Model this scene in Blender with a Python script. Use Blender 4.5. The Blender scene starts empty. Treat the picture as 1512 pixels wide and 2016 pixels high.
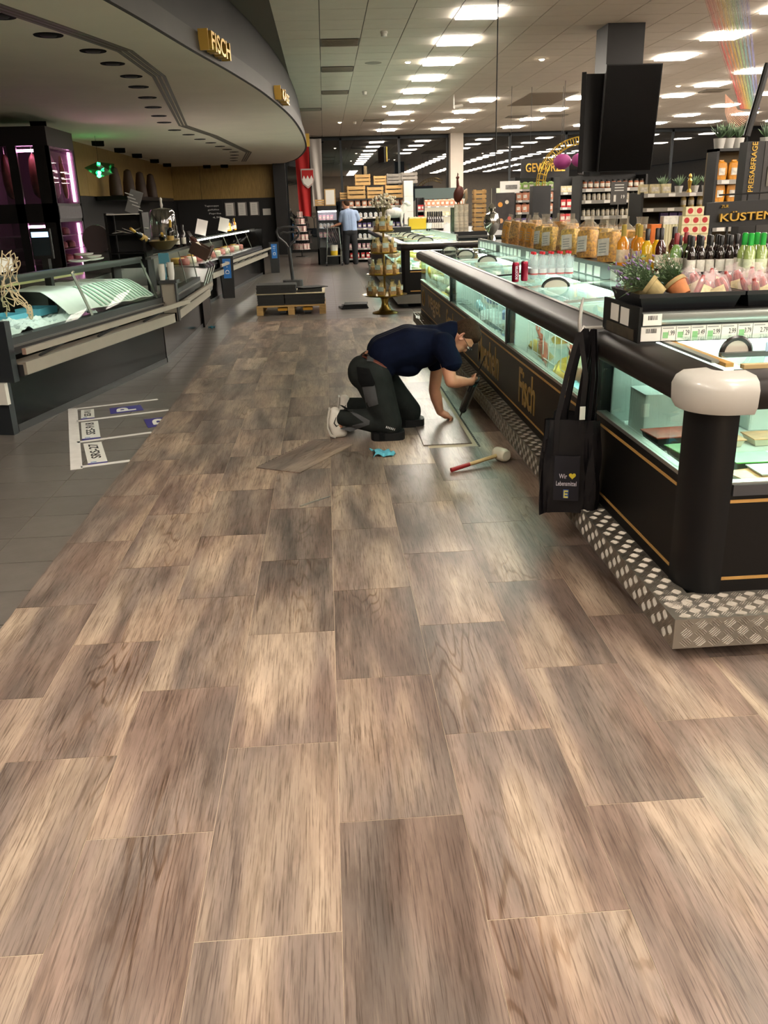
import bpy, math, random
from mathutils import Vector, Matrix, Euler
sc = bpy.context.scene
# ---------------------------------------------------------------- camera, world, exposure
FPX = 1660.0
d_ = Vector((638 - 756.0, 1008 - 409.0, -FPX)).normalized()
u_ = Vector((-0.03, 1.0, 0.0)); u_.z = -(u_.x * d_.x + u_.y * d_.y) / d_.z; u_.normalize()
x_ = d_.cross(u_)
CAM = Vector((0, 0, 1.55))
ROT = Matrix((x_, d_, u_))            # rows: world axes in camera space -> camera to world rotation
cd = bpy.data.cameras.new('camera'); cam = bpy.data.objects.new('camera', cd)
sc.collection.objects.link(cam)
cd.sensor_fit = 'VERTICAL'; cd.sensor_height = 36.0; cd.lens = FPX / 2016 * 36.0
cd.clip_start = 0.05; cd.clip_end = 200
cam.matrix_world = Matrix.Translation(CAM) @ ROT.to_4x4()
sc.camera = cam
w = bpy.data.worlds.new('world'); sc.world = w; w.use_nodes = True
w.node_tree.nodes['Background'].inputs[0].default_value = (0.010, 0.013, 0.020, 1)
w.node_tree.nodes['Background'].inputs[1].default_value = 1.0
sc.view_settings.view_transform = 'Standard'; sc.view_settings.look = 'None'
sc.view_settings.gamma = 1.0; sc.view_settings.exposure = 1.27
sc.view_settings.use_curve_mapping = False
PANEL_LIGHT = 30.0                     # ceiling panels, the shop's main light
try:
    sc.cycles.use_denoising = True; sc.cycles.max_bounces = 8; sc.cycles.transparent_max_bounces = 16
    sc.cycles.diffuse_bounces = 4; sc.cycles.glossy_bounces = 3; sc.cycles.sample_clamp_indirect = 4.0
    sc.cycles.caustics_reflective = False; sc.cycles.caustics_refractive = False
except Exception: pass
COL = sc.collection
random.seed(7)
PI = math.pi
# ---------------------------------------------------------------- measuring helpers (photo ray met with a real plane)
def ray(px, py): return ROT @ Vector((px - 756.0, 1008.0 - py, -FPX))
def G(px, py, z=0.0):
    r = ray(px, py); return CAM + r * ((z - CAM.z) / r.z)
def AY(px, py, Y):
    r = ray(px, py); return CAM + r * (Y / r.y)
def AX(px, py, X):
    r = ray(px, py); return CAM + r * (X / r.x)
# ---------------------------------------------------------------- materials
def lin(c):
    if isinstance(c, str):
        c = c.lstrip('#'); c = [int(c[i:i + 2], 16) / 255 for i in (0, 2, 4)]
        return tuple(((v + .055) / 1.055) ** 2.4 if v > .04045 else v / 12.92 for v in c)
    return tuple(c)
MATS = {}
def pm(name, col, rough=.5, metal=0., var=0., vscale=6., vstretch=(1, 1, 1), rnd=0., bump=0., bscale=40., emit=None, es=0., spec=.5, coat=0., trans=0.):
    """principled material with fine grain and per object variation"""
    if name in MATS: return MATS[name]
    m = bpy.data.materials.new(name); m.use_nodes = True; nt = m.node_tree; N = nt.nodes; L = nt.links
    b = N['Principled BSDF']; c = lin(col) + (1,)
    b.inputs['Base Color'].default_value = c; b.inputs['Roughness'].default_value = rough; b.inputs['Metallic'].default_value = metal
    b.inputs['Specular IOR Level'].default_value = spec; b.inputs['Coat Weight'].default_value = coat
    b.inputs['Transmission Weight'].default_value = trans
    if emit: b.inputs['Emission Color'].default_value = lin(emit) + (1,); b.inputs['Emission Strength'].default_value = es
    src = None
    if var or bump:
        tc = N.new('ShaderNodeTexCoord'); mp = N.new('ShaderNodeMapping'); mp.inputs['Scale'].default_value = vstretch
        L.new(tc.outputs['Object'], mp.inputs[0])
    if var:
        nz = N.new('ShaderNodeTexNoise'); nz.inputs['Scale'].default_value = vscale; nz.inputs['Detail'].default_value = 4
        L.new(mp.outputs[0], nz.inputs['Vector'])
        mx = N.new('ShaderNodeMix'); mx.data_type = 'RGBA'
        mx.inputs['A'].default_value = tuple(max(0, v * (1 - var)) for v in c[:3]) + (1,)
        mx.inputs['B'].default_value = tuple(min(1, v * (1 + var)) for v in c[:3]) + (1,)
        rp = N.new('ShaderNodeMapRange'); rp.inputs[1].default_value = .3; rp.inputs[2].default_value = .7
        L.new(nz.outputs[0], rp.inputs[0]); L.new(rp.outputs[0], mx.inputs['Factor']); src = mx.outputs['Result']
    if rnd:
        oi = N.new('ShaderNodeObjectInfo'); hs = N.new('ShaderNodeHueSaturation'); mr = N.new('ShaderNodeMapRange')
        mr.inputs[3].default_value = 1 - rnd; mr.inputs[4].default_value = 1 + rnd
        L.new(oi.outputs['Random'], mr.inputs[0]); L.new(mr.outputs[0], hs.inputs['Value'])
        if src: L.new(src, hs.inputs['Color'])
        else: hs.inputs['Color'].default_value = c
        src = hs.outputs[0]
    if src: L.new(src, b.inputs['Base Color'])
    if bump:
        n2 = N.new('ShaderNodeTexNoise'); n2.inputs['Scale'].default_value = bscale; n2.inputs['Detail'].default_value = 3
        L.new(mp.outputs[0], n2.inputs['Vector']); bp = N.new('ShaderNodeBump'); bp.inputs['Strength'].default_value = bump
        bp.inputs['Distance'].default_value = .01; L.new(n2.outputs[0], bp.inputs['Height']); L.new(bp.outputs[0], b.inputs['Normal'])
    MATS[name] = m; return m
def glass(name, tint='#eef6f2', base=.05, rough=.0, top=.45):
    """thin pane: clear with a fresnel reflection"""
    if name in MATS: return MATS[name]
    m = bpy.data.materials.new(name); m.use_nodes = True; nt = m.node_tree; N = nt.nodes; L = nt.links
    N.remove(N['Principled BSDF']); out = N['Material Output']
    t = N.new('ShaderNodeBsdfTransparent'); t.inputs[0].default_value = lin(tint) + (1,)
    g = N.new('ShaderNodeBsdfGlossy'); g.inputs['Roughness'].default_value = rough
    fr = N.new('ShaderNodeLayerWeight'); fr.inputs[0].default_value = .18
    mr = N.new('ShaderNodeMapRange'); mr.inputs[3].default_value = base; mr.inputs[4].default_value = top
    mx = N.new('ShaderNodeMixShader')
    L.new(fr.outputs['Fresnel'], mr.inputs[0]); L.new(mr.outputs[0], mx.inputs[0]); L.new(t.outputs[0], mx.inputs[1]); L.new(g.outputs[0], mx.inputs[2])
    L.new(mx.outputs[0], out.inputs[0]); MATS[name] = m; return m
def film(name, tint, amount=.5, rough=.25):
    """crinkled clear packaging film: partly milky, partly clear"""
    if name in MATS: return MATS[name]
    m = bpy.data.materials.new(name); m.use_nodes = True; nt = m.node_tree; N = nt.nodes; L = nt.links
    b = N['Principled BSDF']; b.inputs['Base Color'].default_value = lin(tint) + (1,); b.inputs['Roughness'].default_value = rough
    t = N.new('ShaderNodeBsdfTransparent'); mx = N.new('ShaderNodeMixShader'); mx.inputs[0].default_value = amount
    L.new(t.outputs[0], mx.inputs[1]); L.new(b.outputs[0], mx.inputs[2]); L.new(mx.outputs[0], N['Material Output'].inputs[0]); MATS[name] = m; return m
def lamp(name, col, s):
    if name in MATS: return MATS[name]
    m = bpy.data.materials.new(name); m.use_nodes = True; nt = m.node_tree; N = nt.nodes
    N.remove(N['Principled BSDF']); e = N.new('ShaderNodeEmission'); e.inputs[0].default_value = lin(col) + (1,); e.inputs[1].default_value = s
    nt.links.new(e.outputs[0], N['Material Output'].inputs[0]); MATS[name] = m; return m
# ---------------------------------------------------------------- mesh builder
ORG = {}
class MB:
    def __init__(s): s.v = []; s.f = []; s.m = []; s.k = 0
    def add(s, vs, fs):
        o = len(s.v); s.v += [Vector(p) for p in vs]; s.f += [tuple(i + o for i in f) for f in fs]; s.m += [s.k] * len(fs); return s
    def box(s, x0, x1, y0, y1, z0, z1):
        vs = [(x, y, z) for z in (z0, z1) for y in (y0, y1) for x in (x0, x1)]
        return s.add(vs, [(0, 2, 3, 1), (4, 5, 7, 6), (0, 1, 5, 4), (2, 6, 7, 3), (0, 4, 6, 2), (1, 3, 7, 5)])
    def obox(s, c, size, rx=0, ry=0, rz=0):
        R = Euler((rx, ry, rz)).to_matrix(); c = Vector(c); a, b, h = [q / 2 for q in size]
        o = len(s.v); s.box(-a, a, -b, b, -h, h)
        for i in range(o, len(s.v)): s.v[i] = c + R @ s.v[i]
        return s
    def cbox(s, x0, x1, y0, y1, z0, z1, c=.01):
        """box with rounded vertical edges and eased top"""
        P = []
        for (cx, cy, a0) in ((x1 - c, y1 - c, 0), (x0 + c, y1 - c, 90), (x0 + c, y0 + c, 180), (x1 - c, y0 + c, 270)):
            for a in (0, 45, 90): t = math.radians(a0 + a); P.append((cx + c * math.cos(t), cy + c * math.sin(t)))
        return s.prism(P, z0, z1)
    def prism(s, poly, z0, z1):
        n = len(poly); vs = [(x, y, z0) for x, y in poly] + [(x, y, z1) for x, y in poly]
        return s.add(vs, [tuple(range(n))[::-1], tuple(range(n, 2 * n))] + [(i, (i + 1) % n, n + (i + 1) % n, n + i) for i in range(n)])
    def sweep(s, prof, A, B, up=(0, 0, 1)):
        """prism of profile (out, up) along A->B ; out = right hand side of travel"""
        A = Vector(A); B = Vector(B); t = (B - A).normalized(); U = Vector(up); o = t.cross(U); n = len(prof)
        vs = [A + o * p + U * q for p, q in prof] + [B + o * p + U * q for p, q in prof]
        return s.add(vs, [tuple(range(n)), tuple(range(n, 2 * n))[::-1]] + [(i, n + i, n + (i + 1) % n, (i + 1) % n) for i in range(n)])
    def path(s, prof, pts, closed=False):
        """profile (out, up) carried along a plan path of (x, y)"""
        n = len(prof); m = len(pts); vs = []
        for i, p in enumerate(pts):
            a = Vector(pts[i - 1] if (i or closed) else pts[0]); b = Vector(pts[(i + 1) % m] if (i < m - 1 or closed) else pts[-1])
            t = (b - a).normalized(); o = Vector((t.y, -t.x))
            vs += [(p[0] + o.x * q, p[1] + o.y * q, z) for q, z in prof]
        fs = [(i * n + j, ((i + 1) % m) * n + j, ((i + 1) % m) * n + (j + 1) % n, i * n + (j + 1) % n) for i in range(m if closed else m - 1) for j in range(n)]
        if not closed: fs += [tuple(range(n)), tuple((m - 1) * n + j for j in range(n))[::-1]]
        return s.add(vs, fs)
    def cyl(s, p0, p1, r0, r1=None, n=12, cap=True):
        r1 = r0 if r1 is None else r1; p0 = Vector(p0); p1 = Vector(p1); t = (p1 - p0).normalized()
        a = t.orthogonal().normalized(); b = t.cross(a)
        vs = [p + (a * math.cos(2 * PI * i / n) + b * math.sin(2 * PI * i / n)) * r for p, r in ((p0, r0), (p1, r1)) for i in range(n)]
        fs = [(i, (i + 1) % n, n + (i + 1) % n, n + i) for i in range(n)]
        if cap: fs += [tuple(range(n))[::-1], tuple(range(n, 2 * n))]
        return s.add(vs, fs)
    def tube(s, pts, r, n=8, closed=False):
        pts = [Vector(p) for p in pts]; m = len(pts); R = r if isinstance(r, (list, tuple)) else [r] * m; vs = []; a = None
        for i in range(m):
            t = ((pts[(i + 1) % m] if (closed or i < m - 1) else pts[i]) - (pts[i - 1] if (closed or i) else pts[i])).normalized()
            a = t.orthogonal().normalized() if a is None else (a - t * a.dot(t)).normalized(); b = t.cross(a)
            vs += [pts[i] + (a * math.cos(2 * PI * k / n) + b * math.sin(2 * PI * k / n)) * R[i] for k in range(n)]
        fs = [(i * n + k, i * n + (k + 1) % n, ((i + 1) % m) * n + (k + 1) % n, ((i + 1) % m) * n + k) for i in range(m if closed else m - 1) for k in range(n)]
        if not closed: fs += [tuple(range(n))[::-1], tuple((m - 1) * n + k for k in range(n))]
        return s.add(vs, fs)
    def lathe(s, prof, c=(0, 0, 0), n=16, sx=1, sy=1):
        c = Vector(c); vs = [c + Vector((r * sx * math.cos(2 * PI * k / n), r * sy * math.sin(2 * PI * k / n), z)) for r, z in prof for k in range(n)]
        m = len(prof); fs = [(i * n + k, i * n + (k + 1) % n, (i + 1) * n + (k + 1) % n, (i + 1) * n + k) for i in range(m - 1) for k in range(n)]
        return s.add(vs, fs + [tuple(range(n))[::-1], tuple((m - 1) * n + k for k in range(n))])
    def ball(s, c, r, n=12, m=8):
        if not isinstance(r, (tuple, list)): r = (r, r, r)
        prof = [(math.sin(PI * i / m), -math.cos(PI * i / m)) for i in range(m + 1)]; prof[0] = (.001, -1); prof[-1] = (.001, 1)
        o = len(s.v); s.lathe(prof, n=n)
        for i in range(o, len(s.v)): q = s.v[i]; s.v[i] = Vector((c[0] + q.x * r[0], c[1] + q.y * r[1], c[2] + q.z * r[2]))
        return s
    def grid(s, fn, nu, nv, wrap=False):
        vs = [fn(i / (nu if wrap else nu - 1), j / (nv - 1)) for j in range(nv) for i in range(nu)]
        fs = [(j * nu + i, j * nu + (i + 1) % nu, (j + 1) * nu + (i + 1) % nu, (j + 1) * nu + i) for j in range(nv - 1) for i in range(nu if wrap else nu - 1)]
        return s.add(vs, fs)
    def sheet(s, fn, nu, nv, th=.004, axis=(0, 0, 1)):
        """thin closed sheet with real thickness"""
        A = Vector(axis) * th; o = len(s.v); s.grid(fn, nu, nv); k = len(s.v) - o; base = [p.copy() for p in s.v[o:]]
        s.add([p - A for p in base], [(j * nu + i, (j + 1) * nu + i, (j + 1) * nu + i + 1, j * nu + i + 1) for j in range(nv - 1) for i in range(nu - 1)])
        rim = [i for i in range(nu)] + [j * nu + nu - 1 for j in range(1, nv)] + [(nv - 1) * nu + i for i in range(nu - 2, -1, -1)] + [j * nu for j in range(nv - 2, 0, -1)]
        for a, b in zip(rim, rim[1:] + rim[:1]): s.f.append((o + a, o + k + a, o + k + b, o + b)); s.m.append(s.k)
        return s
    def xf(s, M, o=0):
        for i in range(o, len(s.v)): s.v[i] = M @ s.v[i]
        return s
    def mesh(s, name, mats, off=Vector((0, 0, 0)), smooth=False):
        me = bpy.data.meshes.new(name); me.from_pydata([tuple(p - off) for p in s.v], [], s.f)
        for mm in (mats if isinstance(mats, (list, tuple)) else [mats]): me.materials.append(mm)
        if s.k or any(s.m): me.polygons.foreach_set('material_index', s.m)
        if smooth:
            me.polygons.foreach_set('use_smooth', [True] * len(me.polygons))
            if smooth != 2: me.set_sharp_from_angle(angle=math.radians(35))
        me.update(); return me
    def top(s, name, mats, label=None, cat=None, group=None, kind=None, smooth=False, loc=None):
        """a top-level single-mesh thing given in world coordinates"""
        if loc is None:
            xs = [p.x for p in s.v]; ys = [p.y for p in s.v]; zs = [p.z for p in s.v]
            loc = Vector(((min(xs) + max(xs)) / 2, (min(ys) + max(ys)) / 2, min(zs)))
        o = bpy.data.objects.new(name, s.mesh(name, mats, Vector(loc), smooth)); COL.objects.link(o); o.location = loc
        ORG[o.name] = Vector(loc); return tag(o, label, cat, group, kind)
    def part(s, name, mats, parent, smooth=False, world=True, label=None, kind=None):
        off = ORG[parent.name] if world else Vector((0, 0, 0))
        o = bpy.data.objects.new(name, s.mesh(name, mats, off, smooth)); COL.objects.link(o); o.parent = parent; ORG[o.name] = off
        if label: o['label'] = label
        if kind: o['kind'] = kind
        return o
def tag(o, label=None, cat=None, group=None, kind=None):
    if label: o['label'] = label
    if cat: o['category'] = cat
    if group: o['group'] = group
    if kind: o['kind'] = kind
    return o
def thing(name, label, cat, loc=(0, 0, 0), rz=0., group=None, kind=None):
    o = bpy.data.objects.new(name, None); COL.objects.link(o); o.location = loc; o.rotation_euler = (0, 0, rz)
    o.empty_display_size = .05; ORG[o.name] = Vector(loc) if not rz else Vector((0, 0, 0)); return tag(o, label, cat, group, kind)
KIDS = {}
def kids(o):
    return [c for c in o.children]
def dup(root, loc, rz=None, label=None, group=None, scale=None, rot=None):
    r = root.copy(); COL.objects.link(r); r.location = loc
    if rz is not None: r.rotation_euler = (0, 0, rz)
    if rot is not None: r.rotation_euler = rot
    if scale is not None: r.scale = scale if isinstance(scale, (tuple, list)) else (scale,) * 3
    if label: r['label'] = label
    if group: r['group'] = group
    for ch in KIDS[root.name]:
        c = ch.copy(); COL.objects.link(c); c.parent = r
        for g in KIDS.get(ch.name, ()):
            e = g.copy(); COL.objects.link(e); e.parent = c
    return r
def proto(root):
    """remember a thing's parts so that dup() can copy them"""
    todo = [root]
    while todo:
        o = todo.pop(); KIDS[o.name] = list(o.children); todo += KIDS[o.name]
    return root
def many(root, spots, label=None, group=None):
    """first spot takes the prototype itself, the others copies; spot = (loc, rz[, label])"""
    proto(root); out = []
    for i, s in enumerate(spots):
        lb = s[2] if len(s) > 2 else label
        if i == 0:
            root.location = s[0]; root.rotation_euler = (0, 0, s[1] or 0)
            if lb: root['label'] = lb
            if group: root['group'] = group
            out.append(root)
        else: out.append(dup(root, s[0], s[1] or 0, lb, group))
    return out
_FONT = {}
def text_mesh(txt, size=1., depth=.01, sx=1., shear=0., bold=0.):
    cu = bpy.data.curves.new('lettering', 'FONT'); cu.body = txt; cu.size = size; cu.extrude = depth / 2; cu.align_x = 'CENTER'; cu.align_y = 'CENTER'; cu.offset = bold; cu.resolution_u = 3
    ob = bpy.data.objects.new('lettering', cu); COL.objects.link(ob); bpy.context.view_layer.update()
    me = bpy.data.meshes.new_from_object(ob.evaluated_get(bpy.context.evaluated_depsgraph_get())); bpy.data.objects.remove(ob); bpy.data.curves.remove(cu)
    if sx != 1.: me.transform(Matrix.Diagonal((sx, 1, 1, 1)))
    return me
def text(txt, size, mat, parent, M, depth=.01, sx=1., name='lettering', bold=0., world=True):
    """raised lettering as a part; M maps text space (x right, y up, z out) to world"""
    me = text_mesh(txt, size, depth, sx, bold=bold); me.transform(M)
    if world: me.transform(Matrix.Translation(-ORG[parent.name]))
    me.materials.clear(); me.materials.append(mat); o = bpy.data.objects.new(name, me); COL.objects.link(o); o.parent = parent; ORG[o.name] = ORG[parent.name]; return o
def frame_m(o, right, up):
    r = Vector(right).normalized(); u = Vector(up).normalized(); n = r.cross(u)
    return Matrix(((r.x, u.x, n.x, o[0]), (r.y, u.y, n.y, o[1]), (r.z, u.z, n.z, o[2]), (0, 0, 0, 1)))
FACE_CAM = ((1, 0, 0), (0, 0, 1))      # reads for someone looking along +Y
FACE_AISLE_L = ((0, -1, 0), (0, 0, 1)) # on the right hand counters, facing -X
def smooth_curve(pts, k=6):
    """catmull-rom through plan points"""
    P = [Vector(p) for p in pts]; out = []
    for i in range(len(P) - 1):
        a, b, c, e = P[max(i - 1, 0)], P[i], P[i + 1], P[min(i + 2, len(P) - 1)]
        for j in range(k):
            t = j / k; out.append(.5 * ((2 * b) + (c - a) * t + (2 * a - 5 * b + 4 * c - e) * t * t + (3 * b - a - 3 * c + e) * t ** 3))
    return out + [P[-1]]
# ================================================================ SETTING
def wood_floor_mat():
    m = bpy.data.materials.new('oak_vinyl'); m.use_nodes = True; nt = m.node_tree; N = nt.nodes; L = nt.links; b = N['Principled BSDF']
    tc = N.new('ShaderNodeTexCoord'); oi = N.new('ShaderNodeObjectInfo'); cm = N.new('ShaderNodeCombineXYZ')
    for i, k in enumerate((13.7, 91.3, 47.1)):
        q = N.new('ShaderNodeMath'); q.operation = 'MULTIPLY'; q.inputs[1].default_value = k; L.new(oi.outputs['Random'], q.inputs[0]); L.new(q.outputs[0], cm.inputs[i])
    ad = N.new('ShaderNodeVectorMath'); ad.operation = 'ADD'; L.new(tc.outputs['Object'], ad.inputs[0]); L.new(cm.outputs[0], ad.inputs[1])
    def noise(scale, st, detail=4, dist=0., rough=.55):
        mp = N.new('ShaderNodeMapping'); mp.inputs['Scale'].default_value = st; L.new(ad.outputs[0], mp.inputs[0])
        z = N.new('ShaderNodeTexNoise'); z.inputs['Scale'].default_value = scale; z.inputs['Detail'].default_value = detail; z.inputs['Distortion'].default_value = dist; z.inputs['Roughness'].default_value = rough
        L.new(mp.outputs[0], z.inputs['Vector']); return z.outputs[0]
    def ramp(src, stops):
        r = N.new('ShaderNodeValToRGB'); e = r.color_ramp.elements
        while len(e) < len(stops): e.new(.5)
        for q, (p, c) in zip(e, stops): q.position = p; q.color = lin(c) + (1,)
        L.new(src, r.inputs[0]); return r.outputs[0]
    def mix(a, c, f, mode='MIX'):
        x = N.new('ShaderNodeMix'); x.data_type = 'RGBA'; x.blend_type = mode
        L.new(a, x.inputs['A']); L.new(c, x.inputs['B'])
        if isinstance(f, float): x.inputs['Factor'].default_value = f
        else: L.new(f, x.inputs['Factor'])
        return x.outputs['Result']
    broad = ramp(noise(5.2, (1, .17, 1), 2.5, .5, .5), [(.27, '#4b423d'), (.40, '#6b5d55'), (.50, '#87766b'), (.60, '#a5917f'), (.73, '#c4af99')])
    warm = ramp(noise(3.1, (1, .35, 1), 2), [(.42, '#77716c'), (.6, '#86685a')]); broad = mix(broad, warm, .22)
    blot = ramp(noise(24, (1, .16, 1), 4, .3, .6), [(.3, '#aaa29b'), (.55, '#ffffff')]); broad = mix(broad, blot, .6, 'MULTIPLY')
    # cathedral figure: rings of a distorted, stretched distance field
    mp = N.new('ShaderNodeMapping'); mp.inputs['Scale'].default_value = (3.6, .42, 1); L.new(ad.outputs[0], mp.inputs[0])
    z = N.new('ShaderNodeTexNoise'); z.inputs['Scale'].default_value = 1.6; z.inputs['Detail'].default_value = 2.5; z.inputs['Roughness'].default_value = .45; L.new(mp.outputs[0], z.inputs['Vector'])
    ms = N.new('ShaderNodeMath'); ms.operation = 'MULTIPLY'; ms.inputs[1].default_value = 120.; L.new(z.outputs[0], ms.inputs[0])
    sn = N.new('ShaderNodeMath'); sn.operation = 'SINE'; L.new(ms.outputs[0], sn.inputs[0])
    rings = ramp(sn.outputs[0], [(.0, '#ffffff'), (.7, '#f6f2ee'), (.95, '#c9bbac')])
    where = N.new('ShaderNodeMapRange'); where.inputs[1].default_value = .52; where.inputs[2].default_value = .66
    L.new(noise(2.2, (1.6, .35, 1), 1.), where.inputs[0])
    c = mix(broad, rings, where.outputs[0], 'MULTIPLY')
    fine = ramp(noise(230, (1, .028, 1), 3, 0., .7), [(.34, '#8f837a'), (.5, '#ffffff'), (.72, '#ffffff')])
    c = mix(c, fine, .75, 'MULTIPLY')
    pale = ramp(noise(120, (1, .05, 1), 2), [(.58, '#000000'), (.75, '#6d6052')]); c = mix(c, pale, .35, 'ADD')
    hs = N.new('ShaderNodeHueSaturation'); mr = N.new('ShaderNodeMapRange'); mr.inputs[3].default_value = .84; mr.inputs[4].default_value = 1.12
    L.new(oi.outputs['Random'], mr.inputs[0]); L.new(mr.outputs[0], hs.inputs['Value']); L.new(c, hs.inputs['Color']); L.new(hs.outputs[0], b.inputs['Base Color'])
    b.inputs['Roughness'].default_value = .36; b.inputs['Specular IOR Level'].default_value = .5
    bp = N.new('ShaderNodeBump'); bp.inputs['Strength'].default_value = .12; bp.inputs['Distance'].default_value = .004; L.new(noise(150, (1, .035, 1), 3), bp.inputs['Height']); L.new(bp.outputs[0], b.inputs['Normal'])
    return m
WOODFLOOR = wood_floor_mat()
TILE = pm('porcelain_tile', '#5f5a55', .30, var=.10, vscale=9, rnd=.07, bump=.03)
GROUT = pm('grout', '#8f887d', .8, var=.1)
fl = MB().box(-12, 26, -8, 34, -.06, -.004).top('floor', GROUT, kind='structure', loc=(0, 0, 0))
# --- grey tiles, each one a part; those past the limit joined
TX, TY = .60, .33
cells = []
for i in range(-6, 6):
    for j in range(0, 96):
        x0, y0 = -1.68 + i * TX, 1.17 + j * TY
        cx, cy = x0 + TX / 2, y0 + TY / 2
        if y0 > 33: continue
        if cx > -1.1 and cy < 12.5: continue           # under the new wood floor
        vis = (-2.9 < cx < 1.5) and cy > 2.5 and not (cy < 6.3 and cx < -2.7 + 0)
        cells.append((cx, cy, vis))
seen = sorted([c for c in cells if c[2]], key=lambda c: c[1])
tm = MB().box(-TX / 2 + .003, TX / 2 - .003, -TY / 2 + .003, TY / 2 - .003, -.010, 0).mesh('floor_tile', TILE)
for cx, cy, _ in seen[:290]:
    o = bpy.data.objects.new('floor_tile', tm); COL.objects.link(o); o.parent = fl; o.location = (cx, cy, 0)
b = MB()
for cx, cy, _ in seen[290:] + [c for c in cells if not c[2]]: b.box(cx - TX / 2 + .003, cx + TX / 2 - .003, cy - TY / 2 + .003, cy + TY / 2 - .003, -.010, 0)
b.part('floor_tile_field', TILE, fl, kind='stuff')
MB().box(2.0, 26, -8, 33, -.003, 0).part('floor_surface', TILE, fl)
# --- new wood-look planks, brick bond
PW, PL, PX0 = .333, .725, -1.372
def plank_mesh(l):
    return MB().box(-PW / 2 + .0007, PW / 2 - .0007, -l / 2 + .0012, l / 2 - .0012, -.006, 0).mesh('floor_plank', WOODFLOOR)
pmeshes = {PL: plank_mesh(PL)}
for k in range(10):
    xa = PX0 + k * PW; y = (1.48 if k % 2 else 1.84) - 3 * PL - (0 if k % 2 else 0)
    while y < 12.66:
        y1 = min(y + PL, 12.67); l = round(y1 - y, 3)
        if y1 > .2 and not (k >= 8 and y > 3.6):
            if l not in pmeshes: pmeshes[l] = plank_mesh(l)
            loose = (k == 6 and 5.2 < y < 7.6)
            o = bpy.data.objects.new('floor_plank', pmeshes[l]); COL.objects.link(o); o.parent = fl
            o.location = (xa + PW / 2 - (.03 if loose else 0), (y + y1) / 2 + (.06 if loose else 0), .006 + (.006 if loose else 0) + random.uniform(0, .0004))
        y += PL
MB().box(-1.371, 2.0, -8, 12.668, -.003, .0050).part('floor_underlay', pm('underlay', '#c4b49c', .8), fl)
# interlocking edge of the last row: dark dovetail teeth standing open
b = MB()
for i in range(60):
    y = 5.45 + i * .042; b.box(.962, .974, y, y + .022, .004, .0085)
b.part('interlock_edge', pm('vinyl_core', '#1b1917', .6), fl, kind='stuff')
# --- ceiling with grid tiles
CZ = 3.9; CX, CY = .60, .655; CX0, CY0 = .06, 12.5 - .3275
CTILE = pm('ceiling_tile', '#e2d8ca', .85, var=.03, vscale=3, rnd=.015)
ce = MB().box(-12, 26, -8, 34, CZ + .012, CZ + .1).top('ceiling', pm('ceiling_grid', '#5f574c', .8), kind='structure', loc=(0, 0, CZ))
light_rows = {2.16: -8, 6.36: -8, 8.76: -8, 11.16: -8, 13.0: -8, 15.36: -8, 4.08: 12, -2.04: -8}
lightY = [12.5 + 3 * CY * i for i in range(-9, 6)] + [22.325 + 4 * CY * i for i in range(1, 4)]
def cellof(x, y): return (math.floor((x - CX0) / CX), math.floor((y - CY0) / CY))
taken = {}
spots = []
for X, _ in light_rows.items():
    for Y in lightY:
        if X == 4.08 and Y < 22: continue
        if X == 2.16 and 4 < Y < 12: continue
        if X == -2.04 and Y > 3: continue
        c = cellof(X, Y); taken[c] = 1; spots.append(c)
vents = [cellof(x, y) for x, y in ((.36, 14.5), (.36, 17.1), (.36, 20.4), (-.2, 23.9), (1.6, 27.2), (5.6, 26.7), (7.1, 26.9), (9.4, 21.6))]
for c in vents: taken[c] = 1
def inside_canopy(x, y): return (x < -.75 and y > 7)
cand = []
for i in range(-4, 42):
    for j in range(-31, 32):
        x, y = CX0 + (i + .5) * CX, CY0 + (j + .5) * CY
        if (i, j) in taken or inside_canopy(x, y) or x > 25 or y > 32.6: continue
        d = y if y > 10.6 else 99 - y; s = d + abs(x - y * .25) * .15
        cand.append((s, x, y))
cand.sort()
cm_ = MB().box(-CX / 2 + .006, CX / 2 - .006, -CY / 2 + .005, CY / 2 - .005, 0, .012).mesh('ceiling_tile', CTILE)
for s, x, y in cand[:280]:
    o = bpy.data.objects.new('ceiling_tile', cm_); COL.objects.link(o); o.parent = ce; o.location = (x, y, 0)
b = MB()
for s, x, y in cand[280:]: b.box(x - CX / 2 + .004, x + CX / 2 - .004, y - CY / 2 + .004, y + CY / 2 - .004, CZ, CZ + .012)
b.part('ceiling_tile_field', CTILE, ce, kind='stuff')
# --- walls
DARKWALL = pm('charcoal_wall', '#121112', .6, var=.15)
BEIGE = pm('beige_plaster', '#b8ab9b', .85, var=.05)
MB().box(-12, 26, -8.2, -8, 0, CZ).top('wall_rear', BEIGE, kind='structure')
MB().box(25.8, 26, -8, 33, 0, CZ).top('wall_right', BEIGE, kind='structure')
MB().box(-7.2, -7, -8, 32.4, 0, CZ).top('wall_left', DARKWALL, kind='structure')
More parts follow.
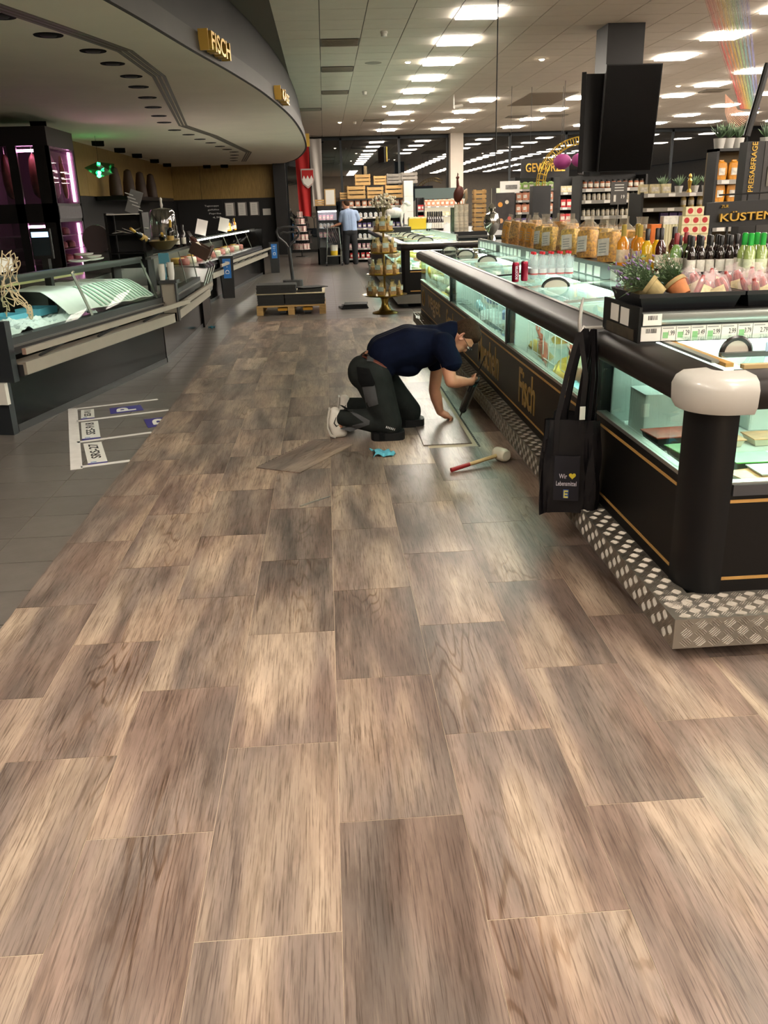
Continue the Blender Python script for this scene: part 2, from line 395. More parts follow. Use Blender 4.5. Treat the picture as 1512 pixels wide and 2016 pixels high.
# wood clad wall behind the cheese counter
wb = MB().box(-7, -1.72, 32.4, 32.6, 0, CZ).top('wall_back', DARKWALL, kind='structure')
OAKPANEL = pm('oak_panel', '#8d733f', .55, var=.22, vscale=5, vstretch=(9, 9, .8), rnd=.05)
xs = [-7, -4.32, -1.74]
for a, c in zip(xs, xs[1:]): MB().box(a + .006, c - .006, 32.36, 32.4, 1.95, 3.06).part('wall_panel', OAKPANEL, wb)
ws = MB().box(-5.5, -5.35, 18.6, 32.36, 0, 3.08).top('wall_side', DARKWALL, kind='structure')
y = 18.6
while y < 32.2:
    MB().box(-5.35, -5.31, y + .006, min(y + 2.3, 32.36) - .006, 1.95, 3.06).part('wall_panel', OAKPANEL, ws); y += 2.3
cl = MB().box(-1.72, -1.30, 32.0, 32.6, 0, 3.06).top('pillar_dark', pm('black_pillar', '#151416', .4), kind='structure')
# night window wall: dark glass between slim mullions
NIGHT = bpy.data.materials.new('night_glass'); NIGHT.use_nodes = True
q = NIGHT.node_tree.nodes['Principled BSDF']; q.inputs['Base Color'].default_value = (.004, .006, .008, 1); q.inputs['Roughness'].default_value = .0; q.inputs['IOR'].default_value = 2.1
MUL = pm('mullion', '#1c2226', .4, .3)
wn = MB().box(-1.3, 26, 32.98, 33.1, 0, CZ).top('window_1', pm('window_backing', '#050608', .5), kind='structure')
mx_ = [-1.3] + [AY(px, 330, 32.9).x for px in (672, 786)] + [4.8] + [AY(px, 330, 32.9).x for px in (1003, 1112)] + [9.9, AY(1322, 300, 32.9).x, AY(1470, 300, 32.9).x, 18.5, 21, 26]
for a, c in zip(mx_, mx_[1:]):
    MB().box(a + .03, c - .03, 32.90, 32.94, .1, CZ - .08).part('pane', NIGHT, wn)
    MB().box(a - .04, a + .04, 32.86, 32.97, 0, CZ - .02).part('mullion', MUL, wn)
MB().box(-1.3, 26, 32.86, 32.97, CZ - .1, CZ - .002).part('head_rail', MUL, wn)
MB().box(4.58, 5.04, 32.3, 32.8, 0, CZ).top('pillar_white', pm('white_paint', '#c9bfb2', .7, var=.03), kind='structure')
# --- curved counter canopy
SZ = 3.05
edge = smooth_curve([(-4.0, .0), (-2.9, 2.0), (-2.2, 4.0), (-1.75, 6.0), (-1.53, 7.3), (-1.39, 8.2), (-1.21, 9.5), (-.95, 11.2), (-.70, 13.3), (-.455, 16.8), (-.36, 21.4), (-.44, 25.3), (-.80, 29.5), (-1.25, 31.8)], 6) + [Vector((-1.74, 32.34))]
edge = [(p.x, p.y) for p in edge]
cn = MB(); cn.prism([(-7, 32.34), (-7, -1.5)] + edge, SZ, SZ + .04)
can = cn.top('ceiling_canopy', pm('canopy_underside', '#f3e8d5', .8, var=.03, vscale=1.5), kind='structure', loc=(-3, 16, SZ))
FAS = pm('fascia_charcoal', '#2d2a28', .6, spec=.25, var=.12, vscale=2); FASB = pm('fascia_band', '#45413d', .6, spec=.25, var=.1, vscale=2)
MB().path([(-.10, SZ + .20), (-.04, SZ + .20), (-.12, CZ), (-.18, CZ)], edge).part('fascia', FAS, can, smooth=True)
MB().path([(-.03, SZ - .006), (.014, SZ - .006), (-.006, SZ + .20), (-.08, SZ + .20)], edge).part('fascia_band', FASB, can, smooth=True)
SLOT = pm('slot_trim', '#6f675c', .5, .2)
trk = [(-2.6, 6.6), (-2.38, 7.51), (-2.16, 8.31), (-1.87, 9.45), (-1.85, 11.15), (-2.52, 17.26), (-2.26, 19.68), (-2.0, 25.5), (-2.55, 30.1)]
for off in (-.06, 0, .06):
    MB().path([(off - .02, SZ - .008), (off + .02, SZ - .008), (off + .02, SZ + .002), (off - .02, SZ + .002)], trk).part('slot_rail', SLOT, can)
# ================================================================ CEILING FITTINGS
WHITEMETAL = pm('white_metal', '#d8d2c8', .4)
DIFF = lamp('panel_diffuser', '#fff3e4', PANEL_LIGHT)
ORD = ['first', 'second', 'third', 'fourth', 'fifth', 'sixth', 'seventh', 'eighth', 'ninth', 'tenth', 'eleventh', 'twelfth', 'thirteenth', 'fourteenth', 'fifteenth', 'sixteenth', 'seventeenth', 'eighteenth', 'nineteenth', 'twentieth']
lt = thing('ceiling_light', 'square', 'ceiling light', (0, 0, CZ))
f = MB(); hx_, hy_ = CX / 2 - .006, CY / 2 - .006
for a in ((-hx_, hx_, -hy_, -hy_ + .016), (-hx_, hx_, hy_ - .016, hy_), (-hx_, -hx_ + .016, -hy_ + .016, hy_ - .016), (hx_ - .016, hx_, -hy_ + .016, hy_ - .016)): f.box(*a, -.006, .02)
f.part('frame', WHITEMETAL, lt, world=False)
MB().box(-hx_ + .016, hx_ - .016, -hy_ + .016, hy_ - .016, -.028, .01).part('diffuser', DIFF, lt, world=False)
ss = []
rowname = {}
for c in spots:
    x, y = CX0 + (c[0] + .5) * CX, CY0 + (c[1] + .5) * CY
    rn = {-2: 'row', -1: 'row', 2: 'row above the aisle', 4: 'short second row', 6: 'row by the black screens', 8: 'row beyond the black screens', 11: 'fourth row from the aisle', 12: 'fifth row from the aisle', 13: 'fifth row from the aisle', 15: 'row farthest from the aisle'}[int(x + .05)]
    k = lightY.index(min(lightY, key=lambda q: abs(q - y))) - 9
    ss.append(((x, y, CZ), 0, 'bright ceiling panel light, %s from the top in the %s' % (ORD[k], rn) if k >= 0 else 'square ceiling panel light above and behind the camera'))
many(lt, ss, group='square ceiling panel lights')
for o in list(COL.objects):
    if o.name.startswith('ceiling_light') and o.type == 'EMPTY': o['group'] = 'square ceiling panel lights'
vt = thing('ceiling_vent', 'square slotted air vent set in the ceiling tiles', 'vent', (0, 0, CZ))
MB().box(-hx_, hx_, -hy_, hy_, .004, .02).part('backing', pm('vent_dark', '#7d7468', .7), vt, world=False)
for i in range(7):
    MB().obox((0, -hy_ + .06 + i * .085, -.004), (CX - .05, .05, .006), rx=.5).part('slat', pm('vent_slat', '#b9b0a2', .6), vt, world=False)
many(vt, [((CX0 + (c[0] + .5) * CX, CY0 + (c[1] + .5) * CY, CZ), 0, 'slotted air vent in the ceiling, ' + l) for c, l in zip(vents, ('first beside the canopy', 'second beside the canopy', 'third beside the canopy', 'fourth beside the canopy', 'at the end of the aisle lights', 'near the brown ceiling panel', 'beyond the brown ceiling panel', 'near the thread curtain'))], group='ceiling air vents')
dt = thing('smoke_detector', 'white round smoke detector on a short ceiling mount', 'smoke detector')
MB().lathe([(.05, 0), (.055, -.02), (.05, -.03)][::-1], n=16).part('base', WHITEMETAL, dt, True, False)
MB().lathe([(.02, -.07), (.042, -.065), (.046, -.03)], n=16).part('sensor_head', WHITEMETAL, dt, True, False)
many(dt, [((x, y, CZ), 0, 'white round smoke detector on the ceiling, %s along the aisle' % l) for x, y, l in ((.98, 13.67, 'first'), (1.0, 20.3, 'second'), (1.02, 27.2, 'third'))], group='smoke detectors')
sp = thing('ceiling_spot', 'small round lit ceiling spotlight', 'spotlight')
MB().lathe([(.055, -.012), (.075, 0)], n=16).part('trim_ring', WHITEMETAL, sp, True, False)
MB().lathe([(.001, -.03), (.03, -.028), (.05, -.012)], n=14).part('bulb', lamp('spot_bulb', '#ffe2b8', 25), sp, True, False)
many(sp, [((x, y, CZ), 0, 'small lit round ceiling spotlight ' + l) for x, y, l in ((1.58, 16.4, 'left of the aisle panel lights'), (1.62, 23.2, 'farther back beside the aisle panel lights'), (3.94, 16.4, 'in the middle of the white ceiling'), (.58, 27.2, 'above the man by the shelf'), (2.72, 27.1, 'near the far end of the aisle lights'), (8.04, 20.5, 'right of the black screens'), (9.05, 24.7, 'close behind the black screens'))], group='ceiling spotlights')
MB().lathe([(.14, -.004), (.15, 0)], (.98, 16.48, CZ), 20).top('ceiling_speaker', pm('speaker_grille', '#9a9083', .7), 'flat round grey loudspeaker grille in the ceiling', 'loudspeaker')
MB().box(4.86, 6.0, 21.25, 23.85, CZ - .012, CZ - .001).top('ceiling_panel', pm('brown_panel', '#8a7a68', .7), 'large brownish square panel let into the white ceiling', 'ceiling panel')
# security camera hanging on a small bracket
cmr = thing('security_camera', 'small white security camera hanging from the ceiling', 'camera', (3.18, 21.3, CZ))
MB().tube([(3.1, 21.3, CZ), (3.1, 21.3, CZ - .22), (3.16, 21.3, CZ - .26)], .012).part('bracket', WHITEMETAL, cmr)
MB().cyl((3.1, 21.25, CZ - .26), (3.3, 21.35, CZ - .22), .04).part('body', WHITEMETAL, cmr)
# downlights in the canopy (switched off)
DLB = pm('downlight_black', '#0b0a09', .8, spec=.1); DLR = pm('downlight_ring', '#2b2724', .6, .2)
DLL = ['round black unlit downlight under the cream canopy, %s along the curved line' % q for q in ORD]
dl = thing('recessed_downlight', 'round black unlit downlight in the cream counter canopy', 'downlight')
MB().lathe([(.125, -.006), (.13, .002)], n=20).part('trim_ring', DLB, dl, True, False)
MB().lathe([(.03, -.014), (.065, -.012), (.075, -.005)], n=16).part('reflector', DLR, dl, True, False)
many(dl, [((x, y, SZ), 0, DLL[i]) for i, (x, y) in enumerate(((-2.49, 7.81), (-2.35, 8.6), (-2.17, 9.42), (-2.16, 10.19), (-2.16, 11.11), (-2.26, 12.01), (-2.36, 13.09), (-2.5, 14.26), (-2.64, 15.5), (-2.75, 16.61), (-2.82, 18.15), (-2.72, 19.27), (-2.66, 20.53), (-2.56, 21.65), (-2.49, 22.89), (-2.44, 24.07), (-2.37, 25.17), (-2.5, 26.6), (-2.66, 28.0), (-2.8, 29.4)))], group='downlights under the counter canopy')
# wedge shaped wall washers near the wood wall
ww = MB().prism([(-.13, -.1), (.13, -.1), (.13, .1), (-.02, .1)], -.10, 0)
ww = ww.top('track_spotlight', DLB, 'black wedge shaped spotlight under the canopy by the wood wall', 'spotlight', 'wedge spotlights by the wood wall', loc=(0, 0, 0))
KIDS[ww.name] = []
many(ww, [((x, y, SZ), .3, 'black wedge spotlight under the canopy, %s along the wood wall' % ORD[i]) for i, (x, y) in enumerate(((-4.75, 15.98), (-4.85, 20.36), (-4.9, 22.67), (-4.95, 24.93), (-5.0, 27.67), (-5.05, 30.11), (-4.0, 31.9), (-3.4, 31.9)))], group='wedge spotlights by the wood wall')
# ================================================================ RIGHT: FREEZER ISLANDS
def text_fit(txt, c, right, up, W, H, mat, parent, depth=.004, name='lettering', bold=0., world=True):
    """lettering scaled to fill W x H, centred on c"""
    me = text_mesh(txt, 1., .1, bold=bold); xs = [v.co.x for v in me.vertices]; ys = [v.co.y for v in me.vertices]
    if not xs: return None
    sx, sy = W / max(1e-6, max(xs) - min(xs)), H / max(1e-6, max(ys) - min(ys))
    me.transform(Matrix.Diagonal((sx, sy, depth / .1, 1)) @ Matrix.Translation((-(max(xs) + min(xs)) / 2, -(max(ys) + min(ys)) / 2, 0)))
    me.transform(frame_m(c, right, up))
    if world: me.transform(Matrix.Translation(-ORG[parent.name]))
    me.materials.clear(); me.materials.append(mat); o = bpy.data.objects.new(name, me); COL.objects.link(o); o.parent = parent; ORG[o.name] = ORG[parent.name]; return o
BLK = pm('black_panel', '#0b0909', .42, var=.1, vscale=3, spec=.25); BRN = pm('brown_black_panel', '#17110d', .4, var=.12, vscale=2, spec=.3)
RAILM = pm('bumper_rubber', '#191310', .45, var=.06, spec=.25); ALU = pm('brushed_aluminium', '#b9b7b0', .3, .85, var=.08, vscale=3, vstretch=(1, .1, 1))
GOLD = pm('gold_print', '#b08f4e', .35, .5); GOLDLINE = pm('gold_line', '#b98f50', .45, .2)
PLATE = pm('tread_plate', '#8a857c', .4, .75, var=.08, vscale=5); RIB = pm('tread_rib', '#948d83', .48, .9)
TOE = pm('toe_recess', '#0c0b0b', .7); LINER = pm('freezer_liner', '#d5dedb', .4, var=.03); FGLASS = glass('freezer_glass', '#eefaf5', .05)
LIDGL = glass('lid_glass', '#f2faf6', .09); FRAMEAL = pm('glass_frame', '#aeb5b0', .3, .7); COOL = lamp('freezer_tube', '#e2fbea', 22.0)
WIRE = pm('white_wire', '#e6e8e4', .4)
KX, PXF, Y0, Y1 = 1.135, 1.247, 2.72, 11.65
def tread(b, face, a0, a1, h0, h1, fixed, pitch=.05):
    """diamond lozenges of five ribs; face 'x': plane X=fixed (a=Y,h=Z); 'z': plane Z=fixed (a=Y,h=X); 'y': plane Y=fixed (a=X,h=Z); 'w': plane Z (a=X,h=Y)"""
    n = max(1, int((a1 - a0) / pitch)); rows = max(1, round((h1 - h0) / (pitch * .75)))
    for i in range(n):
        for r in range(rows):
            ca = a0 + (i + .5) * pitch; ch = h0 + (r + .5) * (h1 - h0) / rows; s = 1 if (i + r) % 2 else -1
            for k in (-2, -1, 0, 1, 2):
                dx, dy = .7071, .7071 * s; nx, ny = -dy, dx; L, wd, t = .0185, .0020, .0024
                if abs(k) == 2: L *= .9
                oa, oh = ca + nx * k * .0074, ch + ny * k * .0074
                pts = [(oa - dx * L - nx * wd, oh - dy * L - ny * wd), (oa + dx * L - nx * wd, oh + dy * L - ny * wd), (oa + dx * L + nx * wd, oh + dy * L + ny * wd), (oa - dx * L + nx * wd, oh - dy * L + ny * wd), (oa - dx * L * .7, oh - dy * L * .7), (oa + dx * L * .7, oh + dy * L * .7)]
                pts = [(max(a0, min(a1, p)), max(h0, min(h1, q))) for p, q in pts]
                T = [0, 0, 0, 0, t, t]
                if face == 'x': vs = [(fixed - e, p, q) for (p, q), e in zip(pts, T)]
                elif face == 'z': vs = [(q, p, fixed + e) for (p, q), e in zip(pts, T)]
                elif face == 'y': vs = [(p, fixed - e, q) for (p, q), e in zip(pts, T)]
                else: vs = [(p, q, fixed + e) for (p, q), e in zip(pts, T)]
                b.add(vs, [(0, 1, 5, 4), (2, 3, 4, 5), (1, 2, 5), (3, 0, 4)])
    return b
RAILPROF = [(-.005, .872), (.045, .876), (.062, .900), (.064, .935), (.050, .962), (.02, .978), (-.10, .985), (-.115, .96), (-.115, .885)]
def railprof(): return [(-p, q) for p, q in RAILPROF]
# ---------------------------------------------------------------- long freezer
fz = thing('island_freezer', 'long dark brown chest freezer with gold lettering beside the kneeling man', 'freezer', (1.6, 7.7, 0))
YF = 3.88
MB().box(1.30, 2.02, YF, Y1 - .05, 0, .12).part('toe_base', TOE, fz)
sk = MB().box(KX, PXF + .01, YF, Y1 - .02, .07, .183).part('step_skirt', PLATE, fz)
tb = MB(); tread(tb, 'x', YF, Y1 - .05, .076, .180, KX); tread(tb, 'z', YF, Y1 - .05, KX + .004, PXF - .004, .183)
tb.part('tread_ribs', RIB, sk, kind='stuff')
bd = MB().box(PXF, PXF + .05, YF, Y1, .12, .60)
bd.box(PXF, 2.02, Y1 - .05, Y1, .12, .60).box(PXF + .05, 2.02, YF, Y1 - .05, .12, .16)
bd.part('body', BRN, fz)
for z in (.235, .557):
    MB().box(PXF - .0025, PXF, YF, Y1 - .02, z - .006, z + .006).part('gold_line', GOLDLINE, fz)
MB().box(PXF - .004, PXF + .04, YF, Y1, .596, .612).part('glass_sill', ALU, fz)
for ya, yb in ((YF + .04, 5.95), (6.0, 8.78), (8.83, Y1 - .03)):
    MB().box(PXF + .006, PXF + .012, ya, yb, .612, .872).part('pane', FGLASS, fz)
    fr = MB().box(PXF + .002, PXF + .02, ya, ya + .03, .612, .872).part('pane_frame', FRAMEAL, fz)
for y in (5.975, 8.805): MB().box(PXF - .006, PXF + .05, y - .025, y + .025, .60, .875).part('mullion', BLK, fz)
MB().box(PXF + .006, 2.0, Y1 - .012, Y1 - .006, .612, .872).part('pane', FGLASS, fz)
MB().path(railprof(), [(PXF, YF), (PXF, Y1 - .06), (PXF + .02, Y1 - .015), (PXF + .06, Y1), (2.05, Y1)]).part('bumper_rail', RAILM, fz, smooth=True)
MB().box(PXF + .10, PXF + .128, YF, Y1 - .1, .962, .990).part('rail_trim', ALU, fz)
# liner and tubes
ln = MB(); ln.box(PXF + .06, 2.02, YF + .03, Y1 - .06, .38, .40).box(2.0, 2.02, YF + .03, Y1 - .06, .40, .94)
for y in (YF + .02, 5.97, 8.8, Y1 - .08): ln.box(PXF + .06, 2.0, y, y + .012, .40, .86)
ln.part('liner', LINER, fz)
for ya, yb in ((YF + .06, 5.9), (6.05, 8.75), (8.9, Y1 - .1)):
    MB().cyl((PXF + .075, ya, .862), (PXF + .075, yb, .862), .012, n=8).part('light_tube', COOL, fz)
    MB().cyl((1.975, ya, .935), (1.975, yb, .935), .012, n=8).part('light_tube', COOL, fz)
# sliding lids
ly = [YF + .02, 5.0, 6.05, 7.05, 8.05, 9.1, 10.25, Y1 - .08]
for i, (a, c) in enumerate(zip(ly, ly[1:])):
    z = .972 + (.010 if i % 2 else 0)
    ld = MB().add([(PXF + .13, a, z), (2.0, a, z + .03), (2.0, c + .02, z + .03), (PXF + .13, c + .02, z), (PXF + .13, a, z + .006), (2.0, a, z + .036), (2.0, c + .02, z + .036), (PXF + .13, c + .02, z + .006)], [(0, 1, 2, 3), (7, 6, 5, 4), (0, 4, 5, 1), (1, 5, 6, 2), (2, 6, 7, 3), (3, 7, 4, 0)]).part('sliding_lid', LIDGL, fz)
    MB().sweep([(0, 0), (.02, 0), (.02, .014), (0, .014)], (PXF + .13, a, z), (2.0, a, z + .03)).part('lid_edge', ALU if i % 3 else BLK, ld)
HANDB = pm('handle_black', '#14110f', .35); HANDW = pm('handle_pale', '#b9b3a6', .5)
def half_moon(c, r=.085, h=.052, th=.02):
    """grip: pale half disc under a dark arched bar, standing across the lid"""
    p = [(c[0] + r * math.cos(t), c[2] + h * math.sin(t)) for t in [PI * k / 10 for k in range(11)]]
    b = MB(); n = len(p); vs = [(x, c[1] - th / 2, z) for x, z in p] + [(x, c[1] + th / 2, z) for x, z in p]
    b.add(vs, [tuple(range(n))[::-1], tuple(range(n, 2 * n))] + [(i, (i + 1) % n, n + (i + 1) % n, n + i) for i in range(n)])
    a = MB().tube([(c[0] + (r + .004) * math.cos(t), c[1] - .004, c[2] + (h + .004) * math.sin(t)) for t in [PI * k / 12 for k in range(13)]], .011, 6)
    return b, a
for x, y in ((1.55, 11.0), (1.57, 9.86), (1.59, 8.62), (1.54, 5.81)):
    b, a = half_moon((x, y, 1.0)); hb = b.part('lid_grip', HANDW, fz); a.part('grip_bar', HANDB, hb, smooth=True)
# gold words on the front
def front_word(txt, y0, y1, z0, z1): return text_fit(txt, (PXF - .002, (y0 + y1) / 2, (z0 + z1) / 2), *FACE_AISLE_L, abs(y1 - y0), z1 - z0, GOLD, fz, bold=.008)
pa, pb = AX(1022, 770, PXF), AX(1053, 790, PXF); front_word('Fisch', pa.y, pb.y, .285, .52)
pa, pb = AX(942, 700, PXF), AX(982, 730, PXF); front_word('Muscheln', pa.y, pb.y, .285, .52)
pa, pb = AX(879, 630, PXF), AX(897, 640, PXF); front_word('Garnelen', pa.y, pb.y, .29, .51)
pa, pb = AX(843, 590, PXF), AX(867, 610, PXF); front_word('veget', pa.y, pb.y, .28, .52)
MB().tube([(PXF - .002, 11.3 + .12 * math.cos(t), .40 + .10 * math.sin(t)) for t in [2 * PI * k / 20 for k in range(20)]], .008, 5, True).part('ring_mark', GOLD, fz)
# middle shelf with price strip
SHZ = 1.085
ms_ = thing('island_shelf', 'long grey shelf along the middle of the freezer carrying pasta bags and bottles', 'shelf', (2.45, 8, 1.02))
MB().box(2.03, 3.55, 4.75, Y1 - .1, 1.04, SHZ).part('shelf_board', pm('shelf_grey', '#4b4a47', .5), ms_)
MB().box(2.0, 2.03, 4.75, Y1 - .1, 1.0, SHZ + .03).part('price_rail', pm('price_rail', '#3c3b39', .3, .3), ms_)
MB().box(2.06, 3.5, 4.9, Y1 - .3, 0, 1.04).part('plinth', BLK, ms_)
PAPER = pm('white_paper', '#d9d6cf', .7)
for i, y in enumerate([5.55 + .19 * k for k in range(31)]):
    if i % 7 == 3: continue
    MB().box(1.996, 2.0, y, y + .13, 1.015, 1.085).part('price_card', PAPER, ms_)
# ---------------------------------------------------------------- head chiller with rounded corner
hd = thing('head_chiller', 'black open-topped chiller at the end of the freezer with white bumper corner', 'chiller', (2.2, 3.3, 0))
XR = 3.3
MB().box(1.33, XR, 2.85, YF - .01, 0, .12).part('toe_base', TOE, hd)
sk = MB().box(KX, PXF + .012, 2.53, YF - .002, .07, .183).box(PXF + .012, XR, 2.53, Y0 + .012, .07, .183).part('step_skirt', PLATE, hd)
tb = MB(); tread(tb, 'x', 2.54, YF - .01, .076, .180, KX); tread(tb, 'z', 2.62, YF - .01, KX + .004, PXF - .004, .183)
tread(tb, 'y', KX + .02, XR - 1.2, .076, .180, 2.53); tread(tb, 'w', KX + .02, XR - 1.2, 2.536, 2.716, .183)
tb.part('tread_ribs', RIB, sk, kind='stuff')
bd = MB(); bd.prism([(PXF, YF - .004), (PXF, 2.86), (PXF + .05, 2.86), (PXF + .05, YF - .004)], .183, .60)
bd.box(1.365, XR, Y0 + .004, Y0 + .05, .183, .585).part('front_panel', BLK, hd)
cp = [(PXF - .004, 2.87), (PXF - .002, 2.82), (1.262, 2.765), (1.295, 2.722), (1.33, 2.710), (1.372, 2.712), (1.372, 2.78), (1.33, 2.80), (1.30, 2.87)]
MB().prism(cp, .183, .88).part('corner_post', pm('post_black', '#0a0b0d', .35, spec=.3), hd, smooth=True)
for z in (.235, .557):
    MB().box(PXF - .0025, PXF, 2.88, YF - .02, z - .006, z + .006).part('gold_line', GOLDLINE, hd)
for z in (.238, .535): MB().box(1.378, XR, Y0 + .0015, Y0 + .004, z - .006, z + .006).part('gold_line', GOLDLINE, hd)
MB().box(1.378, XR, Y0 - .012, Y0 + .05, .56, .60).part('ledge', pm('ledge_grey', '#3a3a3d', .4), hd)
MB().box(PXF - .004, PXF + .04, 2.87, YF - .01, .596, .612).part('glass_sill', ALU, hd)
MB().box(1.372, XR, Y0 + .002, Y0 + .04, .596, .606).part('glass_sill', ALU, hd)
MB().box(PXF + .006, PXF + .012, 2.88, YF - .04, .612, .872).part('pane', FGLASS, hd)
MB().box(1.378, XR, Y0 + .010, Y0 + .016, .606, .872).part('pane', FGLASS, hd)
MB().box(PXF - .004, PXF + .06, YF - .035, YF + .03, .60, .875).part('mullion', BLK, hd)
MB().path(railprof()[::1], [(PXF, YF - .002), (PXF, 2.82)][::-1]).part('bumper_rail', RAILM, hd, smooth=True)
MB().path(railprof(), [(1.385, Y0), (XR, Y0)][::-1]).part('bumper_rail', RAILM, hd, smooth=True)
arc = [(PXF, 2.845)] + [(1.335 - .088 * math.cos(t), 2.808 - .088 * math.sin(t)) for t in [PI / 2 * k / 8 for k in range(9)]] + [(1.40, Y0)]
capp = [(-.01, .855), (.050, .860), (.066, .888), (.069, .945), (.056, .972), (.03, .988), (-.05, .992), (-.068, .97), (-.068, .88)]
MB().path([(-p, q) for p, q in capp], arc[::-1]).part('bumper_corner', pm('bumper_white', '#aeaba4', .3, coat=.2), hd, smooth=True)
MB().box(PXF + .115, PXF + .145, 2.95, YF, .985, .995).part('rail_trim', ALU, hd)
MB().box(PXF + .145, PXF + .175, 2.9, YF - .35, .978, .992).part('gold_trim', GOLDLINE, hd)
ln = MB(); ln.box(PXF + .06, XR, Y0 + .05, YF - .03, .54, .56).box(PXF + .06, XR, YF - .05, YF - .03, .56, .97)
ln.part('liner', LINER, hd)
MB().cyl((PXF + .12, YF - .10, .94), (XR, YF - .10, .94), .014, n=8).part('light_tube', COOL, hd)
MB().cyl((PXF + .08, Y0 + .09, .862), (XR, Y0 + .09, .862), .012, n=8).part('light_tube', COOL, hd)
# sloping front lid
l1 = MB().add([(1.43, 2.86, .985), (XR, 2.86, .985), (XR, 3.46, 1.01), (1.43, 3.46, 1.01), (1.43, 2.86, .991), (XR, 2.86, .991), (XR, 3.46, 1.016), (1.43, 3.46, 1.016)], [(0, 1, 2, 3), (7, 6, 5, 4), (0, 4, 5, 1), (1, 5, 6, 2), (2, 6, 7, 3), (3, 7, 4, 0)]).part('sliding_lid', LIDGL, hd)
MB().box(1.43, XR, 3.02, 3.045, .99, 1.006).part('lid_edge', pm('lid_profile', '#5b605e', .3, .6), l1)
MB().box(1.43, XR, 2.84, 2.87, .98, .995).part('lid_edge', pm('lid_wood', '#b39b6c', .5), l1)
b, a = half_moon((1.50, 3.06, 1.0), .05, .05, .02); hb = b.part('lid_grip', HANDW, hd); a.part('grip_bar', HANDB, hb, smooth=True)
# ---------------------------------------------------------------- shelf bridging the head chiller
sb = thing('bridge_shelf', 'low black shelf with price labels across the chiller holding sausage trays', 'shelf', (1.9, 3.6, 1.0))
MB().box(1.262, XR, 3.43, 3.86, 1.095, 1.115).part('shelf_board', BLK, sb)
MB().box(1.25, 1.262, 3.40, 3.86, .992, 1.135).part('end_panel', BLK, sb)
MB().box(1.262, XR, 3.42, 3.44, .99, 1.115).part('backing', pm('rail_dark', '#2c2b2a', .4), sb)
MB().sweep([(0, 0), (.012, .004), (.018, .025), (.012, .048), (0, .052)], (1.268, 3.42, 1.060), (XR, 3.42, 1.060)).part('rounded_rail', pm('satin_rail', '#8f9490', .25, .7), sb, smooth=True)
MB().box(1.268, XR, 3.414, 3.42, .996, 1.056).part('label_rail', pm('label_rail', '#c2c4bf', .35, .3), sb)
INK = pm('black_ink', '#191919', .7); GREENL = pm('label_green', '#7fb27a', .7)
def price_label(x0, x1, txt, green, z0=.998, z1=1.054, y=3.412):
    p = MB().box(x0, x1, y - .0015, y, z0, z1).part('price_label', PAPER, sb)
    if txt: text_fit(txt, (x1 - (x1 - x0) * .30, y - .002, (z0 + z1) / 2 + .002), *FACE_CAM, (x1 - x0) * .46, .020, INK, p, .0006)
    if green: MB().box(x0 + .006, x0 + .028, y - .0025, y - .0016, z0 + .010, z1 - .022).part('green_badge', GREENL, p)
    MB().box(x0 + .004, x0 + .05, y - .0025, y - .0016, z1 - .008, z1 - .004).part('small_print', pm('grey_ink', '#8c8c8a', .7), p)
x = 1.352
for t, gr, wd in (('1.99', 1, .062), ('1.29', 1, .062), ('3.49', 1, .064), ('2.99', 1, .064), ('2.99', 0, .068), ('3.79', 1, .064), ('2.79', 0, .07), ('', 1, .064)):
    price_label(x, x + wd - .003, t, gr); x += wd
def barcode(x0, x1, z0, z1, y):
    p = MB().box(x0, x1, y - .0015, y, z0, z1).part('price_label', PAPER, sb)
    rr = random.Random(int(z0 * 1e4)); bx = x0 + .02; k = MB()
    while bx < x1 - .02:
        wv = rr.choice((.0012, .0022, .003)); k.box(bx, bx + wv, y - .0022, y - .0016, z1 - .024, z1 - .006); bx += wv + rr.choice((.0015, .002, .003))
    k.part('bar_code', INK, p)
barcode(1.268, 1.345, 1.062, 1.108, 3.402); barcode(1.266, 1.348, .998, 1.054, 3.412)
for (y, z) in ((3.70, 1.085), (3.57, 1.082)):
    MB().box(1.2475, 1.25, y - .05, y + .05, z - .035, z + .035).part('side_label', PAPER, sb)
MB().box(1.2475, 1.25, 3.45, 3.80, .996, 1.040).part('side_print', pm('side_print', '#3b3328', .6, var=.5, vscale=20), sb)
# ================================================================ GOODS ON THE FREEZER ISLAND
CLEARF = film('clear_film', '#f3ead6', .15, .12); MILKF = film('milky_film', '#e9e4da', .45, .2)
def pillow(w, d, h, frill=.05, seed=0, lean=0.):
    """filled bag standing up: rounded body with gathered, open neck"""
    rr = random.Random(seed); ph = [rr.uniform(0, 6.28) for _ in range(4)]
    def fn(u, v):
        a = 2 * PI * u; ca, sa = math.cos(a), math.sin(a)
        ex = math.copysign(abs(ca) ** .55, ca); ey = math.copysign(abs(sa) ** .55, sa)
        if v < .72: z = h * v / .72; k = .90 + .12 * math.sin(PI * min(1, v / .72 * .9 + .05))
        else:
            t = (v - .72) / .28; z = h + frill * t; k = 1 - .62 * math.sin(PI * min(t * .8, .5)) + .25 * max(0, t - .5)
        wob = 1 + .05 * math.sin(3 * a + ph[0] + 4 * v) + (.25 * max(0, v - .8) * math.sin(9 * a + ph[1])) * 2
        dd = d * (1 if v < .72 else max(.25, 1 - 2.4 * (v - .72)))
        return (w / 2 * ex * k * wob, dd / 2 * ey * k * wob + lean * z, z)
    return fn
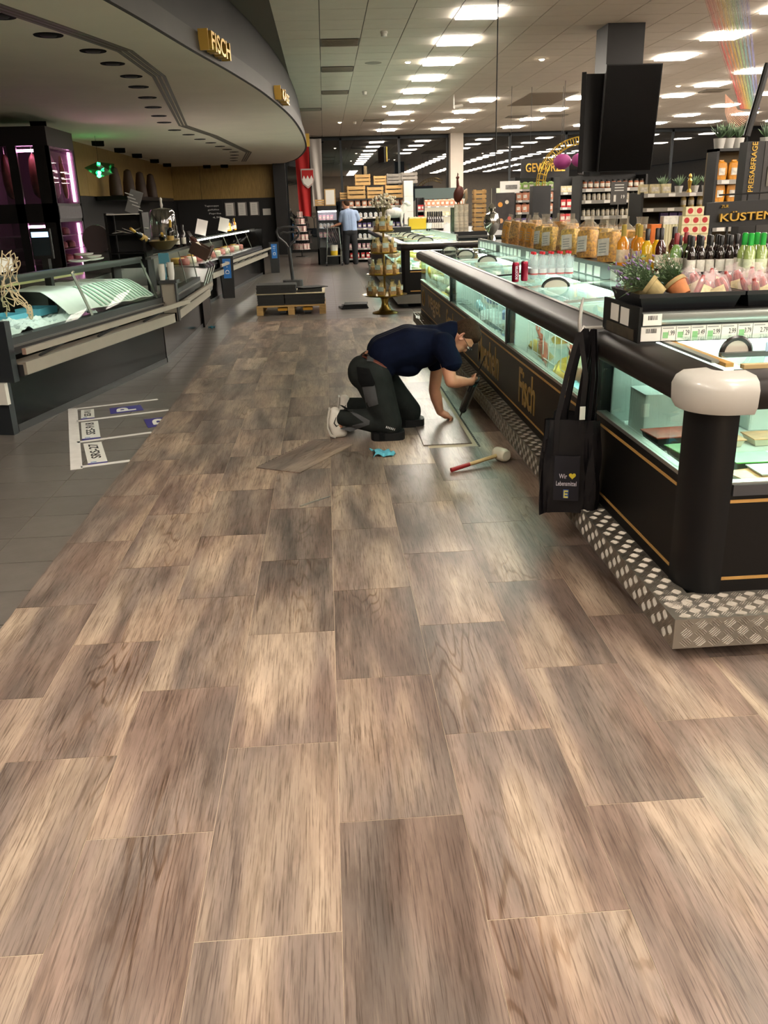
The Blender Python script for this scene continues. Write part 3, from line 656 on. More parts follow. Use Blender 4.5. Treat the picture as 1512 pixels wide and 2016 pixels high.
def pasta_bag(name, label, col, w=.15, d=.10, h=.2, frill=.07, seed=1, card=True, cardcol=None):
    t = thing(name, label, 'pasta bag')
    P = pm('pasta_' + col, col, .55, var=.55, vscale=55, bump=1., bscale=80)
    b = MB().grid(lambda u, v: tuple(Vector(pillow(w, d, h, 0, seed)(u, v * .71)) * .97 + Vector((0, 0, .003))), 20, 9, True)
    n = 20; o = len(b.v) - n; b.f += [tuple(range(n))[::-1], tuple(range(o, o + n))]; b.m += [0, 0]
    b.part('pasta', P, t, True, False)
    MB().grid(pillow(w, d, h, frill, seed), 28, 14, True).part('film', CLEARF, t, True, False)
    if card:
        c = MB().sheet(lambda u, v: (w * (-.32 + .64 * u), -d / 2 * 1.035 - .002 + .006 * (2 * u - 1) ** 2, h * (.22 + .55 * v)), 5, 4, .002, (0, 1, 0)).part('label_card', pm('pasta_card' + (cardcol or ''), cardcol or '#d8d0c4', .7, var=.12, vscale=30), t, True, False)
        for k in range(4): MB().box(-w * .2, w * .2, -d / 2 * 1.035 - .0045, -d / 2 * 1.035 - .003, h * (.32 + .09 * k), h * (.345 + .09 * k)).part('print_line', pm('grey_ink', '#8c8c8a', .7), c, False, False)
    return t
pk = [pasta_bag('pasta_bag', 'x', '#dd9a22', .17, .11, .20, .08, 1), pasta_bag('pasta_bag', 'x', '#cf9228', .13, .10, .22, .07, 2, True, '#d08a34'),
      pasta_bag('pasta_bag', 'x', '#d2a838', .15, .10, .20, .07, 3), pasta_bag('pasta_bag', 'x', '#c08426', .13, .09, .23, .06, 4, False)]
for q in pk: proto(q)
front = [(2.16, 6.62, 0, 'clear bag of golden ribbon pasta with large white label beside the orange bottles', -1.15), (2.17, 7.22, 0, 'clear bag of yellow pasta with big white label, second from the bottles', -1.2), (2.15, 7.66, 2, 'narrow clear pasta bag with white side label between two wider bags', -.9),
         (2.17, 8.0, 3, 'clear bag of fine brown noodles without label on the freezer shelf', -1.3), (2.16, 8.42, 2, 'clear bag of short pale pasta in the middle of the pasta row', -1.1), (2.17, 8.82, 2, 'clear pasta bag with crumpled film behind the water bottles', -1.3),
         (2.16, 9.22, 1, 'pasta bag with orange paper band, nearest of three banded bags', -1.1), (2.18, 9.62, 1, 'pasta bag with orange paper band, middle of three banded bags', -1.3), (2.16, 10.05, 3, 'tall brown noodle bag standing before the glass figure', -1.0), (2.15, 10.42, 1, 'pasta bag with orange paper band at the far end of the row', -1.2)]
used = set()
def put(pr, loc, rz, lab, group=None, sc_=None, rot=None):
    if pr.name not in used:
        used.add(pr.name); pr.location = loc; pr.rotation_euler = rot or (0, 0, rz); pr['label'] = lab
        if group: pr['group'] = group
        if sc_: pr.scale = (sc_,) * 3
        return pr
    return dup(pr, loc, rz, lab, group, sc_, rot)
for x, y, k, lab, rz in front: put(pk[k], (x, y, SHZ + .004), rz, lab, sc_=1.14, rot=(-.10, .10 * ((k % 2) * 2 - 1), rz))
for i, (x, y, k, z) in enumerate([(2.36, 6.9, 0, 0), (2.36, 7.4, 2, 0), (2.38, 7.9, 0, 0), (2.36, 8.4, 1, 0), (2.38, 8.9, 3, 0), (2.36, 9.4, 0, 0), (2.37, 9.9, 3, 0), (2.36, 6.5, 0, 0)]):
    put(pk[k], (x, y, SHZ + z), -1.2 + .2 * (i % 3), 'clear pasta bag standing in the rear row of the freezer shelf', 'rear row of pasta bags', 1.2)
# --- bottles
def bottle(name, label, glasscol, h=.26, r=.033, neck=.013, cap='#151312', capl=.07, band=None, labelcol='#d9d2c4', rough=.08, group=None, shoulder=.58, liquid=True, cat='bottle', labz=(.12, .42)):
    t = thing(name, label, cat, group=group)
    G_ = pm('bottle_' + glasscol, glasscol, rough, coat=.6, spec=.7)
    MB().lathe([(r * .85, 0), (r, .006), (r, h * shoulder), (r * .8, h * (shoulder + .06)), (neck * 1.3, h * (shoulder + .13)), (neck, h * (shoulder + .17)), (neck, h - .004), (neck * .7, h)], n=14).part('glass', G_, t, True, False)
    MB().lathe([(neck * 1.12, h - capl), (neck * 1.15, h - .002), (neck * .9, h + .003)], n=12).part('capsule', pm('capsule_' + cap, cap, .35), t, True, False)
    if labelcol: MB().lathe([(r * 1.02, h * labz[0]), (r * 1.025, h * labz[0] + .001), (r * 1.025, h * labz[1]), (r * 1.02, h * labz[1] + .001)], n=14).part('label', pm('btl_label_' + labelcol, labelcol, .7, var=.15, vscale=60), t, True, False)
    return t
SY = 1
bo = bottle('liqueur_bottle', 'x', '#d88a22', .29, .043, .016, '#a08a3c', .09, labelcol='#dcc6a8'); proto(bo)
for i, (x, y, l) in enumerate(((2.13, 6.22, 'orange liqueur bottle with gold neck foil right beside the pasta bags'), (2.17, 6.0, 'orange liqueur bottle with gold neck foil, second along the shelf edge'), (2.26, 6.3, 'orange liqueur bottle with gold foil standing behind two others'))): put(bo, (x, y, SHZ), 0, l)
by_ = bottle('juice_bottle', 'x', '#d9a914', .27, .036, .014, '#17130f', .075, labelcol='#c9a53a'); proto(by_)
for x, y, l in ((2.15, 5.80, 'yellow liqueur bottle with tall black capsule in front of its twin'), (2.24, 5.86, 'yellow liqueur bottle with tall black capsule, behind its twin')): put(by_, (x, y, SHZ), 0, l)
br_ = bottle('red_bottle', 'x', '#3a0f0d', .28, .034, .014, '#17100f', .07, labelcol='#cfc4b0'); proto(br_)
for x, y, l in ((2.16, 5.58, 'dark red bottle with pale label between yellow and green bottles'), (2.30, 5.72, 'amber red bottle with black capsule before the orange carton')): put(br_, (x, y, SHZ), 0, l)
bg0 = bottle('green_bottle', 'x', '#6f8f4e', .25, .036, .014, '#7d1f22', .065, labelcol='#d6cbb4'); proto(bg0)
for x, y, l in ((2.21, 5.45, 'green glass bottle with dark red capsule above the lavender pots'), (2.30, 5.52, 'green glass bottle with dark red capsule, second in the row')): put(bg0, (x, y, SHZ), 0, l)
bd_ = bottle('wine_bottle', 'x', '#1a0f0d', .235, .027, .012, '#0e0c0c', .055, labelcol='#d7d2c6'); proto(bd_)
rr = random.Random(3)
for j in range(3):
    for i in range(14):
        x = 2.24 + i * .060 + (j % 2) * .03; y = 5.28 + j * .09 + rr.uniform(-.01, .01)
        if x > 3.15 or (x > 2.50 and x < 2.92 and j == 0): continue
        put(bd_, (x, y, SHZ), rr.uniform(0, 6), 'small dark wine bottle with black cap and white label in the packed row', 'packed dark wine bottles')
bgr = bottle('green_cap_bottle', 'x', '#8fa05a', .25, .034, .0145, '#1f9a35', .09, labelcol='#c9cfae'); proto(bgr)
for i in range(4): put(bgr, (2.52 + (i % 2) * .075, 5.10 + (i // 2) * .08, SHZ), 0, 'pale green bottle with bright green capsule among dark bottles', 'green capped bottles')
bpk = bottle('rose_bottle', 'x', '#6b3420', .25, .034, .0145, '#b46a6a', .08, labelcol='#cfae9a'); proto(bpk)
for i in range(6): put(bpk, (2.70 + (i % 3) * .075, 5.10 + (i // 3) * .08, SHZ), 0, 'amber bottle with pink capsule beside the green capped bottles', 'pink capped bottles')
# --- cartons behind the bottles
CREAM = pm('carton_cream', '#d9cfa6', .65, var=.05); REDDOT = pm('red_print', '#b3282a', .6)
ct = thing('carton', 'x', 'carton')
MB().box(-.031, .031, -.03, .03, 0, .060).part('body', CREAM, ct, False, False)
MB().cyl((0, -.0315, .033), (0, -.0302, .033), .019, n=18).part('red_disc', REDDOT, ct, False, False)
MB().box(-.031, .031, -.0308, -.0302, .0, .008).part('print_band', pm('carton_band', '#b8ad80', .6), ct, False, False)
sp_ = []
for z in range(4):
    for i in range(3 if z < 3 else 2): sp_.append(((2.47 + i * .0635 + (.02 if z == 3 else 0), 5.98, SHZ + .16 + z * .0605), 0))
bs = MB().box(2.43, 2.64, 5.94, 6.04, SHZ, SHZ + .159).top('display_box', pm('display_box', '#c9bf9c', .7, var=.08), 'plain cream display box under the stacked cartons', 'box')
many(ct, sp_, 'cream carton printed with a red disc, stacked behind the wine bottles', 'stacked cream cartons')
MB().cbox(2.235, 2.31, 5.98, 6.06, SHZ, SHZ + .295, .006).top('orange_carton', pm('orange_card', '#cf6a1c', .5, var=.1), 'bright orange carton standing behind the red bottles', 'carton')
for i in range(5):
    MB().cbox(2.32 + i * .021, 2.339 + i * .021, 5.98, 6.05, SHZ, SHZ + .29, .003).top('slim_carton', pm('slim_card', '#cfc7a0', .6, var=.06), 'slim cream carton beside the orange one behind the bottles', 'carton', 'slim cream cartons')
MB().cbox(2.32, 2.425, 5.98, 6.05, SHZ + .291, SHZ + .345, .004).top('flat_carton', pm('flat_card', '#d9d6cc', .6, var=.2, vscale=30), 'flat white printed carton lying on the slim cream cartons', 'carton')
# --- black trays with plants and sausages
TR = pm('black_plastic', '#16171a', .3)
def tray(x0, x1, y0, y1, z, h, label):
    t = thing('display_tray', label, 'tray', ((x0 + x1) / 2, (y0 + y1) / 2, z))
    def ring(e, zz): return [(x0 - e, y0 - e, zz), (x1 + e, y0 - e, zz), (x1 + e, y1 + e, zz), (x0 - e, y1 + e, zz)]
    b = MB(); R = [ring(-.02, z), ring(.0, z + h), ring(.006, z + h + .003), ring(-.006, z + h), ring(-.026, z + .008)]
    for r in R: b.v += [Vector(p) for p in r]
    for k in range(4):
        for i in range(4): b.f.append((k * 4 + i, k * 4 + (i + 1) % 4, k * 4 + 4 + (i + 1) % 4, k * 4 + 4 + i)); b.m.append(0)
    b.f += [(3, 2, 1, 0), (16, 17, 18, 19)]; b.m += [0, 0]
    b.part('shell', TR, t); MB().box(x0 - .006, x1 + .006, y0 - .012, y0 - .005, z + h - .012, z + h + .004).part('rim', TR, t); return t
TZ = 1.116
tray(1.27, 1.70, 3.46, 3.83, TZ, .062, 'long black plastic tray with plant pots and sausages at the shelf end'); tray(1.72, 2.3, 3.46, 3.83, TZ, .062, 'second black plastic tray full of sausage bags along the shelf')
TERRA = pm('terracotta', '#a8683c', .8, var=.2, vscale=25); MOSSY = pm('pot_crust', '#8f7f55', .85, var=.25, vscale=30)
LEAFG = pm('lavender_leaf', '#66805c', .7, rnd=.15, var=.2, vscale=40); LAV = pm('lavender_flower', '#7d6691', .7, var=.2); WHITEF = pm('white_flower', '#dcdcd0', .7)
def pot_plant(loc, rot, seed, label, flower):
    rr = random.Random(seed); t = thing('potted_lavender', label, 'potted plant', loc); t.rotation_euler = rot; ORG[t.name] = Vector((0, 0, 0))
    MB().lathe([(.030, 0), (.042, .055), (.046, .056), (.047, .074), (.042, .074), (.038, .06)], n=18).part('pot', MOSSY if seed % 2 else TERRA, t, True, False)
    MB().lathe([(.047, .0715), (.048, .072), (.048, .058), (.0475, .057)][::-1], n=18).part('pot_rim', MOSSY, t, True, False)
    b = MB(); fl_ = MB()
    for i in range(95):
        a = rr.uniform(0, 6.28); e = rr.uniform(.1, .95); l = rr.uniform(.07, .16); p = Vector((rr.uniform(-.025, .025), rr.uniform(-.025, .025), .06))
        dv = Vector((math.cos(a) * e, math.sin(a) * e, 1)).normalized(); q = p + dv * l + Vector((0, 0, -.04 * e * e)); sd = dv.orthogonal().normalized() * .0022; m_ = p + dv * l * .5
        b.add([p - sd, p + sd, m_ + sd * 1.6, q, m_ - sd * 1.6], [(0, 1, 2, 4), (4, 2, 3)])
        for k in range(3):
            c = p + dv * l * rr.uniform(.4, .95); s2 = Vector((rr.uniform(-1, 1), rr.uniform(-1, 1), rr.uniform(0, 1))).normalized() * .022; n2 = s2.orthogonal().normalized() * .003
            b.add([c - n2, c + s2 * .5 + n2, c + s2, c + s2 * .5 - n2], [(0, 1, 2, 3)])
        if rr.random() < .35: fl_.ball(q, (.004, .004, .009 if flower else .005), 6, 4)
    b.part('foliage', LEAFG, t, False, False); fl_.part('blossom', LAV if flower else WHITEF, t, True, False, kind='stuff')
    return t
def aim(x, y, z): return tuple(Vector((x, y, z)).to_track_quat('Z', 'Y').to_euler())
pot_plant((1.375, 3.50, TZ + .055), aim(-.75, .35, .55), 1, 'tilted clay pot of lavender lying at the corner of the black tray', True)
pot_plant((1.470, 3.50, TZ + .050), aim(-.45, .55, .75), 2, 'tilted terracotta pot with white flowering herb, second in the tray', False)
pot_plant((1.34, 3.70, TZ + .012), (-.1, -.15, 1.2), 3, 'lavender pot standing behind the two tilted clay pots', True)
SAUS = pm('sausage_red', '#8f2f2c', .3, var=.4, vscale=60, coat=.4); NET = film('sausage_film', '#ecdcdc', .2, .12); KRAFT = pm('sausage_label', '#cfc19a', .7, var=.2, vscale=60)
sg = thing('sausage_bag', 'x', 'sausage bag')
rr = random.Random(9)
for i in range(4):
    p = [(-.03 + .02 * i + rr.uniform(-.006, .006), rr.uniform(-.012, .012), .014 + .014 * (i % 2)), (-.03 + .02 * i, rr.uniform(-.012, .012), .10 + rr.uniform(-.01, .012))]
    q = Vector(p[0]).lerp(Vector(p[1]), .5) + Vector((0, -.006, 0))
    MB().tube([p[0], Vector(p[0]).lerp(q, .5), q, q.lerp(Vector(p[1]), .5), p[1]], [.007, .0125, .013, .0125, .007], 8).part('sausage', SAUS, sg, True, False)
MB().grid(pillow(.105, .058, .10, .028, 5), 22, 11, True).part('film', NET, sg, True, False)
MB().sheet(lambda u, v: (-.026 + .052 * u, -.0305 - .004 * math.sin(PI * u), .022 + .05 * v), 6, 4, .0015, (0, 1, 0)).part('label_card', KRAFT, sg, True, False)
proto(sg)
k = 0
for j in range(2):
    for i in range(9):
        x = 1.55 + i * .088 + (j % 2) * .04 + rr.uniform(-.01, .01); y = 3.53 + j * .14
        if 1.66 < x < 1.745: x += .08 if x > 1.70 else -.02
        put(sg, (x, y, TZ + .012 + .015 * j), 0, 'clear bag of small red sausages with kraft label in the black tray', 'sausage bags in the trays', 1.0 + .12 * rr.random(), (rr.uniform(-.5, .2), rr.uniform(-.5, .5), rr.uniform(-.5, .5)))
# --- drinks left on the freezer lid
LZ = 1.002
def can(loc, label, txt):
    t = thing('drink_can', label, 'can', loc)
    MB().lathe([(.022, 0), (.0265, .008), (.0265, .125), (.024, .134), (.022, .138)], loc, 18).part('body', pm('can_red', '#8e1230', .25, .5, var=.1), t, True)
    MB().lathe([(.0225, .1385), (.0215, .141), (.019, .1385)], (loc[0], loc[1], loc[2]), 18).part('lid', ALU, t, True)
    if txt: text_fit(txt, (loc[0] + .002, loc[1] - .0275, loc[2] + .068), (0, 0, 1), (-1, 0, 0), .095, .017, pm('can_white', '#d9dbe4', .4), t, .002, bold=.02)
can((1.365, 6.28, LZ), 'tall red energy drink can with white lettering on the freezer lid', 'BOOSTER')
can((1.445, 6.34, LZ), 'tall red drink can inside clear wrap behind the lettered can', None)
wp = thing('water_pack', 'shrink-wrapped pack of clear water bottles with red caps on the freezer lid', 'water pack', (1.66, 6.5, LZ))
CLW = film('water_bottle', '#d5e6ea', .32, .1); REDC = pm('red_cap', '#c8202a', .4); WLAB = pm('water_label', '#dfe3e6', .5)
for j in range(2):
    for i in range(5):
        c = (1.54 + i * .066, 6.44 + j * .068, LZ)
        bt = MB().lathe([(.022, 0), (.03, .012), (.031, .09), (.027, .10), (.031, .11), (.030, .13), (.018, .158), (.011, .168), (.011, .180)], c, 14).part('bottle', CLW, wp, True)
        MB().lathe([(.0135, .178), (.0135, .194), (.012, .196)], c, 12).part('cap', REDC, bt, True)
        MB().lathe([(.0316, .030), (.0318, .031), (.0318, .075), (.0316, .076)], c, 14).part('label', WLAB, bt, True)
        MB().lathe([(.0321, .034), (.0322, .035), (.0322, .044), (.0321, .045)], c, 14).part('red_band', REDC, bt, True)
MB().cbox(1.505, 1.84, 6.405, 6.545, LZ + .001, LZ + .165, .03).part('wrap', film('shrink_wrap', '#e8eef0', .16, .1), wp)
# --- shopping bags hanging on the rail
NYL = pm('black_nylon', '#0f0d10', .5, spec=.25, var=.25, vscale=8, bump=.25, bscale=14); NYP = pm('pocket_nylon', '#1c1c23', .5, spec=.25, var=.1, bump=.2, bscale=20)
def shop_bag(name, label, cx, cy, rz, printed, z0=.155, w=.225, d=.075, h=.45, seed=0):
    t = thing(name, label, 'bag', (cx, cy, z0), rz); rr = random.Random(seed)
    def fn(u, v):
        a = 2 * PI * u; ca, sa = math.cos(a), math.sin(a); ex = math.copysign(abs(ca) ** .35, ca); ey = math.copysign(abs(sa) ** .35, sa)
        k = 1 + .10 * math.sin(PI * min(1, v * 1.1)) - .05 * v; fold = .010 * math.sin(5 * a + 3 * v + seed) * (1 - abs(2 * v - 1) * .3) + .006 * math.sin(11 * a - 6 * v)
        return (w / 2 * ex * k + fold * .6, (d / 2 * (1.15 - .6 * v)) * ey * k + fold, h * v - .012 * math.cos(2 * a) * (1 - v))
    b = MB().grid(fn, 40, 16, True); n = 40; b.f.append(tuple(range(n))[::-1]); b.m.append(0)
    b.part('body', NYL, t, True, False)
    for s in (-1, 1):
        y = s * d * .28; x = w * .24
        pts = [(-x, y - .004, h * .62), (-x, y, h), (-x * .75 + .02, y * .8, h + .2), (.02, y * .5, .83), (.03, y * .5, .845), (x * .8 + .02, y * .8, h + .2), (x, y, h), (x, y - .004, h * .62)]
        st = MB()
        for p, q in zip(pts, pts[1:]):
            p, q = Vector(p), Vector(q); sd = Vector((.011, 0, 0)); sd2 = Vector((0, .0015, 0))
            st.add([p - sd - sd2, p + sd - sd2, q + sd - sd2, q - sd - sd2, p - sd + sd2, p + sd + sd2, q + sd + sd2, q - sd + sd2], [(0, 1, 2, 3), (7, 6, 5, 4), (0, 4, 5, 1), (1, 5, 6, 2), (2, 6, 7, 3), (3, 7, 4, 0)])
        st.part('handle', NYL, t, False, False)
    if printed:
        yf = -d / 2 * 1.16 - .012
        pk_ = MB().sheet(lambda u, v: (-.058 + .116 * u, yf + .004 * v - .003 * math.sin(PI * u), .075 + .215 * v), 8, 8, .004, (0, -1, 0)).part('pocket', NYP, t, True, False)
        tilt = (0, .02, 1); W_ = pm('bag_print', '#d9d6e0', .6)
        text_fit('Wir', (-.016, yf - .004, .195), (1, 0, 0), tilt, .036, .022, W_, pk_, .001, world=False)
        hp = [(.016 * 16 * math.sin(t) ** 3 / 16, .016 * (13 * math.cos(t) - 5 * math.cos(2 * t) - 2 * math.cos(3 * t) - math.cos(4 * t)) / 16) for t in [2 * PI * k / 24 for k in range(24)]]
        hm = MB(); hm.v = [Vector((.026 + x, yf - .003, .197 + z)) for x, z in hp]; hm.f = [tuple(range(24))]; hm.m = [0]
        hm.v += [v + Vector((0, .008, 0)) for v in hm.v]; hm.f += [(i, 24 + i, 24 + (i + 1) % 24, (i + 1) % 24) for i in range(24)]; hm.m += [0] * 24
        hm.part('heart', pm('heart_yellow', '#c3b02c', .6), pk_, False, False)
        text_fit('Lebensmittel', (.0, yf - .005, .160), (1, 0, 0), tilt, .092, .022, W_, pk_, .001, world=False)
        e = MB().box(-.013, .013, yf - .005, yf + .002, .088, .130); e.part('emblem_field', pm('emblem_blue', '#2b4f8f', .6), pk_, False, False)
        e2 = MB(); 
        for q in ((-.010, -.005, .091, .127), (-.010, .010, .120, .127), (-.010, .008, .106, .112), (-.010, .010, .091, .098)): e2.box(q[0], q[1], yf - .008, yf - .005, q[2], q[3])
        e2.part('emblem_letter', pm('emblem_yellow', '#cfc76a', .6), pk_, False, False)
    return t
shop_bag('shopping_bag', 'black nylon shopping bag printed Wir Lebensmittel hanging in front of others', 1.075, 3.72, -.28, True, seed=1)
shop_bag('shopping_bag', 'plain black shopping bag hanging behind the printed one', 1.125, 3.80, -.6, False, .16, .2, .05, .46, 2)
shop_bag('shopping_bag', 'plain black shopping bag hanging closest to the chiller corner', 1.145, 3.72, -1.1, False, .17, .18, .04, .44, 3)
MB().box(1.10, 1.125, 3.645, 3.648, .62, .68).top('price_tag', PAPER, 'small white price tag hanging on the black shopping bags', 'price tag')
hk = thing('bag_hook', 'grey clip-on hook over the bumper rail holding shopping bags', 'hook', (1.2, 3.9, .95)); HKM = pm('hook_grey', '#a5a29b', .4, .3)
MB().box(1.165, 1.30, 3.84, 3.90, .992, 1.000).part('clip', HKM, hk); MB().tube([(1.17, 3.88, 1.0), (1.155, 3.86, .98), (1.14, 3.85, .955)], .010, 6).part('hook_arm', HKM, hk)
MB().tube([(1.15, 3.86, .96), (1.145, 3.87, 1.02), (1.155, 3.89, 1.09), (1.165, 3.9, 1.13)], [.010, .009, .008, .004], 6).part('hook_tongue', HKM, hk)
# --- chilled goods in the head unit
def ready_tray(name, label, c, w, d, h, base, lidc, rz=0, inset=True):
    t = thing(name, label, 'food tray', c, rz)
    p = [(-w / 2 + .012, -d / 2 + .012), (w / 2 - .012, -d / 2 + .012), (w / 2 - .012, d / 2 - .012), (-w / 2 + .012, d / 2 - .012)]; q = [(-w / 2, -d / 2), (w / 2, -d / 2), (w / 2, d / 2), (-w / 2, d / 2)]
    b = MB().add([(x, y, 0) for x, y in p] + [(x, y, h) for x, y in q], [(3, 2, 1, 0), (4, 5, 6, 7)] + [(i, (i + 1) % 4, 4 + (i + 1) % 4, 4 + i) for i in range(4)])
    b.part('tub', pm('tub_' + base, base, .4), t, False, False)
    MB().box(-w / 2 - .004, w / 2 + .004, -d / 2 - .004, d / 2 + .004, h, h + .004).part('lid_film', pm('lidc_' + lidc, lidc, .3, var=.25, vscale=18), t, False, False)
    return t
FZ = .562
r1 = ready_tray('ready_meal', 'x', (0, 0, 0), .17, .13, .05, '#20241f', '#c8503c'); r2 = ready_tray('ready_meal', 'x', (0, 0, 0), .17, .13, .045, '#1f3d20', '#4fae3a'); r3 = ready_tray('ready_meal', 'x', (0, 0, 0), .15, .12, .04, '#c9c2b4', '#cfd8d6')
r4 = ready_tray('ready_meal', 'x', (0, 0, 0), .16, .12, .03, '#d8c8b0', '#d59a6a')
for q in (r1, r2, r3, r4): proto(q)
put(r2, (1.42, 3.16, FZ), .1, 'food tray with bright green film behind the corner glass'); put(r1, (1.41, 3.36, FZ), .1, 'food tray with orange red film behind the green one', None, 1.15)
put(r2, (1.58, 3.0, FZ), 0, 'food tray with green film, second one along the front glass'); put(r3, (1.60, 2.86, FZ), 0, 'white lidded food tray close behind the front glass'); put(r4, (1.52, 2.84, FZ), .2, 'peach coloured food pack lying just behind the corner post')
for i in range(5): put(r3, (1.75 + .17 * i, 2.9 + .05 * (i % 2), FZ), 0, 'white lidded food tray in the front row of the chiller', 'white trays along the front glass')
for i in range(4): put(r4, (1.62 + .2 * i, 3.35, FZ), 0, 'flat pack with peach film in the back row of the chiller', 'peach packs in the chiller')
for i in range(3):
    MB().cbox(1.36 + i * .24, 1.56 + i * .24, 3.55, 3.75, FZ, FZ + .18, .01).top('chiller_box', pm('pale_box', '#cfd6d2', .5, var=.1), ('white storage box at the back of the chiller near the bags', 'white storage box in the back middle of the chiller', 'white storage box at the back of the chiller under the sausages')[i], 'box')
pc = MB().box(1.60, 1.70, 3.028, 3.032, .985, 1.04).top('shelf_price_card', pm('blue_card', '#9fb6cf', .6), 'pale blue price card reading 2.99 clipped to the chiller lid', 'price card')
text_fit('2.99', (1.665, 3.0275, 1.005), *FACE_CAM, .05, .02, INK, pc, .001)
# --- frozen goods behind the freezer glass
FC = {'teal': '#2f8f98', 'blue': '#3f6fa8', 'sky': '#8fc4d0', 'cream': '#d8cfae', 'yellow': '#cfae4a', 'red': '#b24a3e', 'white': '#cfdad8', 'salmon': '#c98a6a', 'green': '#6fa35f'}
fb = {}
for c, hx in FC.items():
    if c in ('red', 'green'): continue
    b = MB().grid(pillow(.20, .07, .17, .012, hash(c) % 7 if False else len(c)), 16, 8, True); n = 16; b.f += [tuple(range(n))[::-1], tuple(range(len(b.v) - n, len(b.v)))]; b.m += [0, 0]
    o = b.top('frozen_pack', pm('frozen_' + c, hx, .3, var=.35, vscale=22, rnd=.08), 'x', 'frozen food', loc=(0, 0, 0), smooth=True); KIDS[o.name] = []; fb[c] = o
rr = random.Random(5)
def fill(y0, y1, cols, zone, n, zlo=.40):
    for i in range(n):
        c = rr.choice(cols); lay = i % 3
        loc = (rr.uniform(1.42, 1.88), y0 + (y1 - y0) * ((i * .618) % 1), zlo + .02 + .12 * lay)
        put(fb[c], loc, 0, c + ' frozen food bag lying in the ' + zone, c + ' bags in the ' + zone, 1.0, (rr.uniform(-1.5, -.6) if lay else -1.45, rr.uniform(-.3, .3), rr.uniform(-1.7, 1.7)))
fill(4.1, 5.8, ['white', 'cream', 'sky', 'yellow'], 'near freezer section', 26)
fill(6.15, 8.65, ['teal', 'sky', 'white', 'blue', 'cream'], 'middle freezer section', 34)
fill(8.95, 11.4, ['cream', 'yellow', 'salmon', 'white'], 'far freezer section', 26)
# lobsters and a fish propped up against the near glass
LOB = pm('shellfish_red', '#b5563e', .35, var=.35, vscale=25); FISHP = pm('fish_pink', '#b98a72', .35, var=.3, vscale=12); FISHD = pm('fish_dark', '#3f4446', .35, var=.4, vscale=25)
def lobster(loc, rot, label, s=1.):
    t = thing('frozen_lobster', label, 'lobster', loc); t.rotation_euler = rot; t.scale = (s,) * 3; ORG[t.name] = Vector((0, 0, 0))
    MB().tube([(-.11, 0, 0), (-.07, 0, .008), (-.02, 0, .012), (.03, 0, .012), (.08, 0, .006)], [.012, .022, .026, .03, .012], 10).part('carapace', LOB, t, True, False)
    MB().add([(-.11, -.01, 0), (-.16, -.04, 0), (-.175, 0, .004), (-.16, .04, 0), (-.11, .01, 0), (-.13, 0, .012)], [(0, 1, 5), (1, 2, 5), (2, 3, 5), (3, 4, 5), (4, 0, 5), (4, 3, 2, 1, 0)]).part('tail_fan', LOB, t, True, False)
    for s_ in (-1, 1):
        MB().tube([(.05, s_ * .02, .01), (.09, s_ * .06, .01), (.13, s_ * .06, .012), (.175, s_ * .045, .012), (.20, s_ * .03, .012)], [.007, .009, .016, .018, .004], 8).part('claw', LOB, t, True, False)
        for k in range(3): MB().tube([(.02 - .03 * k, s_ * .02, .005), (.03 - .03 * k, s_ * .06, .018), (.02 - .035 * k, s_ * .085, -.005)], .003, 5).part('leg', LOB, t, True, False)
lobster((1.345, 5.35, .66), (1.2, -.5, 1.5), 'red frozen lobster leaning behind the freezer glass'); lobster((1.40, 4.85, .70), (1.1, .3, 1.2), 'red frozen lobster on top of the packs near the shopping bags', 1.1)
def fish(loc, rot, label, m, s=1.):
    t = thing('frozen_fish', label, 'fish', loc); t.rotation_euler = rot; t.scale = (s,) * 3; ORG[t.name] = Vector((0, 0, 0))
    o = MB().tube([(-.16, 0, 0), (-.12, 0, 0), (-.04, 0, 0), (.05, 0, 0), (.12, 0, 0), (.17, 0, 0)], [.008, .022, .045, .05, .038, .01], 12); o.xf(Matrix.Diagonal((1, .5, 1, 1))); o.part('body', m, t, True, False)
    MB().add([(-.15, -.004, 0), (-.22, 0, .05), (-.20, 0, 0), (-.22, 0, -.05), (-.15, .004, 0)], [(0, 1, 2), (0, 2, 3), (4, 2, 1), (4, 3, 2)]).part('tail_fin', m, t, False, False)
    MB().add([(-.02, -.003, .045), (.06, -.003, .05), (.0, 0, .08), (-.02, .003, .045), (.06, .003, .05)], [(0, 1, 2), (4, 3, 2), (0, 3, 4, 1)]).part('dorsal_fin', m, t, False, False)
fish((1.35, 4.55, .62), (0, .5, 1.5), 'pink whole frozen fish against the freezer glass', FISHP, 1.1); fish((1.38, 4.28, .68), (0, -.4, 1.4), 'dark whole frozen fish beside the shopping bags', FISHD, 1.1); fish((1.42, 4.35, .54), (0, .2, 1.6), 'large pale frozen fish lying low behind the glass', FISHP, 1.3)
def basket(y0, y1, x0, x1, label):
    t = thing('wire_basket', label, 'basket', ((x0 + x1) / 2, (y0 + y1) / 2, .405)); k = 0
    for z in (.44, .62, .80): MB().tube([(x0, y0, z), (x1, y0, z), (x1, y1, z), (x0, y1, z)], .004, 5, True).part('rim_wire', WIRE, t)
    n = int((y1 - y0) / .13)
    for i in range(n + 1):
        y = y0 + (y1 - y0) * i / n; MB().tube([(x0, y, .42), (x0, y, .80 + (.03 if i % 3 == 0 else 0))], .004, 5).part('upright_wire', WIRE, t)
basket(4.15, 5.7, 1.335, 1.93, 'white wire basket in the near freezer section'); basket(6.2, 8.6, 1.335, 1.93, 'white wire basket in the middle freezer section'); basket(9.0, 11.3, 1.335, 1.93, 'white wire basket in the far freezer section')
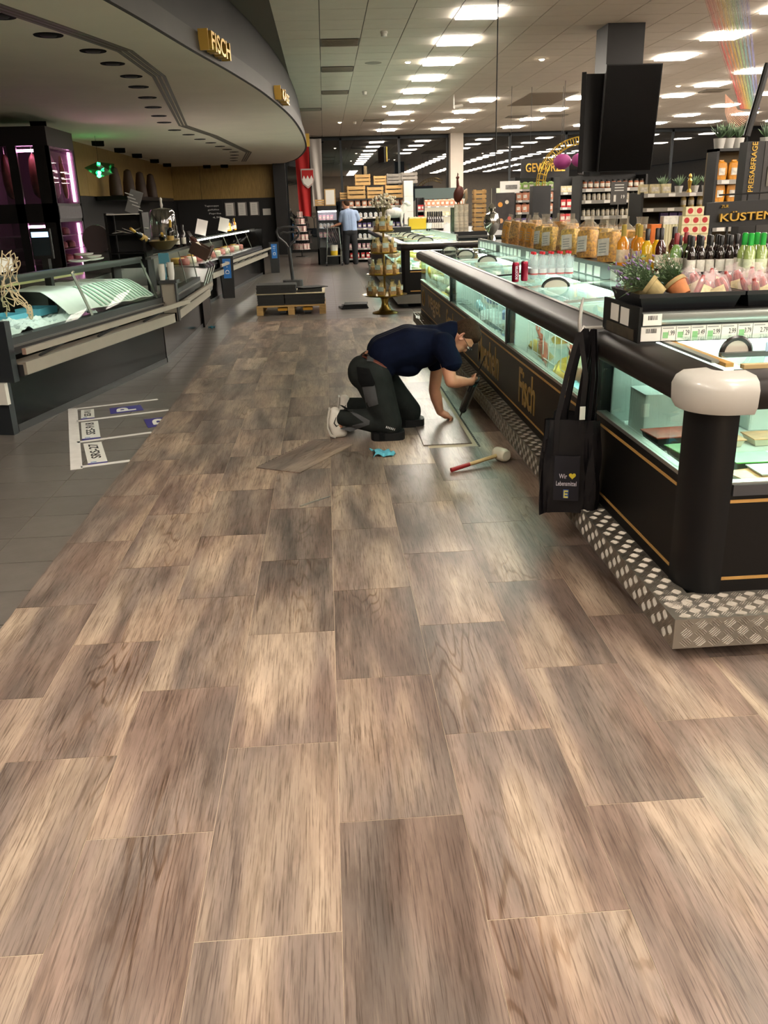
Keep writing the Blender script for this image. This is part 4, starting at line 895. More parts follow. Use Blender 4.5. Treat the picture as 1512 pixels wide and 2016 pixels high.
# ================================================================ PEOPLE
def blob_mesh(name, b, mat, vox=.012, it=6, fac=.5):
    """overlapping limbs fused into one continuous surface"""
    me = b.mesh(name, mat); ob = bpy.data.objects.new(name, me); COL.objects.link(ob)
    m = ob.modifiers.new('r', 'REMESH'); m.mode = 'VOXEL'; m.voxel_size = vox; m.use_smooth_shade = True
    if it: s = ob.modifiers.new('s', 'SMOOTH'); s.iterations = it; s.factor = fac
    bpy.context.view_layer.update()
    me2 = bpy.data.meshes.new_from_object(ob.evaluated_get(bpy.context.evaluated_depsgraph_get())); bpy.data.objects.remove(ob); bpy.data.meshes.remove(me)
    me2.materials.clear(); me2.materials.append(mat); me2.name = name; return me2
def blob_part(name, b, mat, parent, vox=.012, it=6, label=None):
    me = blob_mesh(name, b, mat, vox, it); me.transform(Matrix.Translation(-ORG[parent.name])); o = bpy.data.objects.new(name, me); COL.objects.link(o); o.parent = parent; ORG[o.name] = ORG[parent.name]
    if label: o['label'] = label
    return o
def cap(b, p, q, r0, r1=None):
    r1 = r0 if r1 is None else r1; b.cyl(p, q, r0, r1, 14); b.ball(p, r0 * .998, 14, 8); b.ball(q, r1 * .998, 14, 8); return b
def chain(b, pts, rs):
    for (p, q), (r, s) in zip(zip(pts, pts[1:]), zip(rs, rs[1:])): cap(b, p, q, r, s)
    return b
def ell(b, c, r, rot=(0, 0, 0), n=16, m=10):
    o = len(b.v); b.ball((0, 0, 0), r, n, m); M = Matrix.Translation(c) @ Euler(rot).to_matrix().to_4x4()
    return b.xf(M, o)
SKIN = pm('skin', '#b98468', .5, var=.08, vscale=20); SKIN2 = pm('skin_ear', '#b57460', .5)
NAVY = pm('navy_cotton', '#070d20', .9, spec=.1, var=.15, vscale=14, bump=.2, bscale=30); TROU = pm('work_trousers', '#202322', .9, spec=.12, var=.18, vscale=12, bump=.4, bscale=22)
TPOCK = pm('trouser_black', '#0d0e0f', .9, spec=.12, var=.15, bump=.3); TGREY = pm('trouser_grey', '#3f4042', .85, var=.1, bump=.3); HAIRB = pm('hair_brown', '#33241a', .9, spec=.1, var=.3, vscale=60, bump=.6, bscale=150)
SHOEW = pm('shoe_white', '#c9c4bb', .55, var=.06); SOLE = pm('shoe_sole', '#b0aaa0', .6); RUBB = pm('kneepad_black', '#0e0f10', .6, spec=.25, var=.1); BELT = pm('belt_brown', '#5a2a1c', .6)
REFL = pm('reflective', '#c9cccc', .4)
def K(x, y, Y): return AY(x, y, Y)
kn = thing('person', 'man in navy shirt and grey work trousers kneeling on the floor with a caulking gun', 'person', (.35, 5.9, 0))
# joints (right side faces the camera)
hipR, hipL = K(733, 742, 5.82), K(746, 742, 6.06)
kneR, kneL = K(768, 838, 5.77), K(808, 818, 6.12)
kneR.z = max(kneR.z, .10); kneL.z = max(kneL.z, .10)
ankR, ankL = K(672, 822, 5.86), K(690, 797, 6.12)
pel = K(738, 722, 5.94); wai = K(757, 700, 5.94); rib_ = K(805, 681, 5.94); che = K(848, 674, 5.94); shR, shL = K(873, 684, 5.76), K(866, 684, 6.13)
elR, wrR = K(888, 751, 5.70), K(920, 752, 5.80); elL, wrL = K(855, 768, 6.18), K(866, 811, 6.2)
nek = K(892, 652, 5.945); hea = K(911, 660, 5.94)
body = MB()
chain(body, [pel, wai, rib_, che], [.12, .115, .12, .12]); cap(body, shR, shL, .07); cap(body, che, nek, .08, .062); cap(body, nek, hea, .058, .055)
for h, k, a in ((hipR, kneR, ankR), (hipL, kneL, ankL)): cap(body, h, k, .085, .06); cap(body, k, a, .055, .04)
def arm(b, s, e, w_): cap(b, s, e, .052, .043); mid = e.lerp(w_, .35); chain(b, [e, mid, w_], [.043, .045, .029])
arm(body, shR, elR, wrR); arm(body, shL, elL, wrL)
# right hand closed round the gun: palm and five curled fingers
gun0 = G(906, 820, .012); gunT = K(938, 742, 5.86); gax = (gunT - gun0).normalized(); grip = K(931, 751, 5.85)
def hand(b, wrist, palm, d_out, d_side, curl, fr=.0088):
    """palm plus five jointed fingers; d_out = finger direction, d_side = across the knuckles, curl = bend direction"""
    cap(b, wrist, palm, .026, .030); 
    for k in range(4):
        base = palm + d_side * (-.030 + .020 * k) + d_out * .022; L = (.026, .030, .029, .023)[k]
        p1 = base + d_out * L; p2 = p1 + (d_out * .25 + curl).normalized() * L * .85; p3 = p2 + (curl - d_out * .7).normalized() * L * .7
        chain(b, [palm + d_side * (-.022 + .0147 * k), base, p1, p2, p3], [.016, .011, fr, fr * .95, fr * .85])
    t0 = palm - d_side * .026; t1 = t0 + (d_out * .5 - d_side * .8 + curl * .5).normalized() * .030; t2 = t1 + (d_out + curl * .8).normalized() * .026
    chain(b, [palm, t0, t1, t2], [.022, .014, .0105, .009])
hd_o = (grip - wrR).normalized(); sd = gax - hd_o * gax.dot(hd_o); sd.normalize(); cu = hd_o.cross(sd); cu = cu if cu.y < 0 else -cu
hb = MB(); hand(body, wrR, wrR + hd_o * .045, hd_o, -sd, -cu)
# left fist planted on the floor
fist = K(878, 821, 6.2); fist.z = max(.05, fist.z)
hand(body, wrL, fist, Vector((.85, -.1, -.35)).normalized(), Vector((-.2, -1, .15)).normalized(), Vector((-.35, 0, -1)).normalized(), .0095)
# head: skull, jaw, nose, brow
hx = Matrix.Translation(hea) @ Euler((0, math.radians(62), 0)).to_matrix().to_4x4()   # face turned down along the line of sight to the floor
def H(x, y, z): return hx @ Vector((x, y, z))
o = len(body.v); body.ball((0, 0, .01), (.094, .077, .112), 20, 14); body.ball((.035, 0, -.065), (.062, .058, .062), 16, 10); body.ball((.062, 0, -.098), (.028, .030, .024), 12, 8)
body.ball((.098, 0, -.035), (.018, .013, .020), 10, 8); body.ball((.088, 0, .012), (.016, .045, .014), 10, 8); body.ball((.085, 0, -.072), (.014, .026, .011), 10, 8); body.xf(hx, o)
# feet inside the shoes
for a in (ankR, ankL): cap(body, a, a + Vector((-.02, 0, -.06)), .035, .03)
blob_part('body', body, SKIN, kn, .0085, 3)
for s in (-1, 1):
    e = MB(); o = 0; e.lathe([(.004, -.004), (.018, 0), (.024, .005), (.020, .010), (.012, .006), (.004, .004)], n=14); e.xf(hx @ Matrix.Translation((-.012, s * .074, -.014)) @ Euler((s * -1.35, 0, .35)).to_matrix().to_4x4() @ Matrix.Diagonal((1, 1.4, 1, 1)))
    e.part('ear', SKIN2, kn, True)
    ey = MB().ball((.089, s * .031, -.008), (.010, .012, .008), 10, 6); ey.xf(hx); ey.part('eye', pm('eye_white', '#d9d4cc', .3), kn, True)
hr = MB(); hr.ball((-.012, 0, .028), (.092, .082, .105), 20, 14); hr.ball((.030, 0, .065), (.068, .072, .060), 16, 10); hr.xf(hx)
hr2 = MB(); hr2.v = hr.v; hr2.f = hr.f; hr2.m = hr.m
hm_ = blob_mesh('hair', hr2, HAIRB, .009, 2)
hm_.transform(Matrix.Translation(-ORG[kn.name])); hob = bpy.data.objects.new('hair', hm_); COL.objects.link(hob); hob.parent = kn
gl = MB()
for s in (-1, 1): gl.tube([(.112 , s * .032 + .017 * math.cos(t), -.008 + .014 * math.sin(t)) for t in [2 * PI * k / 12 for k in range(12)]], .0022, 5, True); gl.tube([(.110, s * .05, -.006), (.05, s * .079, -.006), (-.01, s * .080, -.008)], .002, 5)
gl.tube([(.112, -.015, -.006), (.113, .015, -.006)], .0022, 5); gl.xf(hx); gl.part('glasses', pm('spectacle_black', '#0d0d0e', .3), kn)
# shirt
sh = MB()
for dy in (-.075, 0, .075):
    D = Vector((0, dy, 0)); chain(sh, [pel + D + Vector((.05, 0, .02)), wai + D + Vector((.0, 0, .02)), rib_ + D + Vector((0, 0, .01)), che + D], [.105, .125, .135, .125 if dy == 0 else .105])
ell(sh, wai.lerp(rib_, .5) + Vector((.03, 0, -.09)), (.15, .15, .085), (0, .35, 0)); ell(sh, rib_ + Vector((.05, 0, -.05)), (.17, .17, .11), (0, .1, 0))
cap(sh, shR + Vector((0, .03, .01)), shL + Vector((0, -.03, .01)), .092); cap(sh, che, nek + Vector((-.01, 0, 0)), .11, .075)
cap(sh, shR, K(889, 712, 5.72), .082, .074); cap(sh, shL, K(858, 716, 6.16), .08, .068)
blob_part('shirt', sh, NAVY, kn, .011, 5, 'navy short sleeved shirt')
cf = MB(); ax = (elR - shR).normalized(); c0 = K(889, 716, 5.72); cf.cyl(c0 - ax * .012, c0 + ax * .014, .076, .073, 20); cf.part('sleeve_cuff', NAVY, kn, True)
cl_ = MB(); a_ = nek.lerp(che, .10); t_ = (hea - nek).normalized(); cl_.cyl(a_ - t_ * .015, a_ + t_ * .03, .070, .066, 20); cl_.part('collar', NAVY, kn, True)
text_fit('B', K(822, 629, 5.95) + Vector((0, -.03, .02)), (1, 0, -.2), (0, .6, .8), .03, .02, REFL, kn, .002, 'back_print')
# trousers
tr = MB()
for dy in (-.06, .06): ell(tr, pel + Vector((-.005, dy, -.01)), (.135, .12, .125))
ell(tr, K(712, 733, 5.86), (.10, .11, .12)); ell(tr, K(724, 733, 6.04), (.10, .11, .12))
for h, k, a, r in ((hipR, kneR, ankR, 1.), (hipL, kneL, ankL, .95)):
    chain(tr, [h, h.lerp(k, .5), k + Vector((-.005, 0, .015))], [.135 * r, .110 * r, .092 * r]); chain(tr, [k, k.lerp(a, .5) + Vector((0, 0, .012)), a], [.085 * r, .078 * r, .058 * r])
    ell(tr, k + Vector((-.05, 0, .02)), (.09, .08, .07))
TRO = blob_part('trousers', tr, TROU, kn, .011, 4, 'dark grey work trousers')


from mathutils.bvhtree import BVHTree
BV = BVHTree.FromPolygons([v.co + ORG[kn.name] for v in TRO.data.vertices], [tuple(p.vertices) for p in TRO.data.polygons])
def patch(name, pts, Y, mat, th=.006, lab=None):
    """sewn-on panel lying on the cloth of the trousers"""
    P = [Vector(p) for p in pts]; c = sum(P, Vector((0, 0))) / len(P)
    while len(P) < 4: P.append(P[-1])
    ring = []
    for p, q in zip(P, P[1:] + P[:1]):
        for k in range(4): ring.append(p.lerp(q, k / 4))
    def hit(p):
        r = ray(p.x, p.y).normalized(); h = BV.ray_cast(CAM, r)
        return (h[0] if h[0] else K(p.x, p.y, 5.8)) - r * th
    n = len(ring); rows = [1., .66, .33]; vs = [hit(c.lerp(p, k)) for k in rows for p in ring] + [hit(c)]
    fs = [(j * n + i, j * n + (i + 1) % n, (j + 1) * n + (i + 1) % n, (j + 1) * n + i) for j in range(2) for i in range(n)] + [(2 * n + i, 2 * n + (i + 1) % n, 3 * n) for i in range(n)]
    b = MB().add(vs, fs); m = len(b.v); b.add([v + ray(756, 800).normalized() * (th + .006) for v in vs[:n]], []); b.f += [(i, m + i, m + (i + 1) % n, (i + 1) % n) for i in range(n)]; b.m += [0] * n
    b.part(name, mat, kn, True, label=lab)
patch('belt', [(714, 694), (772, 722), (771, 730), (713, 702)], 0, BELT, .010, 'brown leather belt')
patch('belt_loop', [(724, 694), (737, 694), (735, 712), (722, 711)], 0, TGREY, .014)
patch('holster_pocket', [(702, 722), (727, 726), (739, 755), (735, 760), (712, 762), (705, 750)], 5.690, TPOCK, .012, 'black hanging tool pocket')
patch('thigh_pocket', [(713, 762), (738, 759), (745, 796), (722, 803)], 5.675, TGREY)
patch('calf_stripe', [(668, 797), (674, 798), (728, 828), (727, 836), (718, 833)], 5.775, TGREY); patch('calf_stripe', [(668, 844), (727, 829), (727, 836), (690, 850)], 5.775, TGREY)
for i in range(6): patch('reflective_dash', [(760.5 + i * 3.2, 839 + i * .9), (762.3 + i * 3.2, 839 + i * .9), (761.2 + i * 3.2, 843 + i * .9), (759.4 + i * 3.2, 843 + i * .9)], 5.668, REFL, .002)
for k, nm in ((kneR, 0), (kneL, 1)):
    kp = MB(); o = 0; kp.cbox(-.135, .10, -.082, .082, 0, .055, .05); kp.xf(Matrix.Translation((k.x - .0, k.y, .007))); q = kp.part('knee_pad', RUBB, kn, True)
    MB().sweep([(0, 0), (.006, 0), (.006, .05), (0, .05)], (k.x - .085, k.y - .088, .02), (k.x - .045, k.y - .088, .02)).part('pad_strap', TPOCK, q)
# shoes: sole turned back, toes on the floor
for a, nm, Yc in ((ankR, 'R', 5.86), (ankL, 'L', 6.14)):
    s_ = MB(); top = Vector((a.x - .045, a.y, a.z + .035)); toe = Vector((a.x - .045, a.y, .045))
    chain(s_, [top, top.lerp(toe, .5) + Vector((-.012, 0, 0)), toe + Vector((.01, 0, 0)), toe + Vector((.05, 0, -.004))], [.044, .046, .042, .034]); cap(s_, a, a + Vector((-.05, 0, 0)), .045, .045)
    so = blob_part('shoe', s_, SHOEW, kn, .009, 3, 'white trainer')
    sl = MB(); pts = [(top + Vector((-.042, 0, .035))), (top.lerp(toe, .3) + Vector((-.058, 0, 0))), (top.lerp(toe, .7) + Vector((-.060, 0, 0))), (toe + Vector((-.040, 0, -.02))), (toe + Vector((-.005, 0, -.036)))]
    b = MB()
    for p, q in zip(pts, pts[1:]):
        d = (q - p).normalized(); o_ = Vector((d.z, 0, -d.x)) * -.012; w_ = Vector((0, .040, 0))
        b.add([p - w_, p + w_, q + w_, q - w_, p - w_ + o_, p + w_ + o_, q + w_ + o_, q - w_ + o_], [(0, 1, 2, 3), (7, 6, 5, 4), (0, 4, 5, 1), (1, 5, 6, 2), (2, 6, 7, 3), (3, 7, 4, 0)])
    b.part('sole', SOLE, so)
    sw = MB().tube([top.lerp(toe, .15) + Vector((.008, -.046, 0)), top.lerp(toe, .45) + Vector((-.008, -.050, 0)), top.lerp(toe, .62) + Vector((.008, -.049, 0)), top.lerp(toe, .55) + Vector((.025, -.047, 0))], [.002, .004, .005, .001], 6); sw.part('swoosh_mark', TPOCK, so)
# caulking gun in the right hand
GM = pm('gun_black', '#131416', .35); GS = pm('gun_silver', '#8f9498', .3, .7)
gn = thing('caulking_gun', 'black and silver caulking gun held tip down at the floor joint by the kneeling man', 'caulking gun', tuple(gun0))
def ga(t): return gun0 + gax * t
Lg = (gunT - gun0).length
MB().cyl(ga(0), ga(.10), .003, .011, 10).part('nozzle', GM, gn, True)
s1 = gax.orthogonal().normalized()
MB().cyl(ga(.10), ga(.115), .026, n=16).part('front_plate', GM, gn); MB().cyl(ga(.115), ga(Lg - .05), .019, n=16).part('cartridge', pm('cartridge_dark', '#26282b', .3), gn, True)
cy_ = gax.cross(Vector((0, 1, 0))).normalized()
for s in (-1, 1): MB().cyl(ga(.105) + cy_ * .026 * s, ga(Lg - .045) + cy_ * .026 * s, .0055, n=8).part('side_bar', GS, gn, True)
MB().cyl(ga(Lg - .05), ga(Lg - .02), .030, .026, 16).part('rear_body', GM, gn, True)
MB().cyl(ga(Lg - .03), ga(Lg + .27), .0045, n=8).part('plunger_rod', GM, gn, True)
hv = (wrR - grip).normalized(); MB().tube([ga(Lg - .03), ga(Lg - .03) - Vector((0, .01, 0)) + Vector((-.03, -.02, -.03)), ga(Lg - .05) + Vector((-.05, -.03, -.07))], [.014, .013, .011], 8).part('pistol_grip', GM, gn, True)
MB().cyl(ga(Lg - .10), ga(Lg - .085), .0225, n=14).part('teal_ring', pm('gun_teal', '#1d6f78', .4), gn, True)
# ---------------------------------------------------------------- man standing by the trolley
def stand_man():
    X, Y = .70, 25.2
    t = thing('person', 'man in light blue shirt and black trousers standing by the shelf with a trolley', 'person', (X, Y, 0))
    def V(x, y, z): return Vector((X + x, Y + y, z))
    b = MB(); chain(b, [V(0, 0, .92), V(-.01, -.02, 1.15), V(-.02, -.02, 1.36)], [.12, .11, .105]); cap(b, V(-.19, -.02, 1.40), V(.17, -.02, 1.40), .065)
    cap(b, V(-.03, -.01, 1.42), V(-.06, .02, 1.55), .058); ell(b, V(-.09, .03, 1.60), (.095, .085, .115), (0, -.5, .4)); ell(b, V(-.14, .04, 1.555), (.055, .05, .06)); ell(b, V(-.185, .04, 1.575), (.016, .012, .018))
    for s in (-1, 1): chain(b, [V(s * .10, 0, .90), V(s * .12, .01, .50), V(s * .13, .02, .09)], [.09, .065, .045]); cap(b, V(s * .13, .02, .06), V(s * .13 - .05, .10, .04), .04, .035)
    chain(b, [V(-.19, -.02, 1.38), V(-.26, .02, 1.12), V(-.48, .10, 1.04)], [.055, .042, .03]); chain(b, [V(.17, -.02, 1.38), V(.27, .08, 1.18), V(.33, .26, 1.20)], [.055, .042, .03])
    for w_, dv in ((V(-.48, .10, 1.04), Vector((-1, .2, -.1))), (V(.33, .26, 1.20), Vector((.3, 1, .1)))):
        dv.normalize(); sd_ = dv.cross(Vector((0, 0, 1))).normalized(); hand(b, w_, w_ + dv * .04, dv, sd_, Vector((0, 0, -1)), .009)
    blob_part('body', b, SKIN, t, .014, 3)
    h = MB(); ell(h, V(-.075, .025, 1.635), (.098, .09, .10), (0, -.4, .4)); blob_part('hair', h, HAIRB, t, .012, 2)
    s = MB(); 
    for dx in (-.07, 0, .07): chain(s, [V(dx, 0, .93), V(dx - .01, -.02, 1.15), V(dx - .02, -.02, 1.36)], [.14, .14, .135])
    cap(s, V(-.19, -.02, 1.38), V(.17, -.02, 1.38), .092); cap(s, V(-.02, -.025, 1.34), V(-.035, -.012, 1.45), .125, .078); chain(s, [V(-.19, -.02, 1.38), V(-.24, .01, 1.20)], [.085, .075]); chain(s, [V(.17, -.02, 1.38), V(.24, .05, 1.24)], [.085, .075])
    blob_part('shirt', s, pm('light_blue_cotton', '#8da0be', .8, var=.08, bump=.2), t, .014, 4, 'light blue short sleeved shirt')
    r = MB(); cap(r, V(-.07, 0, .90), V(.07, 0, .90), .145)
    for q in (-1, 1): chain(r, [V(q * .09, 0, .86), V(q * .12, .01, .50), V(q * .13, .02, .06)], [.115, .088, .078])
    blob_part('trousers', r, pm('black_trousers', '#15161a', .85), t, .014, 3, 'black trousers')
    for q in (-1, 1): k = MB(); cap(k, V(q * .13, -.01, .045), V(q * .13 - .04, .15, .04), .045, .038); blob_part('shoe', k, pm('black_leather', '#0f0f10', .4), t, .012, 2)
stand_man()
# ================================================================ THINGS LYING ON THE WOOD FLOOR
ZF = .0068
q = [Vector((-.51, 5.18)), Vector((-.23, 5.02)), Vector((.12, 5.63)), Vector((-.16, 5.79))]
ctr = sum(q, Vector((0, 0))) / 4
lp = MB(); lp.v = [Vector((p.x, p.y, ZF)) for p in q] + [Vector((p.x, p.y, ZF + .006)) for p in q]; lp.f = [(3, 2, 1, 0), (4, 5, 6, 7)] + [(i, (i + 1) % 4, 4 + (i + 1) % 4, 4 + i) for i in range(4)]; lp.m = [0] * 6
ang = math.atan2((q[2] - q[1]).y, (q[2] - q[1]).x) - PI / 2
lp.xf(Matrix.Rotation(-ang, 4, 'Z') @ Matrix.Translation((-ctr.x, -ctr.y, -ZF)))
lo = thing('loose_plank', 'single loose wood-look floor plank lying askew behind the kneeling man', 'floor plank', (ctr.x, ctr.y, ZF), ang)
lp.part('board', WOODFLOOR, lo, False, False)
b = MB()
for i in range(16): b.box(-.163 - .004, -.163, -.33 + i * .041, -.33 + i * .041 + .022, .0, .005)
b.part('edge_teeth', pm('vinyl_core', '#1b1917', .6), lo, False, False, kind='stuff')
# white rubber mallet
ml = thing('rubber_mallet', 'white rubber mallet with wooden handle and red dipped grip', 'mallet', (.9, 5.0, ZF)); h0, h1 = Vector((.70, 4.905, ZF + .013)), Vector((1.03, 5.075, ZF + .046))
dv = (h1 - h0).normalized(); ax_ = Vector((.42, -.9, .02)).normalized()
MB().tube([h0, h0.lerp(h1, .3), h1], [.013, .012, .0125], 12).part('handle', pm('ash_wood', '#c9ab79', .5, var=.15, vscale=8, vstretch=(1, 1, 1)), ml, True)
MB().tube([h0 - dv * .003, h0.lerp(h1, .36)], [.0138, .0132], 12).part('red_grip', pm('red_dip', '#8e1f22', .35), ml, True)
hc = h1 + dv * .012; MB().tube([hc - ax_ * .058, hc - ax_ * .05, hc - ax_ * .03, hc + ax_ * .03, hc + ax_ * .05, hc + ax_ * .058], [.030, .038, .042, .042, .038, .030], 18).part('head', pm('white_rubber', '#cfc6b2', .6, var=.06), ml, True)
# cutter knife
a, c = Vector((-.21, 4.40, ZF + .004)), Vector((-.05, 4.54, ZF + .004)); kf = thing('cutter_knife', 'slim grey cutter blade lying on the new planks', 'knife', tuple(a.lerp(c, .5)))
MB().sweep([(-.006, -.003), (.006, -.003), (.006, .003), (-.006, .003)], a, a.lerp(c, .62)).part('handle', ALU, kf); MB().sweep([(-.004, -.001), (.004, -.001), (.004, .001), (-.004, .001)], a.lerp(c, .62), c).part('blade', GS, kf)
# blue cloth
rr = random.Random(2)
MB().sheet(lambda u, v: (.24 + .13 * u + .02 * math.sin(5 * v), 5.29 + .12 * v + .01 * math.sin(7 * u), ZF + .006 + .020 * abs(math.sin(6 * u + 2 * v)) * (1 - u * .6) + .012 * math.sin(9 * v) ** 2), 22, 18, .003).top('cleaning_cloth', pm('blue_cloth', '#4f9aad', .9, var=.15, bump=.3), 'crumpled light blue cloth on the floor by the kneeling man', 'cloth', smooth=True)
MB().sheet(lambda u, v: (-1.70 + .09 * u, 12.1 + .1 * v, .004 + .03 * abs(math.sin(5 * u + 3 * v))), 10, 10, .003).top('crumpled_wrapper', pm('blue_cloth', '#4f9aad', .9), 'small crumpled blue wrapper on the grey tiles', 'wrapper', smooth=True)
# taped parking bays for trolleys
TAPE = pm('white_tape', '#d6d3cf', .6, var=.06, vscale=12); PURP = pm('sign_purple', '#332c7c', .5); PLW = pm('plate_white', '#d8d8d2', .5)
def flat(pts, z0=.0005, z1=.0022): b = MB(); return b.prism([tuple(p) for p in pts], z0, z1)
def strip(a, c, w): a, c = Vector(a), Vector(c); n = (c - a).normalized(); n = Vector((-n.y, n.x)) * w / 2; return flat([a - n, c - n, c + n, a + n])
strip((-2.225, 7.23), (-1.685, 5.36), .075).top('floor_tape', TAPE, 'wide white tape stripe closing the left ends of the taped bays', 'floor tape')
for a, c, w, l in (((-2.19, 7.21), (-1.55, 7.465), .045, 'white tape line on the far side of the topmost bay'), ((-2.06, 6.74), (-1.375, 7.01), .045, 'white tape line between the two bays with purple signs'), ((-1.87, 6.06), (-1.375, 6.265), .045, 'white tape line between the two nearer number plates'), ((-1.67, 5.41), (-1.375, 5.51), .045, 'white tape line nearest the camera ending at the planks')):
    strip(a, c, w).top('floor_tape', TAPE, l, 'floor tape')
def plate(a, c, w, txt, label):
    """paper number plate; a -> c runs along the writing"""
    a, c = Vector(a), Vector(c); d = (c - a).normalized(); n = Vector((-d.y, d.x)); m = (a + c) / 2; t = thing('number_plate', label, 'number plate', (m.x, m.y, .0005)); L = (c - a).length
    flat([a, c, c + n * w, a + n * w], .0005, .0020).part('card', PLW, t); flat([a - d * .05, a, a + n * w, a - d * .05 + n * w], .0005, .0020).part('purple_band', PURP, t)
    flat([a + d * .012 + n * w * .55, a + d * .028 + n * w * .55, a + d * .028 + n * w * .85, a + d * .012 + n * w * .85], .0020, .0024).part('blue_seal', pm('seal_blue', '#3f6fae', .5), t)
    p = m + n * w * .5 + d * L * .06; text_fit(txt, (p.x, p.y, .0024), (d.x, d.y, 0), (n.x, n.y, 0), L * .72, w * .52, INK, t, .0006, bold=.02)
    s = a + d * .03 + n * w * .2; text_fit('edeka', (s.x, s.y, .0024), (n.x, n.y, 0), (-d.x, -d.y, 0), w * .2, .008, INK, t, .0005) if False else None
plate((-1.525, 5.52), (-1.695, 6.05), .125, 'SRS-27', 'number plate card reading SRS-27 in the nearest taped bay'); plate((-1.735, 6.19), (-1.885, 6.72), .13, 'SES-918', 'number plate card reading SES-918 in the middle taped bay'); plate((-1.945, 6.85), (-2.03, 7.17), .105, 'SES-911', 'small number plate card in the farthest taped bay')
def psign(pts, label, txt=True, up=None):
    P = [Vector(p) for p in pts]; m = sum(P, Vector((0, 0))) / 4; t = thing('parking_sign', label, 'floor sign', (m.x, m.y, .0005)); flat(P, .0005, .0020).part('purple_card', PURP, t)
    for a, c in ((P[0], P[3]), (P[0], P[1])): strip(a, c, .008).part('white_edge', PLW, t) if False else None
    r = (P[0] - P[3]).normalized(); u = (P[0] - P[1]).normalized(); text_fit('P', (m.x, m.y, .0024), (r.x, r.y, 0), (u.x, u.y, 0), (P[0] - P[3]).length * .62, (P[0] - P[1]).length * .62, PLW, t, .0006, bold=.03)
psign([(-1.90, 7.17), (-1.66, 7.26), (-1.59, 7.05), (-1.84, 6.95)], 'purple card with white letter P in the farthest taped bay')
psign([(-1.52, 6.70), (-1.28, 6.79), (-1.20, 6.57), (-1.43, 6.41)], 'purple P card partly covered by the new planks')
# flat folded black mat on the tiles ahead
mt = thing('folded_mat', 'flat black rubber mats lying on the tiles before the tiered stand', 'mat', (.4, 14.1, 0))
for i in range(3): MB().obox((.40 + .02 * i, 14.1 + .03 * i, .012 + i * .022), (.44 - .03 * i, .36, .02), rz=.12 - .1 * i).part('mat_sheet', RUBB, mt)
# ================================================================ LEFT: FISH, CHEESE AND MEAT COUNTERS
GLOSSB = pm('gloss_black_base', '#080707', .16, var=.1, spec=.12); SLABG = pm('rail_greige', '#857c70', .45, var=.05); SLATE = pm('slate_panel', '#171b1f', .5, var=.1); DGREY = pm('counter_grey', '#2b2a2b', .4, .2)
STEEL = pm('stainless', '#8f8f8a', .3, .85, var=.1, vscale=3); CGLASS = glass('counter_glass', '#f4f9f6', .001, top=.010); WOODR = pm('rail_rose', '#8f7466', .45, .2)
class Seg:
    """counter front: s along A->B, o outwards to the aisle"""
    def __init__(s, A, B): s.A = Vector(A); s.B = Vector(B); s.t = (s.B - s.A).normalized(); s.n = Vector((s.t.y, -s.t.x)); s.L = (s.B - s.A).length
    def p(s, a, o, z): q = s.A + s.t * a + s.n * o; return Vector((q.x, q.y, z))
    def box(s, mb, a0, a1, o0, o1, z0, z1):
        vs = [s.p(a, o, z) for z in (z0, z1) for o in (o0, o1) for a in (a0, a1)]
        return mb.add(vs, [(0, 1, 3, 2), (4, 6, 7, 5), (0, 4, 5, 1), (2, 3, 7, 6), (0, 2, 6, 4), (1, 5, 7, 3)])
    def quad(s, mb, a0, a1, p, q, th=.006):
        """pane from (o,z)=p up to (o,z)=q"""
        d = Vector((q[0] - p[0], q[1] - p[1])).normalized(); e = Vector((d.y, -d.x)) * th
        vs = [s.p(a, o, z) for a in (a0, a1) for (o, z) in (p, q, (q[0] + e.x, q[1] + e.y), (p[0] + e.x, p[1] + e.y))]
        return mb.add(vs, [(0, 1, 2, 3), (7, 6, 5, 4), (0, 4, 5, 1), (1, 5, 6, 2), (2, 6, 7, 3), (3, 7, 4, 0)])
